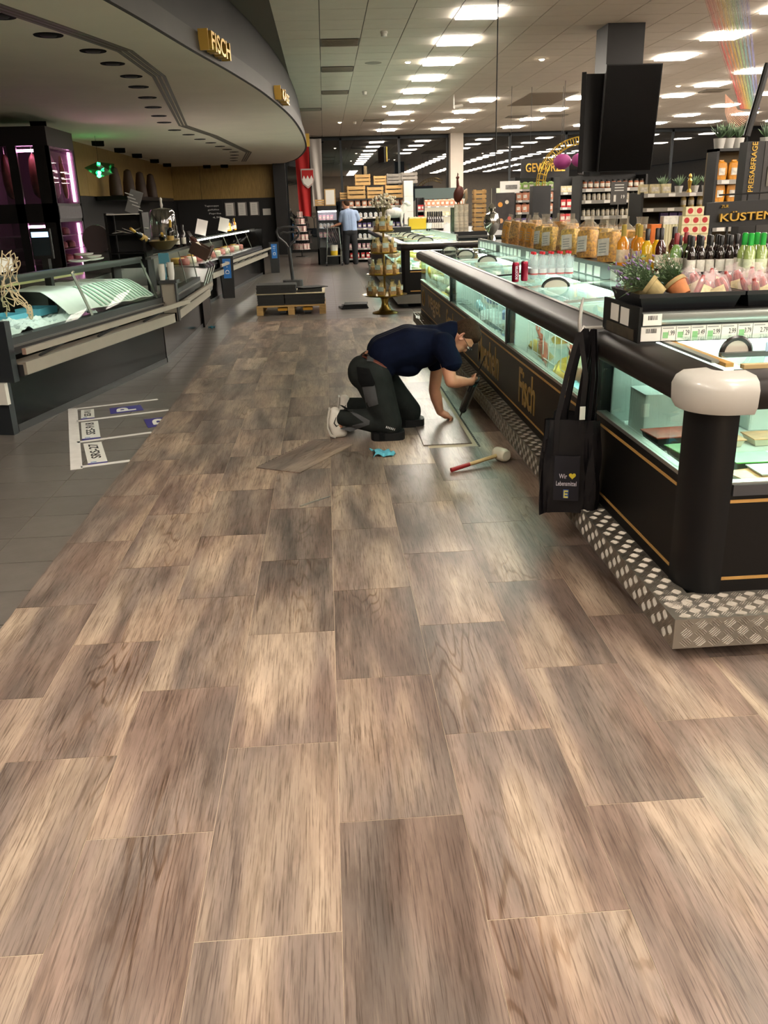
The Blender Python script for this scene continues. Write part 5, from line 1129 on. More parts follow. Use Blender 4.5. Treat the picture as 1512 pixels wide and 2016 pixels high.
def counter(name, label, A, B, panes, rail=True, zt=1.11, tilt=-.15, deck=.66, depth=.95, slab=True, railx=(-.15, .2)):
    S = Seg(A, B); m = S.p(S.L / 2, -.4, 0); t = thing(name, label, 'counter', (m.x, m.y, 0))
    S.box(MB(), 0, S.L, -.06, 0, 0, .44).part('base_panel', GLOSSB, t); S.box(MB(), 0, S.L, -.03, .006, 0, .055).part('plinth_strip', DGREY, t)
    S.box(MB(), 0, S.L, -.08, .03, .575, .70).part('front_frame', DGREY, t); S.box(MB(), 0, S.L, -depth, -.06, deck - .10, deck).part('deck', STEEL, t)
    S.box(MB(), 0, S.L, -.002, .045, .632, .646).part('frame_bead', STEEL, t)
    if slab:
        S.box(MB(), 0, S.L, 0, .15, .515, .53).part('bag_shelf', SLABG, t); S.box(MB(), 0, S.L, .13, .155, .44, .532).part('shelf_front', SLABG, t); S.box(MB(), 0, S.L, -.05, .13, .43, .515).part('shelf_body', DGREY, t)
    if rail:
        r = S.box(MB(), railx[0], S.L + railx[1], .235, .265, .615, .66).part('bag_rail', SLABG, t); S.box(MB(), railx[0] - .004, railx[0], .235, .265, .615, .66).part('rail_end', WOODR, r)
        n = max(2, int(S.L / .8))
        for i in range(n):
            a = S.L * (i + .3) / n; MB().tube([S.p(a, .10, .532), S.p(a, .11, .54), S.p(a + .10, .22, .60), S.p(a + .15, .245, .62)], .012, 6).part('rail_bracket', DGREY, t)
    k = S.L / panes
    for i in range(panes):
        S.quad(MB(), i * k + .012, (i + 1) * k - .012, (.0, .70), (tilt, zt)).part('pane', CGLASS, t)
        S.box(MB(), i * k + .012, (i + 1) * k - .012, tilt - .35, tilt, zt, zt + .008).part('top_pane', CGLASS, t)
        S.quad(MB(), (i + 1) * k - .055, (i + 1) * k - .012, (-.012, .70), (tilt - .012, zt)).part('pane_post', pm('post_steel', '#56574f', .35, .5), t)
    S.box(MB(), 0, S.L, tilt - .045, tilt + .012, zt - .012, zt + .012).part('top_edge', pm('edge_dark', '#3d423f', .3, .4), t)
    S.box(MB(), 0, S.L, -depth - .03, -depth, 0, .86).part('back_panel', STEEL, t)
    return t, S
fc, S1 = counter('fish_counter', 'fish counter with tilted glass, crushed ice and greige bag rail', (-2.42, 6.47), (-1.80, 9.37), 2)
S1.box(MB(), .02, 2.93, -.150, -.142, 1.062, 1.10).part('light_channel', DGREY, fc); S1.box(MB(), .06, 2.88, -.185, -.155, 1.088, 1.096).part('light_strip', lamp('fish_strip', '#f4fff4', 9), fc)
b = MB(); S1.box(b, -.10, -.03, -1.1, .10, .40, .84); b.part('end_panel', SLATE, fc); b = MB(); S1.box(b, -.10, -.03, -1.1, .02, 0, .40); b.part('end_panel', SLATE, fc)
b = MB(); S1.box(b, -.14, -.10, -.03, .04, .24, .40); b.part('socket_box', pm('white_plastic', '#c2beb6', .4), fc)
def icefn(u, v):
    a = .05 + 1.62 * u; o = -.06 - .62 * v; return S1.p(a, o, deck0 + .075 + .03 * math.sin(9 * u + 4 * v) * math.sin(7 * v + 2) + .022 * math.sin(31 * u + 17 * v) * math.cos(23 * v) + random.uniform(-.012, .012) - .05 * max(0, abs(2 * v - 1) - .8) * 5)
deck0 = .66
ICE = pm('crushed_ice', '#cfdad8', .25, var=.08, vscale=30, bump=.6, bscale=60)
ib = MB(); ib.grid(icefn, 60, 26); ice = ib.top('crushed_ice', ICE, 'heap of crushed ice in the fish counter', 'ice', kind='stuff', smooth=True)
for i, (a, o) in enumerate(((.75, -.42), (1.28, -.44))):
    t = thing('blue_tray', ('light blue plastic tub sunk in the crushed ice', 'second light blue tub in the ice by the glass post')[i], 'tray', S1.p(a, o, .74)); b = MB()
    S1.box(b, a - .14, a + .14, o - .10, o + .10, .735, .745); b.part('floor_sheet', pm('tray_blue', '#5fa9bf', .4), t)
    for q in ((a - .15, a + .15, o - .115, o - .10), (a - .15, a + .15, o + .10, o + .115), (a - .15, a - .14, o - .1, o + .1), (a + .14, a + .15, o - .1, o + .1)): S1.box(MB(), *q, .735, .795).part('side_wall', pm('tray_blue', '#5fa9bf', .4), t)
# white cloth with green stripes over the empty deck
def shf(u, v):
    a = 1.32 + 1.62 * u - .45 * max(0, .5 - u) * v; o = -.80 + .76 * v; z = .93 - .02 * u if v < .62 else .93 - .02 * u - (v - .62) ** 1.3 * .62
    return S1.p(a, o, z + .006 * math.sin(22 * u + 3 * v))
sheet = MB().sheet(shf, 40, 20, .004); cs = sheet.top('counter_cloth', pm('cloth_white', '#c6cbc4', .8, var=.05, vscale=6), 'white paper cloth with pale green stripes draped over the counter deck', 'cloth', smooth=True)
for i in range(14):
    u = .30 + i * .05; st = MB().sheet(lambda a, c, u=u: shf(u + .018 * a, .63 + .36 * c) + S1.p(0, 0, .004) - S1.p(0, 0, 0) + Vector((.006, 0, .001)), 2, 8, .001); st.part('stripe', pm('stripe_green', '#8fae97', .8), cs)
b = MB(); S1.box(b, .95, 2.6, -.84, -.80, .66, .90); b.top('drain_screen', pm('drain_dark', '#1b1b1a', .4), 'dark perforated riser at the back of the ice deck', 'riser panel')
b = MB(); S1.box(b, .0, 2.9, -.80, -.78, .96, 1.02); b.top('price_strip', pm('strip_yellow', '#b7b27a', .6, var=.1), 'yellowish lit price strip at the back of the fish counter', 'price strip')
# picture strip post at the near end
ps = thing('picture_post', 'tall pale post with a strip of food pictures at the counter end', 'display post', S1.p(-.10, .05, .84))
S1.box(MB(), -.16, -.10, -.02, .04, 1.13, 1.46).part('pale_board', pm('pale_board', '#c9b893', .6), ps); S1.box(MB(), -.17, -.09, -.03, .06, 1.09, 1.15).part('bracket', pm('white_plastic', '#c2beb6', .4), ps); S1.box(MB(), -.13, -.10, -.25, .0, .84, 1.09).part('post_body', SLATE, ps)
for i in range(4): S1.box(MB(), -.135, -.128, -.02, .055, .845 + i * .062, .90 + i * .062).part('picture', pm('food_pic%d' % i, ('#8a5a3c', '#a35a40', '#6d5560', '#b58a70')[i], .5, var=.5, vscale=40), ps)
# fishing net hung over the glass
ROPE = pm('net_rope', '#cdbd9c', .85, var=.1); nt_ = thing('fishing_net', 'beige fishing net with a cork float draped over the counter glass', 'fishing net', S1.p(.45, -.1, .9)); rr = random.Random(4)
def netp(i, j): u, v = i / 6, j / 11; return S1.p(.10 + .42 * u * (1 - .55 * v) + .28 * v * .6 + rr.uniform(-.012, .012), -.06 + .05 * math.sin(3 * u + 5 * v) + rr.uniform(-.015, .015), 1.27 - .40 * v + .05 * math.sin(4 * u) - .07 * abs(u - .55) * v)
N_ = [[netp(i, j) for i in range(7)] for j in range(12)]; nb = MB()
for j in range(12):
    for i in range(7):
        if j < 11: nb.tube([N_[j][i], N_[j][i].lerp(N_[j + 1][min(6, i + j % 2)], .5) + Vector((rr.uniform(-.01, .01), 0, 0)), N_[j + 1][min(6, i + j % 2)]], .004, 5)
        if j < 11 and i > 0: nb.tube([N_[j][i], N_[j + 1][i - 1 if j % 2 == 0 else i]], .004, 5)
nb.part('netting', ROPE, nt_); MB().ball(S1.p(.08, -.05, 1.33), (.055, .055, .06)).part('float', pm('float_cream', '#a89a80', .6), nt_, True)
for i in range(3): MB().tube([S1.p(.52 + .03 * math.cos(t), -.05, .86 - .02 * i + .035 * math.sin(t)) for t in [2 * PI * k / 12 for k in range(12)]], .005, 5, True).part('loop', ROPE, nt_)
b = MB(); S1.box(b, .62, .95, -.40, -.39, 1.13, 1.24); b.top('white_sheet', PAPER, 'blank white sheet standing on the fish counter top glass', 'paper')
for i, (a, o, z, r) in enumerate(((2.15, -.42, 1.122, .14), (2.33, -.38, 1.150, .13), (2.22, -.40, 1.176, .12), (2.42, -.42, 1.122, .15))):
    c = S1.p(a, o, z); MB().lathe([(r * .3, 0), (r * .9, .012), (r, .024), (r * .94, .026), (r * .3, .01)], c, 20, .75, 1).top('oval_dish', pm('white_china', '#c4c0b8', .35), ('oval white dish at the bottom of the stack on the counter glass', 'oval white dish leaning in the middle of the stack', 'oval white dish on top of the stack', 'oval white dish beside the stack on the counter')[i], 'dish', smooth=True)
# ---------------------------------------------------------------- rounded corner section
cc, S2 = counter('corner_counter', 'rounded glass corner section of the counter behind the cup stand', (-1.80, 9.42), (-1.80, 12.3), 3, True, 1.10, -.06, .60, .9, True, (-.05, -.5))
for i in range(3):
    a = 1.75 + .28 * i; MB().tube([S2.p(a, .05, .50), S2.p(a + .1, .20, .62), S2.p(a + .25, .28, .86), S2.p(a + .45, .20, .90)], .014, 6).part('chrome_loop', STEEL, cc, True)
MB().path([(-.5, 0), (.03, 0), (.03, .42), (-.5, .42)], [(-1.80, 12.3), (-1.86, 13.4), (-2.0, 14.6), (-2.12, 15.4)]).part('link_base', GLOSSB, cc)
MB().path([(-.5, .43), (.10, .43), (.10, .62), (-.5, .66)], [(-1.80, 12.3), (-1.86, 13.4), (-2.0, 14.6), (-2.12, 15.4)]).part('link_top', STEEL, cc)
cu = thing('cup_stand', 'grey stand with two stacks of white paper cups by the counter glass', 'cup stand', (-1.70, 9.5, 0))
MB().cbox(-1.78, -1.63, 9.42, 9.52, .44, .84, .01).part('column', SLABG, cu); MB().cbox(-1.80, -1.60, 9.38, 9.56, .84, .872, .01).part('tray_top', DGREY, cu)
MB().box(-1.79, -1.775, 9.41, 9.52, .44, .84).part('side_strip', DGREY, cu); MB().box(-1.635, -1.62, 9.41, 9.52, .44, .84).part('side_strip', DGREY, cu)
for x, y, n in ((-1.755, 9.44, 8), (-1.665, 9.47, 9)):
    q = MB()
    for i in range(n): q.lathe([(.026, i * .014), (.036, i * .014 + .062), (.038, i * .014 + .066), (.034, i * .014 + .066)], (x, y, .873), 16)
    q.part('cup_stack', pm('paper_cup', '#cfccc6', .6), cu, True, kind='stuff')
qa, qb = AY(313, 519, 9.6), AY(331, 498, 9.6); b = MB().box(qa.x, qb.x, 9.6, 9.63, qa.z, qb.z).box((qa.x + qb.x) / 2 - .01, (qa.x + qb.x) / 2 + .01, 9.605, 9.625, .66, qa.z).top('scale_screen', pm('screen_teal', '#274a52', .2, emit='#5fa3ab', es=.08), 'small teal customer screen above the paper cups', 'screen')
# champagne display on the corner counter
dz = 1.112
cd_ = thing('wine_tub', 'oval pewter bowl with champagne bottles on the corner counter', 'bowl', (-2.05, 11.3, dz)); bl_ = MB()
MB().lathe([(.10, 0), (.13, .01), (.24, .09), (.28, .11), (.27, .115), (.22, .10), (.1, .03)], (-2.05, 11.3, dz), 24, .75, 1.3).part('bowl', pm('pewter_gold', '#b0a070', .3, .7), cd_, True)
cb = bottle('champagne_bottle', 'x', '#0d120d', .32, .042, .015, '#b9973c', .13, labelcol='#b79a55'); proto(cb)
for i, (x, y, z, rt, l) in enumerate(((-2.18, 11.0, dz + .12, (.9, -.7, 0), 'champagne bottle with gold foil lying tilted in the bowl'), (-2.02, 11.15, dz + .10, (1.2, .5, 0), 'champagne bottle with gold foil lying flat across the bowl'), (-1.98, 11.45, dz + .03, (.1, .1, 0), 'champagne bottle with gold foil upright at the back of the bowl'))): put(cb, (x, y, z), 0, l, None, None, rt)
for i, (x, y) in enumerate(((-1.98, 12.0), (-1.92, 12.15), (-2.05, 12.2), (-1.95, 12.35))): put(bd_, (x, y, dz), 0, 'dark wine bottle standing behind the champagne bowl', 'wine bottles on the counter', 1.15)
kd = thing('cake_dome', 'tall clear glass cake dome with knob on the counter', 'cake dome', (-2.14, 12.0, 1.12)); CRY = glass('crystal', '#f4f2ea', .18, .05, .8)
MB().lathe([(.10, 0), (.09, .01), (.03, .03), (.025, .08), (.03, .1), (.18, .115), (.185, .125)], (-2.14, 12.0, 1.12), 24).part('foot', CRY, kd, True); MB().lathe([(.165, .13), (.17, .25), (.165, .42), (.14, .47), (.03, .49)], (-2.14, 12.0, 1.12), 24).part('dome', CRY, kd, True); MB().lathe([(.012, .49), (.02, .52), (.014, .56), (.02, .60), (.004, .62)], (-2.14, 12.0, 1.12), 12).part('knob', pm('knob_white', '#d9d4cc', .2), kd, True)
mb_ = thing('menu_sign', 'grey slanted menu board with white lines on the counter rack', 'menu board', (-2.28, 11.0, 1.56)); R_ = Euler((-.25, 0, 0)).to_matrix()
MB().obox((-2.28, 11.0, 1.68), (.15, .012, .27), rx=-.2, ry=.35).part('board', pm('board_grey', '#6c6c6c', .6), mb_)
for i in range(5): MB().obox((-2.325 + .025 * (i) * .9, 10.985 + .0 * i, 1.77 - .045 * i), (.10, .004, .010), rx=-.2, ry=.35).part('chalk_line', pm('chalk', '#cfcfcb', .7), mb_)
rk = thing('counter_rack', 'black service rack with papers and utensils behind the glass counter', 'rack', (-2.4, 11.0, .9))
for x in (-2.62, -2.20): MB().box(x - .015, x + .015, 10.9, 11.3, .602, 1.56).part('post', BLK, rk)
for z in (1.10, 1.32, 1.55): MB().box(-2.62, -2.20, 10.9, 11.3, z - .012, z).part('shelf', BLK if z < 1.5 else PAPER, rk)
MB().box(-2.6, -2.22, 11.28, 11.3, .9, 1.55).part('back_sheet', pm('rack_back', '#191818', .6), rk)
for i in range(5): MB().obox((-2.52 + i * .07, 11.02, 1.335 + .008 * i), (.11, .16, .004), rx=.2 * (i % 3), ry=.2 * ((i % 2) - .5), rz=i).top('receipt_paper', PAPER, 'loose white paper slip lying on the counter rack', 'paper', 'paper slips on the rack')
pc_ = thing('cash_screen', 'black touch screen with blue bar behind the fish counter', 'monitor', (-2.66, 8.5, 1.12))
MB().cbox(-2.76, -2.57, 8.5, 8.54, 1.17, 1.44, .008).part('housing', BLK, pc_); MB().box(-2.745, -2.585, 8.495, 8.5, 1.20, 1.42).part('screen', pm('dark_screen', '#1a2226', .15), pc_); MB().box(-2.742, -2.588, 8.492, 8.495, 1.365, 1.412).part('status_bar', lamp('bar_blue', '#8fb4e0', 1.6), pc_); MB().box(-2.69, -2.63, 8.51, 8.6, .662, 1.18).part('stand', BLK, pc_)
sl_ = thing('meat_slicer', 'grey meat slicer behind the counter glass', 'slicer', (-2.75, 11.4, 1.0)); 
MB().cbox(-3.05, -2.65, 11.2, 11.7, .86, 1.10, .05).part('base', pm('slicer_grey', '#4a4545', .4), sl_, True); MB().cyl((-2.85, 11.25, 1.26), (-2.85, 11.32, 1.26), .17, n=28).part('blade_guard', pm('slicer_dark', '#54474a', .35), sl_, True); MB().cbox(-3.0, -2.7, 11.3, 11.6, 1.10, 1.2, .04).part('carriage', pm('slicer_grey', '#4a4545', .4), sl_, True)
wk = MB().box(-3.5, -2.76, 10.2, 15.2, 0, .86).top('work_counter', STEEL, 'steel work counter behind the glass displays', 'counter')
# tilted wooden bottle crate hanging on the corner
bc = thing('wine_crate', 'dark tilted wine crate with bottles fixed to the counter corner', 'crate', (-1.78, 12.2, .92)); wm = pm('crate_walnut', '#3c2415', .6, var=.25, vscale=8)
MB().obox((-1.72, 12.3, 1.0), (.24, .30, .02), ry=.5).part('base_board', wm, bc); MB().obox((-1.60, 12.3, 1.03), (.02, .32, .16), ry=.5).part('front_board', wm, bc); MB().obox((-1.72, 12.14, 1.04), (.26, .02, .16), ry=.5).part('side_board', wm, bc); MB().obox((-1.72, 12.46, 1.04), (.26, .02, .16), ry=.5).part('side_board', wm, bc)
for i in range(3): put(br_, (-1.72, 12.2 + .09 * i, 1.03), 0, 'red wine bottle leaning in the tilted walnut crate', 'bottles in the tilted crate', 1.1, (0, -.55, 0))
# ---------------------------------------------------------------- cheese counter further back
ch, S3 = counter('cheese_counter', 'long far counter with lit glass display beyond the blue pillars', (-2.14, 15.4), (-1.63, 22.4), 5, True, 1.10, -.14, .66, .95, True, (.3, -.1))
MB().cyl(S3.p(.3, -.25, 1.06), S3.p(6.8, -.25, 1.06), .014, n=8).part('light_tube', lamp('counter_tube', '#fff0e6', 14), ch)
b = MB(); S3.box(b, 6.95, 7.02, -1.0, .05, 0, 1.1); b.part('end_panel', GLOSSB, ch)
CH = [pm('ham_pink', '#b5706a', .4, var=.3, vscale=15), pm('cheese_yellow', '#c9a64e', .5, var=.15), pm('cheese_white', '#cfc7b2', .5, var=.1), pm('sausage_brown', '#7d4534', .4, var=.3)]
rr = random.Random(8)
for i in range(22):
    a = .4 + i * .29; c = S3.p(a, -.42 - .18 * (i % 2), .661); r = rr.uniform(.08, .12)
    MB().lathe([(r * .9, 0), (r, .015), (r, .09), (r * .85, .11), (r * .3, .115)], c, 14, 1.1, 1).top('cheese_loaf' if i % 2 else 'ham_joint', CH[i % 4], ('pink ham joint lying in the far counter', 'yellow cheese wheel in the far counter', 'white cheese wheel in the far counter', 'brown sausage joint in the far counter')[(i % 4)] if i % 4 in (1, 2) else ('pink ham joint lying in the far counter' if i % 4 == 0 else 'brown smoked joint in the far counter'), 'food', ('pink joints', 'yellow wheels', 'white wheels', 'brown joints')[i % 4] + ' in the far counter', smooth=True)
for o in COL.objects:
    if o.name.startswith('ham_joint') and o['label'].startswith('brown'): o['label'] = 'brown smoked joint in the far counter'
for i, (y, l) in enumerate(((17.2, 'tilted pale info card on top of the far counter'), (19.5, 'second tilted info card farther along the far counter'))):
    c = S3.p(y - 15.4, -.35, 1.125); t = thing('info_card', l, 'card', c); MB().obox(c + Vector((0, 0, .14)), (.20, .01, .28), rx=-.2, ry=.25).part('card', PAPER, t); MB().obox(c + Vector((0, .03, .05)), (.03, .08, .1)).part('foot', BLK, t)
for i in range(6):
    c = S3.p(4.4 + i * .22, -.36, 1.119); put((br_, bo, by_, bd_)[i % 4], c, 0, ('dark red', 'orange', 'yellow', 'small black')[i % 4] + ' bottle standing on the far counter top' + (' nearer the wall' if i > 3 else ''), None, .9)
# posters and chalk board on the back wall
for i, (x0, x1) in enumerate(((-3.54, -3.18), (-3.09, -2.76), (-2.66, -2.33))):
    t = thing('framed_notice', ('framed white notice on the black wall, first of three', 'framed white notice on the black wall, middle of three', 'framed white notice on the black wall with dark figures, last of three')[i], 'notice', ((x0 + x1) / 2, 32.38, 1.36))
    MB().box(x0, x1, 32.36, 32.395, 1.36, 1.82).part('frame', pm('notice_frame', '#77716d', .5), t); MB().box(x0 + .03, x1 - .05, 32.352, 32.36, 1.38, 1.80).part('sheet', PAPER, t)
    for k in range(6): MB().box(x0 + .08, x1 - .12, 32.349, 32.352, 1.44 + .055 * k, 1.45 + .055 * k).part('text_line', pm('grey_ink', '#8c8c8a', .7), t)
MB().box(-2.2, -1.92, 32.37, 32.395, 1.36, 1.58).top('small_notice', PAPER, 'small white landscape notice beside the framed ones', 'notice')
kb = MB().box(-5.2, -3.62, 32.37, 32.395, .9, 1.9).top('chalk_board', pm('chalk_black', '#131213', .8), 'black chalk board with handwritten lines on the wall', 'chalk board')
for k, (t_, w_) in enumerate((('Tagessuppe', .5), ('gefüllte', .4), ('Paprika', .42), ('4,90', .3))): text_fit(t_, (-4.0 + .05 * k, 32.366, 1.72 - .13 * k), *FACE_CAM, w_, .07, pm('chalk', '#cfcfcb', .7), kb, .003)
# dark hooded lamps in front of the wood wall
for i in range(4):
    c = Vector((-4.95, 22.0 + i * 1.5, 1.95)); MB().lathe([(.10, 0), (.16, .02), (.14, .35), (.09, .62), (.03, .66)], c, 16).top('dark_hood', pm('hood_dark', ('#3a2616', '#33210f', '#0f0f0d', '#11110f')[i], .6), ('brown tapered hood against the wood wall, first of four', 'brown tapered hood against the wood wall, second of four', 'black tapered hood against the wood wall, third of four', 'black tapered hood against the wood wall, last of four')[i], 'hood', smooth=True)
MB().box(-5.3, -4.6, 21.5, 28, 1.86, 1.95).top('wall_ledge', BLK, 'black ledge below the wood wall carrying dark hoods', 'ledge')
# glowing polyhedron ornament
gp = thing('glass_ornament', 'faceted glass boat ornament with green light hanging by the wood wall', 'ornament', (-4.6, 21.0, 2.2))
gc = AY(196, 340, 19.0); 
MB().add([gc + Vector(v) for v in ((-.3, 0, .10), (.0, -.1, .20), (.32, 0, .16), (.26, .1, -.02), (.0, -.1, -.10), (-.05, .1, .05))], [(0, 1, 5), (1, 2, 5), (2, 3, 5), (3, 4, 5), (4, 0, 5), (0, 4, 1), (1, 4, 3), (1, 3, 2)]).part('facets', glass('green_glass', '#a9d9bd', .15, .05, .7), gp)
MB().ball(gc + Vector((0, -.02, .0)), .035).part('light', lamp('green_lamp', '#2cff8a', 60), gp, True); MB().cyl(gc + Vector((0, 0, .2)), Vector((gc.x, gc.y, SZ)), .004, n=6).part('cord', BLK, gp)
# ---------------------------------------------------------------- dry ageing cabinet with pink light
CXf, CY0_, CY1_ = -4.3, 14.78, 16.28; CZT = 2.88
da = thing('ageing_cabinet', 'tall black meat ageing cabinet with pink lit glass doors and hanging hams', 'cabinet', (-5, 15.5, 0)); CBM = pm('cabinet_black', '#0c0a0c', .35)
MB().box(-6.9, CXf, CY0_, CY1_, CZT - .28, CZT).part('header', pm('cabinet_plum', '#171015', .4), da); MB().box(-6.9, CXf, CY0_, CY1_, 0, .55).part('plinth', CBM, da)
MB().box(-6.9, CXf, CY1_ - .05, CY1_, .55, CZT - .28).part('back_wall', pm('cabinet_wall', '#4a3a44', .5), da); MB().box(-5.6, -5.55, CY0_, CY1_, .55, CZT - .28).part('inner_wall', pm('cabinet_wall', '#4a3a44', .5), da)
MB().box(-6.9, CXf, CY0_, CY1_ - .05, 1.45, 1.74).part('mid_deck', CBM, da)
for a, c in ((-6.9, -5.3), (-4.94, -4.80), (-4.53, CXf)): MB().box(a, c, CY0_, CY0_ + .06, .55, CZT - .28).part('front_post', CBM, da)
MB().box(CXf - .05, CXf, CY0_, CY0_ + .08, .55, CZT - .28).part('corner_post', CBM, da); MB().box(CXf - .05, CXf, CY1_ - .10, CY1_, .55, CZT - .28).part('corner_post', CBM, da)
for z0, z1 in ((.55, 1.45), (1.74, CZT - .28)):
    MB().box(CXf - .012, CXf - .006, CY0_ + .08, CY1_ - .10, z0, z1).part('pane', glass('cabinet_glass', '#f4e9f0', .06, top=.4), da); MB().box(-4.80, -4.53, CY0_ + .02, CY0_ + .026, z0, z1).part('pane', glass('cabinet_glass', '#f4e9f0', .06, top=.4), da); MB().box(-5.3, -4.94, CY0_ + .02, CY0_ + .026, z0, z1).part('pane', glass('cabinet_glass', '#f4e9f0', .06, top=.4), da)
    MB().cyl((CXf - .06, CY1_ - .16, z0 + .03), (CXf - .06, CY1_ - .16, z1 - .03), .022, n=8).part('pink_tube', lamp('pink_tube', '#ffb0e4', 16), da); MB().cyl((-4.9, CY0_ + .2, z1 - .06), (-4.4, CY0_ + .2, z1 - .06), .02, n=8).part('pink_tube', lamp('pink_tube', '#ffb0e4', 16), da)
MB().box(CXf, CXf + .006, CY0_ + .1, CY1_ - .06, 1.50, 1.70).part('sign_strip', pm('cab_sign', '#3a3338', .5, var=.3, vscale=14), da)
for z in (.80, 1.02, 1.24): MB().box(-5.5, CXf - .03, CY0_ + .1, CY1_ - .1, z - .012, z).part('wire_shelf', pm('shelf_chrome', '#7a7276', .3, .6), da)
HAM = pm('cured_ham', '#a5693c', .5, var=.4, vscale=10, bump=.4); HAM2 = pm('dark_ham', '#6d4030', .5, var=.4, vscale=10)
for i, (x, y, k, l) in enumerate(((-4.45, 15.9, 0, 'long slim cured ham hanging behind the side glass by the pink tube'), (-4.50, 15.5, 1, 'broad pale ham hanging in the middle of the side glass'), (-4.45, 15.15, 0, 'slim cured ham hanging next to the cabinet corner'), (-4.66, 15.1, 2, 'dark ham hanging behind the front glass'), (-5.1, 15.1, 2, 'dark ham hanging in the next front window'))):
    t = thing('hanging_ham', l, 'ham', (x, y, 1.75)); m = (HAM, pm('pale_ham', '#b58aa0', .5, var=.3), HAM2)[k]; r = (.045, .075, .09)[k]
    MB().tube([(x, y, 2.50), (x, y, 2.42), (x, y + .02, 2.25), (x, y + .05, 2.05), (x, y + .08, 1.90), (x, y + .09, 1.83)], [.02, r * .7, r, r * 1.05, r * .9, .02], 12).part('meat', m, t, True); MB().cyl((x, y, 2.49), (x, y, 2.60), .005, n=6).part('hook', STEEL, t)
for i in range(14):
    z = (.802, 1.022, 1.242)[i % 3]; y = 15.0 + .24 * (i // 3); c = (-4.42 - .1 * (i % 2), y, z)
    MB().lathe([(.06, 0), (.075, .02), (.07, .09), (.04, .115), (.01, .12)], c, 12, 1, 1.2).top('aged_meat', (CH[0], CH[3], HAM2)[i % 3], ('pink piece of meat', 'brown piece of meat', 'dark piece of meat')[i % 3] + ' on a cabinet shelf in pink light', 'meat', ('pink', 'brown', 'dark')[i % 3] + ' meat in the cabinet', smooth=True)
# ---------------------------------------------------------------- blue info pillars
def pillar(x, y, rz, h, label):
    t = thing('info_pillar', label, 'info pillar', (x, y, 0), rz); b = MB(); w = .115
    b.add([(-w * .92, -.10, 0), (w * .92, -.10, 0), (w * .92, .10, 0), (-w * .92, .10, 0), (-w * 1.1, -.12, h), (w * 1.1, -.12, h), (w * 1.1, .12, h), (-w * 1.1, .12, h)], [(3, 2, 1, 0), (4, 5, 6, 7), (0, 1, 5, 4), (1, 2, 6, 5), (2, 3, 7, 6), (3, 0, 4, 7)]); b.part('body', pm('pillar_black', '#0f0f11', .35), t, False, False)
    BLUE = pm('info_blue', '#1c62a8', .4, var=.15, vscale=10)
    MB().add([(-.07, -.114, h * .48), (.07, -.114, h * .48), (.075, -.1235, h * .94), (-.075, -.1235, h * .94)], [(0, 1, 2, 3)]).part('blue_poster', BLUE, t, False, False)
    MB().add([(w * .945, -.09, .06), (w * .945, .09, .06), (w * 1.105, .11, h * .97), (w * 1.105, -.11, h * .97)], [(0, 1, 2, 3)]).part('blue_side', pm('info_blue2', '#2f7fc8', .4, var=.35, vscale=6, emit='#2f7fc8', es=.15), t, False, False)
    ic = MB(); z = h * .63
    ic.tube([(.03 * math.cos(a), -.119, z + .028 * math.sin(a)) for a in [PI * k / 10 for k in range(11)]] , .006, 5); ic.tube([(-.03, -.119, z), (-.03, -.118, z - .03), (.03, -.118, z - .03), (.03, -.119, z)], .006, 5); ic.part('icon', PAPER, t, False, False)
    for k in range(3): MB().box(-.03 + .01 * (k == 0) * 2, .03 - .01 * (k == 0) * 2, -.124, -.1185, h * (.74 + .06 * k), h * (.755 + .06 * k)).part('caption_line', PAPER, t, False, False)
pillar(-1.88, 16.55, .22, .76, 'black pillar with blue poster and white icon near the counter'); pillar(-1.34, 22.85, .1, .76, 'black pillar with blue side panel beyond the pallet truck')
# ---------------------------------------------------------------- signs on the canopy fascia
GOLDB = pm('gold_letter', '#c9a24a', .3, .6)
def fascia_word(txt, pa, pb, z0, z1, label):
    a, c = Vector(pa), Vector(pb); d = (c - a).normalized(); n = Vector((d.y, -d.x)); m = (a + c) / 2 + n * .03; t = thing('canopy_sign', label, 'sign', (m.x, m.y, z0))
    text_fit(txt, (m.x + n.x * .045, m.y + n.y * .045, (z0 + z1) / 2), (d.x, d.y, 0), (0, 0, 1), (c - a).length, z1 - z0, GOLDB, t, .10, bold=.012)
    q = a - d * .04 + n * .08; MB().obox((q.x - n.x * .03, q.y - n.y * .03, (z0 + z1) / 2), (.10, .02, z1 - z0 + .02), rz=math.atan2(n.y, n.x)).part('side_plate', GOLDB, t)
fascia_word('FISCH', (-1.172, 9.75), (-1.060, 10.50), 3.09, 3.265, 'gold raised letters reading FISCH on the curved canopy edge'); fascia_word('KÄSE', (-.648, 13.90), (-.585, 14.80), 3.08, 3.25, 'gold raised letters reading KÄSE farther along the canopy')
cq = MB().box(-.42, -.30, 24.6, 24.75, 3.10, 3.42); cq.top('canopy_sign', GOLDB, 'gold sign block seen edge-on at the far end of the canopy', 'sign')
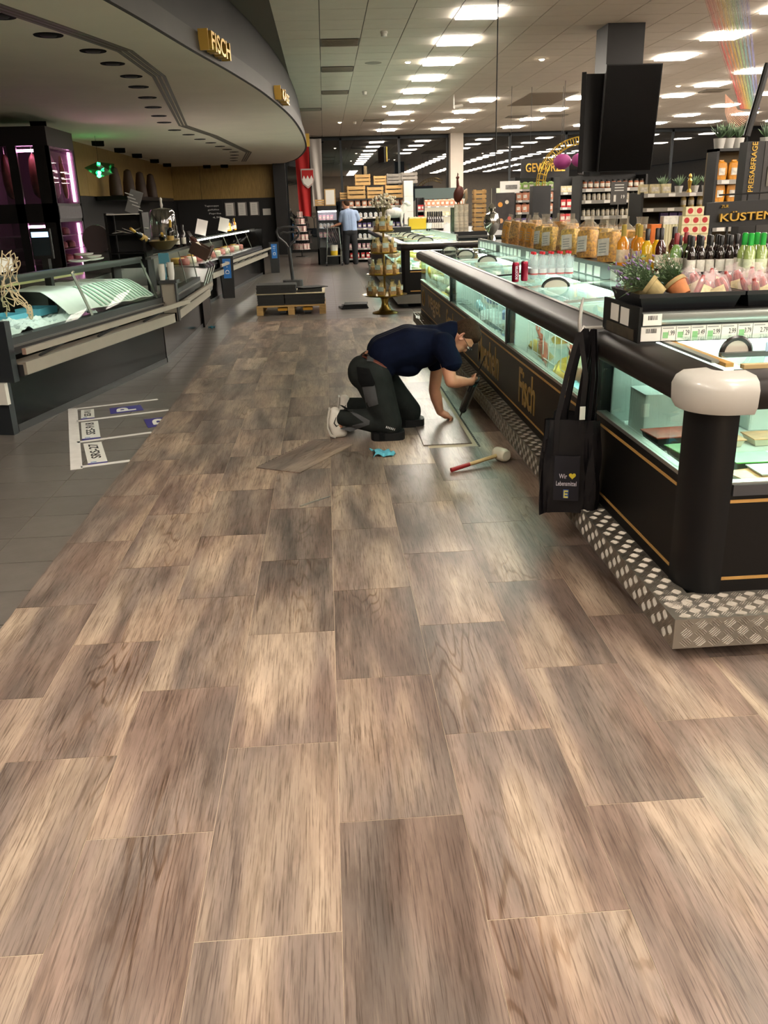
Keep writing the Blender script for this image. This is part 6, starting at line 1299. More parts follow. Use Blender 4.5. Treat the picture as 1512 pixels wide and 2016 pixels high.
# ================================================================ MIDDLE AND BACKGROUND
def prod(kind, name, col, w, d, h, cat, rnd=.12):
    """small shelf goods, one mesh with coloured label"""
    m = pm('prod_' + col, col, .45, var=.3, vscale=25, rnd=rnd); l = pm('prodl_' + col, '#cfc8ba', .6, var=.3, vscale=30, rnd=.1); b = MB()
    if kind == 'jar':
        b.lathe([(w * .42, 0), (w * .48, h * .06), (w * .48, h * .68), (w * .36, h * .8), (w * .36, h * .82)], n=10); b.k = 1; b.lathe([(w * .40, h * .82), (w * .40, h), (w * .36, h)], n=10); b.k = 2; b.lathe([(w * .487, h * .2), (w * .49, h * .22), (w * .49, h * .58), (w * .487, h * .6)], n=10)
        mats = [m, pm('jar_lid', '#15130f', .4) if col != '#c9b06a' else pm('jar_lid_gold', '#b9973c', .4, .6), l]
    elif kind == 'box':
        b.box(-w / 2, w / 2, -d / 2, d / 2, 0, h); b.k = 1; b.box(-w * .38, w * .38, -d / 2 - .0015, -d / 2, h * .25, h * .7); mats = [m, l]
    else:
        b.grid(pillow(w, d, h * .86, h * .14, 3), 14, 8, True); n = 14; b.f.append(tuple(range(n))[::-1]); b.m.append(0); b.k = 1; b.box(-w * .28, w * .28, -d / 2 * 1.08, -d / 2 * 1.02, h * .25, h * .6); mats = [m, l]
    o = b.top(name, mats, 'x', cat, loc=(0, 0, 0), smooth=(kind != 'box')); KIDS[o.name] = []; return o
def shelf_unit(name, label, cat, x0, x1, y, zs, depth, mat, backm=None, facing='cam', sidew=.03, ztop=None):
    """open shelving facing the camera; returns shelf heights"""
    t = thing(name, label, cat, ((x0 + x1) / 2, y + depth / 2, 0)); zt = ztop or zs[-1] + .3
    MB().box(x0, x1, y + depth - .03, y + depth, 0, zt).part('back_panel', backm or mat, t)
    for x in (x0, x1 - sidew): MB().box(x, x + sidew, y, y + depth - .03, 0, zt).part('side_panel', mat, t)
    for z in zs:
        s = MB().box(x0 + sidew, x1 - sidew, y, y + depth - .03, z - .025, z).part('shelf', mat, t); MB().box(x0 + sidew, x1 - sidew, y - .012, y, z - .045, z + .005).part('price_rail', pm('price_rail_pale', '#8f8c86', .4, .2), s)
        n = int((x1 - x0) / .28); 
        for i in range(n): MB().box(x0 + .08 + i * .28, x0 + .17 + i * .28, y - .015, y - .012, z - .04, z).part('price_card', PAPER, s)
    return t
def stock(pr, x0, x1, y, z, step, lab, group, rows=1, rstep=.1, jit=.006, sc_=None, maxn=60):
    n = 0; x = x0
    while x < x1 and n < maxn:
        for r in range(rows): put(pr, (x + rr.uniform(-jit, jit), y + r * rstep, z), rr.uniform(-.08, .08), lab, group, sc_)
        x += step; n += 1
rr = random.Random(21)
BLKS = pm('shelf_black', '#0c0b0b', .5); WHS = pm('shelf_white', '#c4c2bc', .5); PINE = pm('pine_wood', '#b8935c', .65, var=.2, vscale=7, vstretch=(1, 1, 6), rnd=.12)
# ---------------------------------------------------------------- second freezer
FX, FYa, FYb = 1.19, 13.9, 23.5
f2 = thing('island_freezer', 'second chest freezer with pale trim beyond the tiered stand', 'freezer', (1.7, 18.5, 0))
MB().box(FX + .1, 3.3, FYa + .1, FYb, 0, .12).part('toe_base', TOE, f2); MB().box(FX - .09, FX + .02, FYa - .14, FYb, .07, .20).box(FX + .02, 3.4, FYa - .14, FYa + .01, .07, .20).part('step_skirt', pm('skirt_plain', '#8d8a84', .4, .8, var=.1), f2)
MB().box(FX, FX + .05, FYa + .12, FYb, .20, .60).box(FX + .12, 3.4, FYa, FYa + .05, .20, .58).part('body', BLK, f2)
for z in (.25, .55): MB().box(FX + .12, 3.4, FYa - .003, FYa, z - .008, z + .008).part('gold_line', GOLDLINE, f2)
MB().prism([(FX - .004, FYa + .13), (FX, FYa + .05), (FX + .05, FYa - .004), (FX + .13, FYa - .006), (FX + .13, FYa + .05), (FX + .06, FYa + .13)], .20, .88).part('corner_post', BLK, f2)
MB().box(FX + .006, FX + .012, FYa + .13, FYb, .60, .86).box(FX + .13, 3.4, FYa + .006, FYa + .012, .60, .86).part('pane', FGLASS, f2)
MB().box(FX + .06, 2.1, FYa + .06, FYb, .42, .44).box(2.08, 2.1, FYa + .06, FYb, .44, .92).part('liner', LINER, f2)
MB().path(railprof(), [(FX, FYb), (FX, FYa + .08), (FX + .03, FYa + .02), (FX + .09, FYa), (3.4, FYa)][::-1]).part('bumper_rail', RAILM, f2, True)
MB().path([(-p * 1.02, q + .004) for p, q in [(.03, .968), (.05, .962), (.052, .972), (.03, .984), (-.06, .99), (-.06, .98)]], [(FX, FYb), (FX, FYa + .08), (FX + .03, FYa + .02), (FX + .09, FYa), (3.4, FYa)][::-1]).part('pale_trim', ALU, f2)
MB().cyl((FX + .08, FYa + .2, .86), (FX + .08, FYb - .1, .86), .012, n=8).part('light_tube', COOL, f2); MB().cyl((2.04, FYa + .2, .92), (2.04, FYb - .1, .92), .012, n=8).part('light_tube', COOL, f2); MB().cyl((FX + .2, FYa + .08, .86), (3.3, FYa + .08, .86), .012, n=8).part('light_tube', COOL, f2)
n = 10
for i in range(n):
    a = FYa + .12 + i * .93; z = .975 + .008 * (i % 2); ld = MB().box(FX + .13, 2.08, a, a + .94, z, z + .006).part('sliding_lid', LIDGL, f2); MB().box(FX + .13, 2.08, a, a + .05, z + .006, z + .02).part('lid_edge', pm('lid_cream', '#b7aa84', .5), ld)
    b, ar = half_moon((1.62, a + .3, .99), .12, .06, .02); hb = b.part('lid_grip', HANDW, f2); ar.part('grip_bar', HANDB, hb, True)
m2 = thing('island_shelf', 'grey middle shelf of the second freezer carrying crates and figures', 'shelf', (2.5, 18.5, 1.0)); MB().box(2.1, 3.3, FYa + .2, FYb, 1.03, 1.06).part('shelf_board', pm('shelf_grey', '#4b4a47', .5), m2); MB().box(2.09, 2.12, FYa + .2, FYb, 1.0, 1.09).part('price_rail', ALU, m2); MB().box(2.12, 3.25, FYa + .3, FYb - .1, 0, 1.03).part('plinth', BLK, m2)
for i in range(24): put(fb[('cream', 'yellow', 'white', 'salmon')[i % 4]], (1.35 + .5 * rr.random(), FYa + .4 + i * .37, .46 + .1 * (i % 2)), 0, ('cream', 'yellow', 'white', 'salmon')[i % 4] + ' frozen food bag lying in the second freezer', ('cream', 'yellow', 'white', 'salmon')[i % 4] + ' bags in the second freezer', 1.1, (-1.4, .1, rr.uniform(-1.5, 1.5)))
S2Z = 1.061
# --- things on the second freezer's shelf
lb = thing('lamb_figure', 'white standing lamb figure on a black tray by the second freezer', 'figure', (1.35, 18.0, S2Z)); lp0 = AY(778, 447, 17.5); LX, LY, LZ0 = lp0.x, 17.5, lp0.z
WOOL = pm('lamb_white', '#cfccc4', .85, var=.08, bump=.5, bscale=60); ORG[lb.name] = Vector((LX, LY, LZ0)); lb.location = (LX, LY, LZ0); b = MB()
ell(b, (LX, LY, LZ0 + .27), (.19, .10, .10)); cap(b, Vector((LX + .15, LY, LZ0 + .31)), Vector((LX + .21, LY, LZ0 + .42)), .065, .05); ell(b, (LX + .25, LY - .02, LZ0 + .43), (.075, .045, .045), (0, .5, 0)); cap(b, Vector((LX - .17, LY, LZ0 + .30)), Vector((LX - .21, LY, LZ0 + .20)), .025, .015)
for dx, dy in ((-.13, -.05), (-.13, .05), (.13, -.05), (.13, .05)): chain(b, [Vector((LX + dx, LY + dy, LZ0 + .22)), Vector((LX + dx + (.02 if dx < 0 else -.01), LY + dy, LZ0 + .11)), Vector((LX + dx, LY + dy, LZ0 + .012))], [.035, .022, .018])
for s in (-1, 1): cap(b, Vector((LX + .21, LY + s * .04, LZ0 + .46)), Vector((LX + .17, LY + s * .08, LZ0 + .45)), .016, .012)
blob_part('body', b, WOOL, lb, .012, 2)
MB().box(LX - .3, LX + .3, LY - .15, LY + .2, LZ0 - .10, LZ0).top('black_plinth', BLKS, 'black box under the white lamb figure', 'box')
MB().box(LX - .25, LX + .2, LY - .1, LY + .2, .0, LZ0 - .10).top('dark_pedestal', BLKS, 'dark pedestal below the lamb at the freezer side', 'pedestal') if False else None
yc = AY(823, 452, 18.5); t = thing('yellow_crate', 'yellow plastic crate on the second freezer shelf', 'crate', (yc.x, 18.5, yc.z)); YEL = pm('crate_yellow', '#c9a51c', .45)
for q in ((-.20, .20, -.14, -.125), (-.20, .20, .125, .14), (-.20, -.185, -.125, .125), (.185, .20, -.125, .125)): MB().box(yc.x + q[0], yc.x + q[1], 18.5 + q[2], 18.5 + q[3], yc.z, yc.z + .22).part('side_wall', YEL, t)
MB().box(yc.x - .2, yc.x + .2, 18.36, 18.64, yc.z, yc.z + .012).part('floor_sheet', YEL, t); MB().box(yc.x - .19, yc.x + .19, 18.37, 18.63, yc.z + .19, yc.z + .25).part('contents', pm('pale_fill', '#c9c19a', .7, var=.3, vscale=20), t)
for i in range(14):
    q = AY(843 + (i % 7) * 4.4, 452 + (i % 7) * 1.0, 17.6 + .3 * (i // 7)); put(bd_, (q.x, q.y, S2Z), 0, 'black wine bottle in the group beside the yellow crate', 'wine bottles by the yellow crate', 1.5)
BIRCH = pm('birch_bark', '#c4baa6', .8, var=.35, vscale=9, vstretch=(1, 1, 3)); EDGE = pm('log_end', '#9c6a3c', .7)
q0 = AY(908, 470, 14.6)
for i, px in enumerate((899, 908, 917)):
    q = AY(px, 466 - i, 14.5); t = thing('birch_log', ('birch log standing left of two others on the black tray', 'birch log standing in the middle of three', 'birch log standing next to the slatted crates')[i], 'log', (q.x, 14.5, S2Z + .06)); MB().lathe([(.042, 0), (.044, .1), (.041, .38), (.043, .42)], (q.x, 14.5, S2Z + .06), 14).part('bark', BIRCH, t, True); MB().lathe([(.041, .42), (.04, .424)], (q.x, 14.5, S2Z + .06), 14).part('cut_end', EDGE, t)
a, c = AY(893, 478, 14.4), AY(957, 476, 14.4); MB().box(a.x, c.x, 14.3, 14.75, S2Z, S2Z + .06).top('black_tray', TR, 'black tray under the birch logs and slatted crates', 'tray')
rc = thing('rooster_figure', 'brown metal rooster figure standing above the birch logs', 'figure', (0, 0, 0)); q = AY(903, 408, 14.6); ORG[rc.name] = Vector((q.x, 14.6, q.z)); rc.location = ORG[rc.name]; RX, RY, RZ = q.x, 14.6, q.z; RUST = pm('rust_brown', '#4a1f12', .5, .4, var=.3)
b = MB(); ell(b, (RX, RY, RZ + .20), (.085, .06, .13), (0, .25, 0)); cap(b, Vector((RX - .01, RY, RZ + .29)), Vector((RX - .02, RY, RZ + .42)), .03, .018); ell(b, (RX - .015, RY, RZ + .455), (.028, .02, .024)); cap(b, Vector((RX - .03, RY, RZ + .45)), Vector((RX - .06, RY, RZ + .445)), .009, .003)
for s in (-1, 1): cap(b, Vector((RX + .02 * s, RY, RZ + .09)), Vector((RX + .02 * s, RY, RZ + .0)), .010)
blob_part('body', b, RUST, rc, .008, 2); MB().tube([(RX + .05, RY, RZ + .2), (RX + .12, RY, RZ + .26), (RX + .13, RY, RZ + .14), (RX + .10, RY, RZ + .05)], [.035, .03, .025, .008], 8).part('tail', pm('feather_pale', '#9c8a70', .7, var=.3), rc, True); MB().tube([(RX - .02, RY, RZ + .47), (RX - .015, RY, RZ + .52), (RX, RY, RZ + .49)], [.008, .012, .004], 6).part('comb', RUST, rc, True)
MB().box(RX - .12, RX + .12, RY - .06, RY + .12, S2Z + .06, RZ).top('green_display', pm('display_green', '#3f4a36', .6, var=.4, vscale=9), 'dark green display box under the rooster figure', 'box')
def crate(c, w, d, h, label, name='wooden_crate', slats=3, rz=0, mat=None, group=None):
    t = thing(name, label, 'crate', c, rz, group); m = mat or PINE; th = .012
    for s in (-1, 1):
        for k in range(slats):
            z = h * (k + .12) / slats; hh = h / slats * .72; MB().box(-w / 2, w / 2, s * d / 2 - (th if s > 0 else 0), s * d / 2 + (0 if s > 0 else th), z, z + hh).part('slat', m, t, False, False); MB().box(s * w / 2 - (th if s > 0 else 0), s * w / 2 + (0 if s > 0 else th), -d / 2 + th, d / 2 - th, z, z + hh).part('slat', m, t, False, False)
        for q in (-1, 1): x = s * (w / 2 - .025); y = q * (d / 2 - .025); MB().box(x - .012, x + .012, y - .012, y + .012, 0, h).part('corner_post', m, t, False, False)
    for k in range(3): MB().box(-w / 2 + .01, w / 2 - .01, -d / 2 + .02 + k * (d - .04) / 3, -d / 2 + .02 + (k + .8) * (d - .04) / 3, 0, .01).part('bottom_board', m, t, False, False)
    return proto(t)
ct0 = AY(943, 466, 14.5)
cr = crate((ct0.x, 14.52, S2Z + .06), .20, .20, .21, 'slatted crate at the bottom of the three-high stack'); dup(cr, (ct0.x, 14.52, S2Z + .273), 0, 'slatted crate in the middle of the three-high stack'); dup(cr, (ct0.x, 14.52, S2Z + .486), 0, 'slatted crate on top of the three-high stack')
# ---------------------------------------------------------------- tiered gold stand with biscuit bags
GX, GY = .86, 13.2; BR = pm('brass', '#8f7638', .28, .9, var=.12, vscale=5)
ts = thing('tiered_stand', 'tall brass tiered cake stand filled with biscuit bags in the aisle', 'cake stand', (GX, GY, 0))
MB().lathe([(.19, 0), (.20, .008), (.19, .02), (.10, .05), (.065, .10), (.05, .16), (.06, .22), (.10, .255), (.10, .262)], (GX, GY, 0), 32).part('pedestal', BR, ts, True)
tiers = ((.27, .34), (.575, .265), (.885, .22), (1.195, .165))
for z, r in tiers: MB().lathe([(.05, z - .012), (r * .9, z - .006), (r, z + .012), (r * 1.01, z + .016), (r * .97, z + .014), (r * .85, z), (.03, z)], (GX, GY, 0), 32).part('tier_plate', BR, ts, True)
MB().cyl((GX, GY, .25), (GX, GY, 1.25), .016, n=12).part('centre_pole', BR, ts, True)
BISC = pm('biscuit', '#a8754a', .7, var=.45, vscale=40, bump=.6); YF_ = film('biscuit_film', '#cdbf7a', .3, .2)
bb = thing('biscuit_bag', 'x', 'biscuit bag'); b = MB().grid(lambda u, v: tuple(Vector(pillow(.115, .075, .11, 0, 4)(u, v * .71)) * .95 + Vector((0, 0, .002))), 14, 7, True); n = 14; b.f += [tuple(range(n))[::-1], tuple(range(len(b.v) - n, len(b.v)))]; b.m += [0, 0]
b.part('biscuits', BISC, bb, True, False); MB().grid(pillow(.115, .075, .11, .09, 4), 18, 11, True).part('film', YF_, bb, True, False); MB().sheet(lambda u, v: (-.04 + .08 * u, -.040 - .003 * math.sin(PI * u), .075 + .06 * v), 4, 4, .0015, (0, 1, 0)).part('header_card', pm('header_card', '#a9bdb2', .6, var=.25, vscale=30), bb, True, False); MB().box(-.045, .045, -.0405, -.039, .008, .022).part('yellow_foot', pm('foot_yellow', '#b79a2c', .6), bb, False, False)
proto(bb); tn = ('lowest', 'second', 'third', 'top')
for k, (z, r) in enumerate(tiers):
    n = (9, 8, 7, 6)[k]
    for i in range(n):
        a = 2 * PI * (i + .35) / n; R = r * (.70 if k < 3 else .62); put(bb, (GX + R * math.cos(a), GY + R * math.sin(a), z + .003), a + PI / 2, 'clear biscuit bag with pale header card on the %s tier of the brass stand' % tn[k], 'biscuit bags on the %s tier' % tn[k], (1.05, 1.1, 1.1, 1.05)[k])
vs_ = thing('flower_vase', 'glass vase of dried white flowers on top of the brass stand', 'flowers', (GX, GY, 1.21)); MB().lathe([(.05, 0), (.06, .02), (.045, .1), (.05, .16), (.045, .16)], (GX, GY, 1.21), 16).part('vase', pm('vase_olive', '#6d7040', .3, var=.2), vs_, True)
st, fl2 = MB(), MB(); r2 = random.Random(6)
for i in range(110):
    a = r2.uniform(0, 6.28); e = r2.uniform(0, .75); l = r2.uniform(.22, .38); p = Vector((GX, GY, 1.34)); q = p + Vector((math.cos(a) * e, math.sin(a) * e, 1)).normalized() * l
    if i % 3 == 0: st.tube([p, p.lerp(q, .5) + Vector((0, 0, .02)), q], .002, 4)
    fl2.ball(q, r2.uniform(.012, .024), 6, 4)
st.part('stem', pm('dry_stem', '#7d7448', .7), vs_, kind='stuff'); fl2.part('blossom', pm('dry_white', '#bcb6a0', .8, var=.15), vs_, True, kind='stuff')
# ---------------------------------------------------------------- pallet with stacked floor tiles and pallet truck
pl = thing('wooden_pallet', 'wooden pallet holding stacks of dark floor tiles', 'pallet', (-.55, 14.0, 0)); px0, px1, py0, py1 = -1.12, -.05, 13.45, 14.35
for i in range(5): x = px0 + i * (px1 - px0 - .14) / 4; 
for k in range(5): yy = py0 + k * (py1 - py0 - .12) / 4; MB().box(px0, px1, yy, yy + .12, .122, .144).part('deck_board', PINE, pl)
for x in (px0, (px0 + px1) / 2 - .05, px1 - .10):
    MB().box(x, x + .10, py0, py1, .10, .122).part('stringer_board', PINE, pl); MB().box(x, x + .10, py0, py1, 0, .022).part('bottom_board', PINE, pl)
    for yy in (py0, (py0 + py1) / 2 - .07, py1 - .14): MB().box(x, x + .10, yy, yy + .14, .022, .10).part('block', PINE, pl)
TST = pm('tile_edge', '#1e1d1c', .6, rnd=.25); TSTOP = pm('tile_back', '#b7a98c', .7, var=.06)
def tile_stack(x0, x1, y0, y1, z0, n, label, topm=None, th=.0115):
    t = thing('tile_stack', label, 'tile stack', ((x0 + x1) / 2, (y0 + y1) / 2, z0))
    for i in range(n):
        e = rr.uniform(-.006, .006); MB().box(x0 + e, x1 + e, y0 + rr.uniform(-.004, .004), y1, z0 + i * th + .0008, z0 + (i + 1) * th - .0008).part('tile_sheet', TST if i < n - 1 or not topm else topm, t)
    return t
tile_stack(-1.10, -.69, 13.5, 14.3, .145, 14, 'lower left stack of dark tiles on the pallet'); tile_stack(-.675, -.06, 13.5, 14.3, .145, 14, 'lower right stack of dark tiles with wavy edges')
MB().box(-1.12, -.05, 13.48, 14.32, .309, .318).top('card_sheet', TSTOP, 'pale cardboard sheet laid between the tile stacks', 'cardboard')
tile_stack(-1.11, -.50, 13.55, 14.0, .320, 11, 'upper left stack of dark tiles on the cardboard'); tile_stack(-.48, -.10, 13.6, 14.0, .320, 4, 'small upper right stack of dark tiles'); t = thing('loose_tile', 'single dark tile lying askew on the small stack', 'tile', (-.27, 13.8, .378), .5); MB().box(-.22, .22, -.16, .16, 0, .01).part('sheet', TST, t, False, False)
pt = thing('pallet_truck', 'grey hand pallet truck with yellow forks under the loaded pallet', 'pallet truck', (-.6, 14.5, 0)); YL = pm('truck_yellow', '#c98f12', .4); GRY = pm('truck_grey', '#3a3b3d', .45)
for x in (-.72, -.33): MB().cbox(x - .07, x + .07, 13.6, 14.7, .05, .10, .02).part('fork', YL, pt); MB().cyl((x - .05, 13.52, .045), (x + .05, 13.52, .045), .042, n=14).part('roller', GRY, pt); MB().box(x - .075, x + .075, 13.47, 13.6, .06, .10).part('fork_tip', YL, pt)
MB().cbox(-.75, -.42, 14.7, 14.95, .05, .42, .05).part('pump_body', GRY, pt); MB().cyl((-.70, 14.9, .09), (-.46, 14.9, .09), .09, n=16).part('steer_wheel', GRY, pt)
MB().tube([(-.585, 14.82, .40), (-.60, 14.72, .7), (-.61, 14.62, .95)], .028, 8).part('tiller', GRY, pt, True)
lp_ = [(0, .95), (-.05, 1.02), (-.16, 1.12), (-.185, 1.20), (-.16, 1.255), (-.05, 1.275), (.05, 1.275), (.16, 1.255), (.185, 1.20), (.16, 1.12), (.05, 1.02)]
MB().tube([(-.61 + x, 14.62 - (z - .95) * .25, z) for x, z in lp_], .017, 8, True).part('handle_loop', GRY, pt, True); MB().tube([(-.74, 14.55, 1.17), (-.68, 14.55, 1.195), (-.61, 14.55, 1.18), (-.54, 14.55, 1.195), (-.48, 14.55, 1.17)], .016, 8).part('grip_lever', GRY, pt, True)
# ---------------------------------------------------------------- far end of the aisle
fr_ = thing('display_fridge', 'black open display fridge with bright white interior by the trolley', 'fridge', (.08, 25.8, 0)); a0, a1, yb = -.24, .40, 25.5
for x in (a0, a1 - .05): MB().box(x, x + .05, yb, yb + .6, 0, 1.6).part('side_panel', BLKS, fr_)
MB().box(a0, a1, yb, yb + .6, 1.48, 1.6).part('canopy', BLKS, fr_); MB().box(a0, a1, yb, yb + .6, 0, .45).part('base', BLKS, fr_); MB().box(a0, a1, yb + .55, yb + .6, .45, 1.48).part('back_panel', pm('fridge_white', '#cfd4da', .5), fr_); MB().cyl((a0 + .06, yb + .08, 1.45), (a1 - .06, yb + .08, 1.45), .015, n=8).part('light_tube', lamp('fridge_tube', '#ffeef2', 14), fr_)
for z in (.75, 1.0, 1.22): MB().box(a0 + .05, a1 - .05, yb + .15, yb + .55, z - .01, z).part('shelf', pm('glass_shelf', '#aab2b8', .3), fr_)
pr_ = {k: prod(*v) for k, v in {'pink': ('box', 'pink_pack', '#b98a94', .08, .06, .13, 'package'), 'whitep': ('bag', 'white_pack', '#c9ccd0', .10, .06, .13, 'package'), 'redp': ('box', 'red_pack', '#b3242a', .10, .07, .15, 'package'), 'blue': ('box', 'blue_pack', '#3a3f7a', .10, .07, .15, 'package'), 'amber': ('jar', 'amber_jar', '#8a4a22', .075, .075, .12, 'jar'), 'white_jar': ('jar', 'spice_jar', '#bdb39c', .06, .06, .11, 'jar'), 'brown_jar': ('jar', 'spice_jar', '#6d3f22', .06, .06, .11, 'jar'), 'gold': ('jar', 'gold_jar', '#c9b06a', .08, .08, .15, 'jar'), 'orange': ('bag', 'coffee_pack', '#c9851c', .13, .08, .22, 'package'), 'greenb': ('bag', 'salad_bag', '#7d9a4c', .16, .09, .16, 'package'), 'violet': ('box', 'violet_pack', '#5a4a80', .10, .07, .14, 'package'), 'salmon': ('bag', 'crisp_bag', '#b97a5c', .15, .08, .20, 'package'), 'darkbag': ('bag', 'dark_bag', '#3a2a2c', .12, .07, .18, 'package'), 'creamb': ('box', 'cream_pack', '#c9bd94', .12, .07, .12, 'package')}.items()}
for z, k in ((.75, 'pink'), (1.0, 'whitep'), (1.22, 'pink')): stock(pr_[k], a0 + .12, a1 - .08, yb + .22, z, .11, {'pink': 'pink pack on a shelf of the black display fridge', 'whitep': 'white pack on the middle fridge shelf'}[k], k + ' packs in the display fridge')
cg = thing('shopping_trolley', 'steel roll trolley with dark boards and a yellow bucket beside the standing man', 'trolley', (.22, 24.95, 0)); 
for x in (.0, .44):
    for y in (24.75, 25.15): MB().cyl((x, y, .12), (x + (.06 if x < .2 else -.06), y, 1.02), .014, n=8).part('frame_leg', STEEL, cg); MB().cyl((x - .015, y, .06), (x + .015, y, .06), .058, n=12).part('wheel', GRY, cg)
MB().box(.0, .44, 24.75, 25.15, .26, .28).part('lower_deck', STEEL, cg); MB().box(.04, .40, 24.77, 25.13, .60, .62).part('upper_deck', DGREY, cg); MB().tube([(.06, 24.75, 1.02), (.38, 24.75, 1.02)], .014, 8).part('push_bar', STEEL, cg)
for i in range(6): t = MB().obox((.06 + .055 * i, 24.95, .84), (.03, .3, .45), ry=-.35).top('dark_board', pm('board_dark%d' % (i % 2), ('#221b20', '#3a2c30')[i % 2], .4), 'dark flat board standing slanted in the roll trolley', 'board', 'boards in the trolley')
t = thing('bucket', 'white and yellow bucket on the lower deck of the trolley', 'bucket', (.22, 24.95, .28)); MB().lathe([(.10, 0), (.105, .12)], (.22, 24.95, .281), 18).part('lower_half', YEL, t, True); MB().lathe([(.105, .12), (.115, .28), (.11, .28)], (.22, 24.95, .281), 18).part('upper_half', pm('bucket_white', '#c9c6bb', .5), t, True)
# shelf the man looks at, crates above
su = shelf_unit('grocery_shelf', 'black grocery shelf behind the standing man with crates on top', 'shelf', .48, 2.55, 26.0, (.12, .40, .68, .96, 1.26, 1.56), .5, BLKS, ztop=1.72)
MB().box(.46, 2.57, 25.98, 26.5, 1.722, 1.76).part('top_board', BLKS, su)
for z, k, s in ((.12, 'redp', .16), (.40, 'pink', .13), (.68, 'whitep', .14), (.96, 'violet', .14), (1.26, 'whitep', .15), (1.56, 'salmon', .19)): stock(pr_[k], .60, 2.45, 26.08, z, s, {'redp': 'red pack on the lowest shelf behind the standing man', 'pink': 'pink pack on the second shelf behind the standing man', 'whitep': 'white pack on the grocery shelf behind the standing man', 'violet': 'violet pack on the shelf behind the standing man', 'salmon': 'salmon coloured bag on the top shelf under the crates'}[k], k + ' packs on the grocery shelf')
cw = crate((.95, 26.2, 1.76), .52, .38, .36, 'wide pale crate on the grocery shelf above the man'); GREYW = pm('grey_wood', '#7a746c', .7, var=.2, rnd=.1)
for x, z, w_, l in ((1.5, 1.76, .9, 'pale wooden crate in the middle of the shelf top'), (2.05, 1.76, 1.0, 'pale wooden crate beside the white boxes'), (1.15, 2.125, .85, 'pale crate stacked second high over the man'), (1.65, 2.125, .7, 'small pale crate stacked in the middle of the upper row'), (.62, 1.76, .55, 'small crate at the end of the shelf top by the flag')): dup(cw, (x, 26.2, z), 0, l, None, w_)
cg_ = crate((2.05, 26.2, 2.145), .42, .34, .28, 'grey wooden crate on the upper row of crates', mat=GREYW); dup(cg_, (2.5, 26.2, 2.14), 0, 'grey wooden crate above the white boxes', None, 1.1)
t = thing('tall_frame', 'white panel in a wooden frame standing on the display fridge', 'framed panel', (.18, 25.8, 1.6)); MB().box(.03, .34, 25.78, 25.82, 1.60, 2.05).part('frame', PINE, t); MB().box(.06, .31, 25.772, 25.78, 1.63, 2.02).part('panel', PAPER, t)
dup(cw, (-.12, 25.8, 1.6), 0, 'narrow wooden crate on the display fridge', None, .5)
wx0, wx1 = AY(795, 400, 25.7).x, AY(813, 400, 25.7).x
for i in range(4): MB().cbox(wx0, wx1, 25.6, 25.95, .55 + i * .415, .96 + i * .415, .006).top('white_box', pm('foam_white', '#cbc7bf', .6, var=.03), ('white foam box low in the white stack', 'white foam box second in the white stack', 'white foam box third in the white stack', 'white foam box on top of the white stack')[i], 'box')
MB().cbox(wx0 - .02, wx1 + .02, 25.58, 25.97, 0, .55, .01).top('box_base', BLKS, 'black base under the stack of white foam boxes', 'base')
# tower of small boxes by the window
tw = thing('display_tower', 'round tiered display tower of pale boxes below the flag', 'display tower', (-.83, 30.2, 0)); 
for z, r in ((.25, .30), (.55, .27), (.82, .22), (1.06, .18), (1.28, .12)): MB().lathe([(r, z - .012), (r, z)], (-.83, 30.2, 0), 20).part('tier_plate', WHS, tw, True)
MB().cyl((-.83, 30.2, 0), (-.83, 30.2, 1.5), .02, n=8).part('pole', BLKS, tw); MB().lathe([(.22, 0), (.2, .02)], (-.83, 30.2, 0), 18).part('foot', BLKS, tw)
cb_ = prod('box', 'gift_box', '#c9a9a4', .10, .07, .17, 'box')
for z, r, n in ((.25, .24, 12), (.55, .21, 10), (.82, .17, 8), (1.06, .12, 6), (1.28, .06, 3)):
    for i in range(n): a = 2 * PI * i / n; put(cb_, (-.83 + r * math.cos(a), 30.2 + r * math.sin(a), z), a + PI / 2, 'small pale pink box on the round display tower', 'boxes on the display tower')
# flag with rake shield
fg = thing('flag', 'long red and white flag with a shield hanging by the window', 'flag', (-.45, 31.9, 1.3)); 
def flg(x0, x1, zt, zb0, zb1): return lambda u, v: Vector((x0 + (x1 - x0) * u + (.10 * (1 - v) * (.5 - u)), 31.9 + .05 * math.sin(9 * u + 3 * v) * (.4 + .6 * (1 - v)), (zb0 + (zb1 - zb0) * u) * (1 - v) + zt * v))
MB().sheet(flg(-.93, -.42, 3.78, 1.32, 1.26), 14, 16, .006, (0, 1, 0)).part('red_half', pm('flag_red', '#a81a1a', .8), fg, True); MB().sheet(flg(-.42, .02, 3.80, 1.60, 1.66), 14, 16, .006, (0, 1, 0)).part('white_half', pm('flag_white', '#b9b3ac', .8), fg, True)
MB().cyl((-1.0, 31.9, 3.80), (.1, 31.9, 3.82), .018, n=8).part('pole', BLKS, fg)
for x in (-.3, .05): MB().cyl((x, 31.9, 3.81), (x, 31.9, CZ), .005, n=6).part('cord', BLKS, fg)
def shield(s, y, z0=2.50, x0=-.52): return [(x0 + s * x, y, z0 + s * z) for x, z in ((-.20, .30), (.20, .30), (.20, 0), (.15, -.14), (0, -.26), (-.15, -.14), (-.20, 0))]
for s, y, m, nm in ((1.15, 31.83, pm('shield_pale', '#b0a9a2', .7), 'shield_border'), (1.0, 31.82, pm('flag_red', '#a81a1a', .8), 'shield_field')): n = 7; b = MB(); P = shield(s, y); b.add(P + [(x, y + .01, z) for x, y, z in P], [tuple(range(n)), tuple(range(n, 2 * n))[::-1]] + [(i, n + i, n + (i + 1) % n, (i + 1) % n) for i in range(n)]); b.part(nm, m, fg)
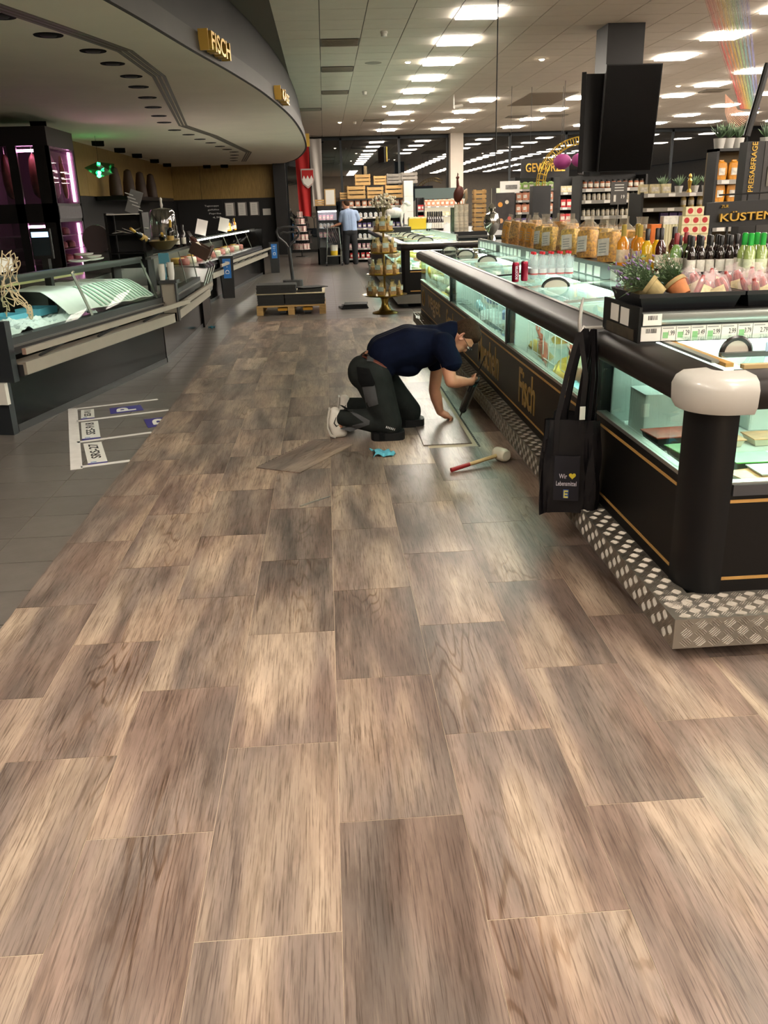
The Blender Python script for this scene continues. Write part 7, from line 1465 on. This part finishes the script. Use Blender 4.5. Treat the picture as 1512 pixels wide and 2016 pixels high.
b = MB(); P = [(-.19, .0), (-.13, .13), (-.065, .0), (0, .13), (.065, 0), (.13, .13), (.19, 0), (.15, -.13), (0, -.245), (-.15, -.13)]; P = [(-.52 + x, 31.814, 2.50 + z) for x, z in P]; n = len(P); b.add(P + [(x, y + .006, z) for x, y, z in P], [tuple(range(n)), tuple(range(n, 2 * n))[::-1]] + [(i, n + i, n + (i + 1) % n, (i + 1) % n) for i in range(n)]); b.part('white_rake', PAPER, fg)
# ---------------------------------------------------------------- chilled wall and snack shelves
c1 = shelf_unit('chilled_shelf', 'white chilled wall shelf near the white pillar', 'shelf', 3.0, 4.6, 29.0, (.5, .85, 1.2, 1.5), .5, WHS, pm('chill_back', '#cfc9b6', .5, emit='#fff0d0', es=.25), ztop=1.7)
for z, k in ((.5, 'creamb'), (.85, 'whitep'), (1.2, 'creamb'), (1.5, 'salmon')): stock(pr_[k], 3.1, 4.5, 29.08, z, .15, {'creamb': 'cream pack on the white chilled shelf', 'whitep': 'white pack on the white chilled shelf', 'salmon': 'salmon bag on top of the white chilled shelf'}[k], k + ' packs on the chilled shelf')
MB().box(3.0, 4.6, 29.4, 29.5, 1.72, 2.05).top('shelf_header', pm('header_teal', '#3a4a48', .5), 'greenish header panel above the chilled shelf', 'header panel')
c2 = shelf_unit('poster_cooler', 'tall narrow cooler with red and pink packs', 'cooler', 2.75, 2.98, 26.5, (.5, .8, 1.1, 1.4), .4, BLKS, ztop=1.75)
for z in (.5, .8, 1.1, 1.4): stock(pr_['redp'], 2.82, 2.95, 26.55, z, .11, 'red pack in the narrow cooler', 'red packs in the narrow cooler')
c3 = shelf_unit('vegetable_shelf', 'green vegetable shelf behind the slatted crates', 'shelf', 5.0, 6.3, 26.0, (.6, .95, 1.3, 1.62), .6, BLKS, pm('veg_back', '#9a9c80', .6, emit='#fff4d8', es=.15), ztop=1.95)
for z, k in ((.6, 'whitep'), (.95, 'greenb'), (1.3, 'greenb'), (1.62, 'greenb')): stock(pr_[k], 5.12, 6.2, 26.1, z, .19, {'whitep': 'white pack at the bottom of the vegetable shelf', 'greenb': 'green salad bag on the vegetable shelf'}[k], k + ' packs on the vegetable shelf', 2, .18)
a, c = AY(976, 380, 19.0), AY(1012, 430, 19.0); po = MB().box(a.x, c.x, 19.0, 19.04, .8, a.z).box(a.x, a.x + .03, 19.0, 19.04, 0, .8).box(c.x - .03, c.x, 19.0, 19.04, 0, .8).top('food_poster', pm('poster_dark', '#2a2422', .5, var=.5, vscale=5), 'dark food poster board with eggs beside the snack shelf', 'poster')
for x, z, r, m in ((.25, .25, .05, '#d08a2c'), (.6, .2, .04, '#c9b9a0'), (.3, .6, .05, '#b98a60'), (.75, .55, .04, '#b32a26')): MB().cyl((a.x + (c.x - a.x) * x, 18.99, a.z - (a.z - .8) * z), (a.x + (c.x - a.x) * x, 19.0, a.z - (a.z - .8) * z), r, n=14).part('food_print', pm('foodp' + m, m, .5), po)
a, c = AY(985, 357, 20.0), AY(1023, 380, 20.0); sg_ = MB().box(a.x, c.x, 20.0, 20.03, c.z, a.z).top('white_sign', PAPER, 'white hanging sign with grey lettering above the poster', 'sign'); MB().box(a.x + .12, c.x - .06, 19.99, 20.0, c.z + .09, a.z - .08).part('grey_print', pm('grey_print', '#6d6a66', .6, var=.4, vscale=20), sg_); MB().cyl(((a.x + c.x) / 2, 20.015, a.z), ((a.x + c.x) / 2, 20.015, CZ), .004, n=6).part('cord', BLKS, sg_)
sx0, sx1 = AY(1013, 400, 20.5).x, AY(1098, 400, 20.5).x
s1 = shelf_unit('snack_shelf', 'snack shelf with rows of crisps below the gold arch', 'shelf', sx0, sx1, 20.5, (.45, .75, 1.05, 1.32, 1.58, 1.82), .5, BLKS, ztop=2.08)
for z, k, lab in ((.45, 'blue', 'blue pack on the lowest row of the snack shelf'), (.75, 'violet', 'violet pack low on the snack shelf'), (1.05, 'violet', 'violet pack on the third row of the snack shelf'), (1.32, 'salmon', 'salmon crisp bag in the middle of the snack shelf'), (1.58, 'salmon', 'salmon crisp bag on the upper row of the snack shelf'), (1.82, 'greenb', 'greenish bag on the top row of the snack shelf')): stock(pr_[k], sx0 + .1, sx1 - .05, 20.58, z, .15, lab, lab)
sx2, sx3 = AY(1100, 400, 17.5).x, AY(1142, 400, 17.5).x
s2 = shelf_unit('candy_shelf', 'shelf with bright red packs beside the spice jars', 'shelf', sx2, sx3, 17.5, (.5, .85, 1.15, 1.42, 1.70), .45, BLKS, ztop=2.0)
for z, k in ((.5, 'darkbag'), (.85, 'darkbag'), (1.15, 'redp'), (1.42, 'redp'), (1.70, 'creamb')): stock(pr_[k], sx2 + .1, sx3 - .05, 17.56, z, .115, {'darkbag': 'dark bag low on the shelf of red packs', 'redp': 'bright red pack on the shelf beside the spice jars', 'creamb': 'cream pack on top of the shelf of red packs'}[k], k + ' packs on the candy shelf')
for i, px in enumerate((1060, 1072, 1084, 1094)): q = AY(px, 418, 15.5); MB().cbox(q.x - .05, q.x + .05, 15.45, 15.55, S2Z, S2Z + .14, .02).top('dark_tin', pm('tin_dark%d' % (i % 2), ('#26264a', '#2e2a2c')[i % 2], .4), ('dark blue tin' if i % 2 == 0 else 'black tin') + ' behind the pasta bags' + (', nearer the red packs' if i > 1 else ', nearer the snack shelf'), 'tin')
MB().box(AY(1050, 418, 15.5).x, AY(1100, 418, 15.5).x, 15.3, 15.7, 0, S2Z).top('tin_table', BLKS, 'black table carrying the dark tins', 'table')
# ---------------------------------------------------------------- spice shelf under the screens
jx0, jx1 = AY(1141, 400, 12.9).x, AY(1272, 400, 12.9).x
js = shelf_unit('spice_shelf', 'black spice rack full of small jars below the black screens', 'shelf', jx0, jx1, 12.9, (.70, .90, 1.10, 1.32, 1.54, 1.70), .45, BLKS, ztop=1.88)
for r, (z, k, n) in enumerate(((.90, 'brown_jar', 'lowest visible row'), (1.10, 'brown_jar', 'lower middle row'), (1.32, 'white_jar', 'middle row'), (1.54, 'white_jar', 'upper row'), (1.70, 'amber', 'top row'))): stock(pr_[k], jx0 + .08, jx1 - .06, 12.96, z, .072 if k != 'amber' else .085, {'brown_jar': 'brown spice jar', 'white_jar': 'pale spice jar', 'amber': 'amber spice jar'}[k] + ' on the %s of the spice rack' % n, 'jars on the ' + n, 1, .1, .004, 1.0)
col_ = MB().box(4.15, 4.69, 13.36, 13.9, 0, CZ - .002).top('pillar_black', pm('pillar_charcoal', '#141211', .5), kind='structure')
SCR = pm('screen_black', '#020203', .25, spec=.12); tvx0, tvx1 = AY(1181, 230, 13.2).x, AY(1288, 230, 13.2).x
tv = thing('tv_screen', 'large upright black screen mounted on the dark pillar', 'screen', ((tvx0 + tvx1) / 2, 13.25, 1.95)); MB().obox(((tvx0 + tvx1) / 2, 13.12, 2.63), (tvx1 - tvx0, .06, 1.41), rx=.12).part('housing', BLK, tv); MB().obox(((tvx0 + tvx1) / 2, 13.087, 2.626), (tvx1 - tvx0 - .03, .004, 1.38), rx=.12).part('display', SCR, tv); MB().box(4.2, 4.6, 13.15, 13.355, 2.5, 2.75).part('wall_mount', GRY, tv)
tv2 = thing('tv_screen', 'second black screen seen edge-on beside the upright one', 'screen', (3.75, 13.7, 1.95)); qx = AY(1142, 230, 13.35).x; MB().add([(qx, 13.35, 1.93), (qx + .06, 13.33, 1.93), (4.14, 14.2, 1.93), (4.08, 14.22, 1.93), (qx, 13.35, 3.28), (qx + .06, 13.33, 3.28), (4.14, 14.2, 3.28), (4.08, 14.22, 3.28)], [(3, 2, 1, 0), (4, 5, 6, 7), (0, 1, 5, 4), (1, 2, 6, 5), (2, 3, 7, 6), (3, 0, 4, 7)]).part('housing', BLK, tv2); MB().box(qx + .05, 4.14, 13.38, 13.5, 1.95, 3.26).part('side_cheek', BLK, tv2)
# price sign on a stem
q0, q1 = AY(1204, 358, 7.6), AY(1233, 402, 7.6); pg = thing('price_sign', 'grey price sign reading 1.19 on a thin stem above the pasta', 'price sign', ((q0.x + q1.x) / 2, 7.6, SHZ)); MB().box(q0.x, q1.x, 7.6, 7.606, q1.z, q0.z).part('board', pm('sign_grey', '#4c4a48', .6), pg); MB().cyl(((q0.x + q1.x) / 2, 7.605, SHZ), ((q0.x + q1.x) / 2, 7.605, q1.z), .004, n=6).part('stem', STEEL, pg)
cxm = (q0.x + q1.x) / 2; text_fit('1', (q0.x + .035, 7.597, q1.z + .05), *FACE_CAM, .02, .055, PAPER, pg, .003, bold=.02); text_fit('19', (q1.x - .035, 7.597, q1.z + .062), *FACE_CAM, .03, .028, PAPER, pg, .003, bold=.01); text_fit('Vega... spaghettini', (cxm, 7.597, q0.z - .055), *FACE_CAM, .10, .016, PAPER, pg, .002) if False else None
for k in range(3): MB().box(cxm - .04, cxm + .04, 7.597, 7.6, q0.z - .03 - .022 * k, q0.z - .022 - .022 * k).part('print_line', pm('chalk', '#cfcfcb', .7), pg)
# glass figure behind pasta
q = AY(968, 460, 11.2); gf = thing('silver_figure', 'shiny silver glass figure at the far end of the pasta shelf', 'figure', (q.x, 11.2, SHZ)); MB().lathe([(.06, 0), (.05, .05), (.03, .08), (.09, .16), (.11, .24), (.08, .33), (.02, .36)], (q.x, 11.2, SHZ), 18).part('body', pm('mirror_silver', '#b9b6ae', .1, .9), gf, True); MB().lathe([(.02, .36), (.05, .40), (.03, .44), (.005, .46)], (q.x, 11.2, SHZ), 12).part('finial', pm('mirror_silver', '#b9b6ae', .1, .9), gf, True)
# ---------------------------------------------------------------- hanging things
a, c = AY(1035, 318, 20.2), AY(1112, 337, 20.2); gs = thing('hanging_sign', 'black hanging sign with gold letters reading GEWÜRZE', 'sign', ((a.x + c.x) / 2, 20.2, c.z)); MB().box(a.x - .1, c.x + .1, 20.2, 20.25, c.z - .12, a.z + .05).part('board', BLKS, gs); text_fit('GEWÜRZE', ((a.x + c.x) / 2, 20.19, (a.z + c.z) / 2), *FACE_CAM, c.x - a.x, a.z - c.z, GOLDB, gs, .02, bold=.015)
for x in (a.x + .1, c.x - .1): MB().cyl((x, 20.22, a.z + .05), (x, 20.22, CZ), .004, n=6).part('cord', BLKS, gs)
ar_ = thing('gold_arch', 'golden wire lattice arch rising over the snack shelf', 'arch', (AY(1065, 360, 19.5).x, 19.5, 2.0)); GW = pm('gold_wire', '#a8892f', .35, .7); c0 = AY(1146, 300, 19.5); p0 = AY(1064, 366, 19.5); R_ = AY(1146, 276, 19.5).z - p0.z
def arcp(t, dr, dy): return Vector((p0.x + (c0.x - p0.x) * (1 - math.cos(t)) , 19.5 + dy, p0.z + (R_ + dr) * math.sin(t))) + Vector((-dr * math.cos(t), 0, 0))
for dr in (-.07, .07):
    for dy in (-.1, .1): MB().tube([arcp(PI / 2 * k / 14, dr, dy) for k in range(20)], .012, 5).part('rail_wire', GW, ar_, True)
for k in range(16): t_ = PI / 2 * k / 12; b = MB(); b.tube([arcp(t_, -.07, -.1), arcp(t_, .07, -.1), arcp(t_, .07, .1), arcp(t_, -.07, .1)], .008, 4, True); b.part('cross_wire', GW, ar_)
MB().box(p0.x - .2, p0.x + .2, 19.35, 19.65, 0, p0.z).top('arch_base', BLKS, 'black base column under the golden arch', 'base')
for i, (px, py, r) in enumerate(((1107, 318, .19), (1141, 315, .17))):
    q = AY(px, py, 19.3 - .3 * i); t = thing('paper_lantern', ('round purple paper lantern before the arch', 'purple paper lantern half behind the screen')[i], 'lantern', (q.x, q.y, q.z - r * .8)); MB().ball((q.x, q.y, q.z), (r, r, r * .82), 18, 12).part('globe', pm('lantern_purple', '#7d2560', .7, var=.1), t, True); MB().cyl((q.x, q.y, q.z + r * .8), (q.x, q.y, CZ), .004, n=6).part('cord', BLKS, t)
for i, (px0_, px1_, Y) in enumerate(((990, 976, 9.5),)):
    a = AY(px1_, 300, Y); MB().cyl((a.x, Y, 1.9), (a.x, Y, CZ), .006, n=6).top('hanging_cable', pm('cable_black', '#15130f', .6), 'thin black cable hanging straight down from the ceiling', 'cable')
q = AY(752, 305, 27.0); t = thing('hanging_sign', 'small black sign with gold edge hanging before the windows', 'sign', (q.x, 27.0, q.z - .2)); MB().obox((q.x, 27.0, q.z), (.06, .5, .42), rz=.3).part('board', BLKS, t); MB().obox((q.x + .05, 26.93, q.z), (.02, .5, .40), rz=.3).part('gold_edge', GOLDB, t); MB().cyl((q.x, 27.0, q.z + .2), (q.x, 27.0, CZ), .004, n=6).part('cord', BLKS, t)
# ---------------------------------------------------------------- price check tower and street sign
PT = pm('tower_charcoal', '#1b1918', .45); tw2 = thing('price_check_tower', 'charcoal price check column reading PREISABFRAGE in gold', 'column', (3.95, 8.0, 0)); xa, xb = AY(1466, 340, 7.8).x, AY(1494, 340, 7.8).x
MB().box(xa, xa + .36, 7.8, 7.95, 0, 1.99).part('body', PT, tw2); MB().box(xa + .16, xa + .364, 7.795, 7.8, .9, 1.985).part('side_bevel', pm('tower_light', '#35322f', .4), tw2); text_fit('PREISABFRAGE', (xa + .065, 7.795, 1.78), (0, 0, 1), (-1, 0, 0), .41, .048, GOLDB, tw2, .006, bold=.01); MB().box(xa + .20, xa + .32, 7.785, 7.795, 1.62, 1.78).part('reader', pm('reader_grey', '#6d6a5c', .4), tw2)
a, c = AY(1392, 398, 7.0), AY(1392, 448, 7.0); kb2 = thing('street_sign', 'wide black board with raised gold letters reading KÜSTENSTRASSE', 'sign', (a.x + .5, 7.0, c.z)); MB().obox((a.x + .62, 7.02, (a.z + c.z) / 2 + .012), (1.24, .04, a.z - c.z), ry=-.03).part('board', BLKS, kb2); text_fit('KÜSTENSTRASSE', (a.x + .11 + .45, 6.985, (a.z + c.z) / 2 - .005), (1, 0, .03), (0, 0, 1), .90, .075, GOLDB, kb2, .03, bold=.012); text_fit('ZUR', (a.x + .145, 6.985, a.z - .035), (1, 0, .03), (0, 0, 1), .06, .022, GOLDB, kb2, .01)
MB().cyl((a.x + .2, 7.03, SHZ), (a.x + .2, 7.03, c.z + .02), .012, n=8).part('post', BLKS, kb2); MB().cyl((a.x + .35, 7.04, a.z - .03), (a.x + .35, 7.04, a.z + .05), .008, n=8).part('stub', BLKS, kb2); MB().tube([(a.x + .12, 7.06, a.z + .05), (a.x + .5, 7.04, a.z + .06), (a.x + 1.2, 7.03, a.z + .09)], .007, 6).part('top_bar', BLKS, kb2)
# ---------------------------------------------------------------- plant shelf on the right
hx0, hx1 = AY(1262, 400, 11.6).x, AY(1398, 400, 11.6).x
hs_ = shelf_unit('plant_shelf', 'black shelf with potted plants and golden jars beyond the cartons', 'shelf', hx0, hx1, 11.6, (.75, 1.0, 1.22, 1.42, 1.60), .5, BLKS, pm('plant_back', '#8f8672', .6), ztop=1.62)
for z, k in ((1.0, 'whitep'), (1.22, 'gold'), (1.42, 'gold')): stock(pr_[k], hx0 + (.1 if z < 1.1 else .6), hx1 - .08, 11.68, z, .115, {'whitep': 'white pack below the golden jars', 'gold': 'golden lidded jar on the plant shelf'}[k], k + ' goods on the plant shelf')
stock(pr_['violet'], hx0 + .35, hx0 + .6, 11.68, 1.22, .12, 'violet pack beside the golden jars', 'violet packs on the plant shelf'); stock(pr_['creamb'], hx0 + .05, hx0 + .5, 11.68, 1.60, .15, 'cream pack at the end of the plant shelf top', 'cream packs on the plant shelf')
LEAF2 = pm('shelf_leaf', '#5f7a55', .7, rnd=.15, var=.2)
def small_plant(loc, seed, label, s=1.):
    t = thing('potted_plant', label, 'potted plant', loc); r = random.Random(seed); x, y, z = loc; MB().lathe([(.04 * s, 0), (.055 * s, .09 * s), (.05 * s, .09 * s)], loc, 14).part('pot', WHS, t, True); b = MB()
    for i in range(60):
        a = r.uniform(0, 6.28); e = r.uniform(.1, 1.1); p = Vector((x, y, z + .085 * s)); dv = Vector((math.cos(a) * e, math.sin(a) * e, 1)).normalized(); l = r.uniform(.06, .17) * s; q = p + dv * l; n_ = dv.orthogonal().normalized() * .010 * s; b.add([p, p + dv * l * .6 + n_, q, p + dv * l * .6 - n_], [(0, 1, 2, 3)])
    b.part('foliage', LEAF2, t)
for i, px in enumerate((1303, 1335, 1366, 1388)): q = AY(px, 385, 11.75); small_plant((q.x, 11.75, 1.60), i, ('green plant in a white pot left of the golden statue', 'green plant in a white pot close beside the golden statue', 'green plant in a white pot right of the golden statue', 'green plant in a white pot at the end of the black shelf')[i])
q = AY(1356, 382, 11.7); gst = thing('golden_statue', 'slim golden statuette between the plants', 'statuette', (q.x, 11.7, 1.6)); MB().lathe([(.035, 0), (.03, .03), (.015, .05), (.022, .10), (.03, .15), (.012, .18), (.022, .205), (.015, .23), (.004, .24)], (q.x, 11.7, 1.60), 14).part('figure', GOLDB, gst, True)
# coffee shelf
ox0, ox1 = AY(1404, 380, 10.2).x, AY(1404, 380, 10.2).x + 1.6
os_ = shelf_unit('coffee_shelf', 'shelf of orange coffee packs behind the price check column', 'shelf', ox0, ox1, 10.2, (.9, 1.2, 1.48, 1.72), .28, BLKS, pm('coffee_back', '#6d5a38', .6), ztop=2.06)
for z, k in ((.9, 'whitep'), (1.2, 'whitep'), (1.48, 'orange'), (1.72, 'orange')): stock(pr_[k], ox0 + .1, ox1 - .05, 10.28, z, .15, {'whitep': 'white pack on the lower rows of the coffee shelf', 'orange': 'orange coffee pack on the coffee shelf'}[k], k + ' packs on the coffee shelf')
for i, px in enumerate((1410, 1428, 1446, 1500)): q = AY(px, 345, 10.34); small_plant((q.x, 10.34, 2.06), 10 + i, ('leafy plant in a white pot at the end of the coffee shelf top', 'pale green plant in a white pot, second on the coffee shelf top', 'small plant in a white pot close to the price check column', 'plant in a white pot behind the price check column')[i], 1.25); 
MB().box(ox0, ox1, 10.2, 10.48, 2.03, 2.06).part('top_board', BLKS, os_)
# rainbow thread curtain and black pole
rb = thing('thread_curtain', 'rainbow coloured thread curtain hanging from the ceiling', 'thread curtain', (6.0, 12.0, 2.2)); cols = ['#c94a4a', '#cf6a4a', '#d08f4a', '#d0b04a', '#b9b96a', '#8fb58a', '#7fb0b0', '#8aa0c9', '#8f8fc0']
ta, tb_ = AY(1418, 0, 11.5), AY(1490, 0, 11.5); ba, bb_ = AY(1458, 215, 11.5), AY(1496, 215, 11.5)
for k, c in enumerate(cols):
    b = MB()
    for j in range(6):
        u = (k + j / 6) / len(cols); p = ta.lerp(tb_, u); q = ba.lerp(bb_, u); p = p + (p - q) * .6; p.z = min(p.z, CZ); b.tube([p, p.lerp(q, .5) + Vector((.01 * math.sin(j), .02 * math.cos(j * 2), 0)), q], .0022, 3)
    b.part('thread_band', film('thread_' + c, c, .5, .8), rb, kind='stuff')
for i in range(14):
    p = AY(1428 + i * 1.2, 185 + i * 1.2, 11.5); q = AY(1452 + i * 2.2, 262 - i * 3, 11.5); m_ = p.lerp(q, .5) + Vector((-.03 + .004 * i, 0, -.10 + .004 * i)); MB().tube([p, p.lerp(m_, .55) + Vector((-.02, 0, -.03)), m_, m_.lerp(q, .5) + Vector((.02, 0, -.02)), q], .003, 4).part('looped_thread', pm('loop_thread', '#d9a68a', .8), rb)
MB().cyl(AY(1512, 125, 7.4), AY(1470, 268, 7.4), .028, n=10).top('slanted_pole', pm('pole_black', '#12100f', .4), 'thick black slanted pole in front of the thread curtain', 'pole')
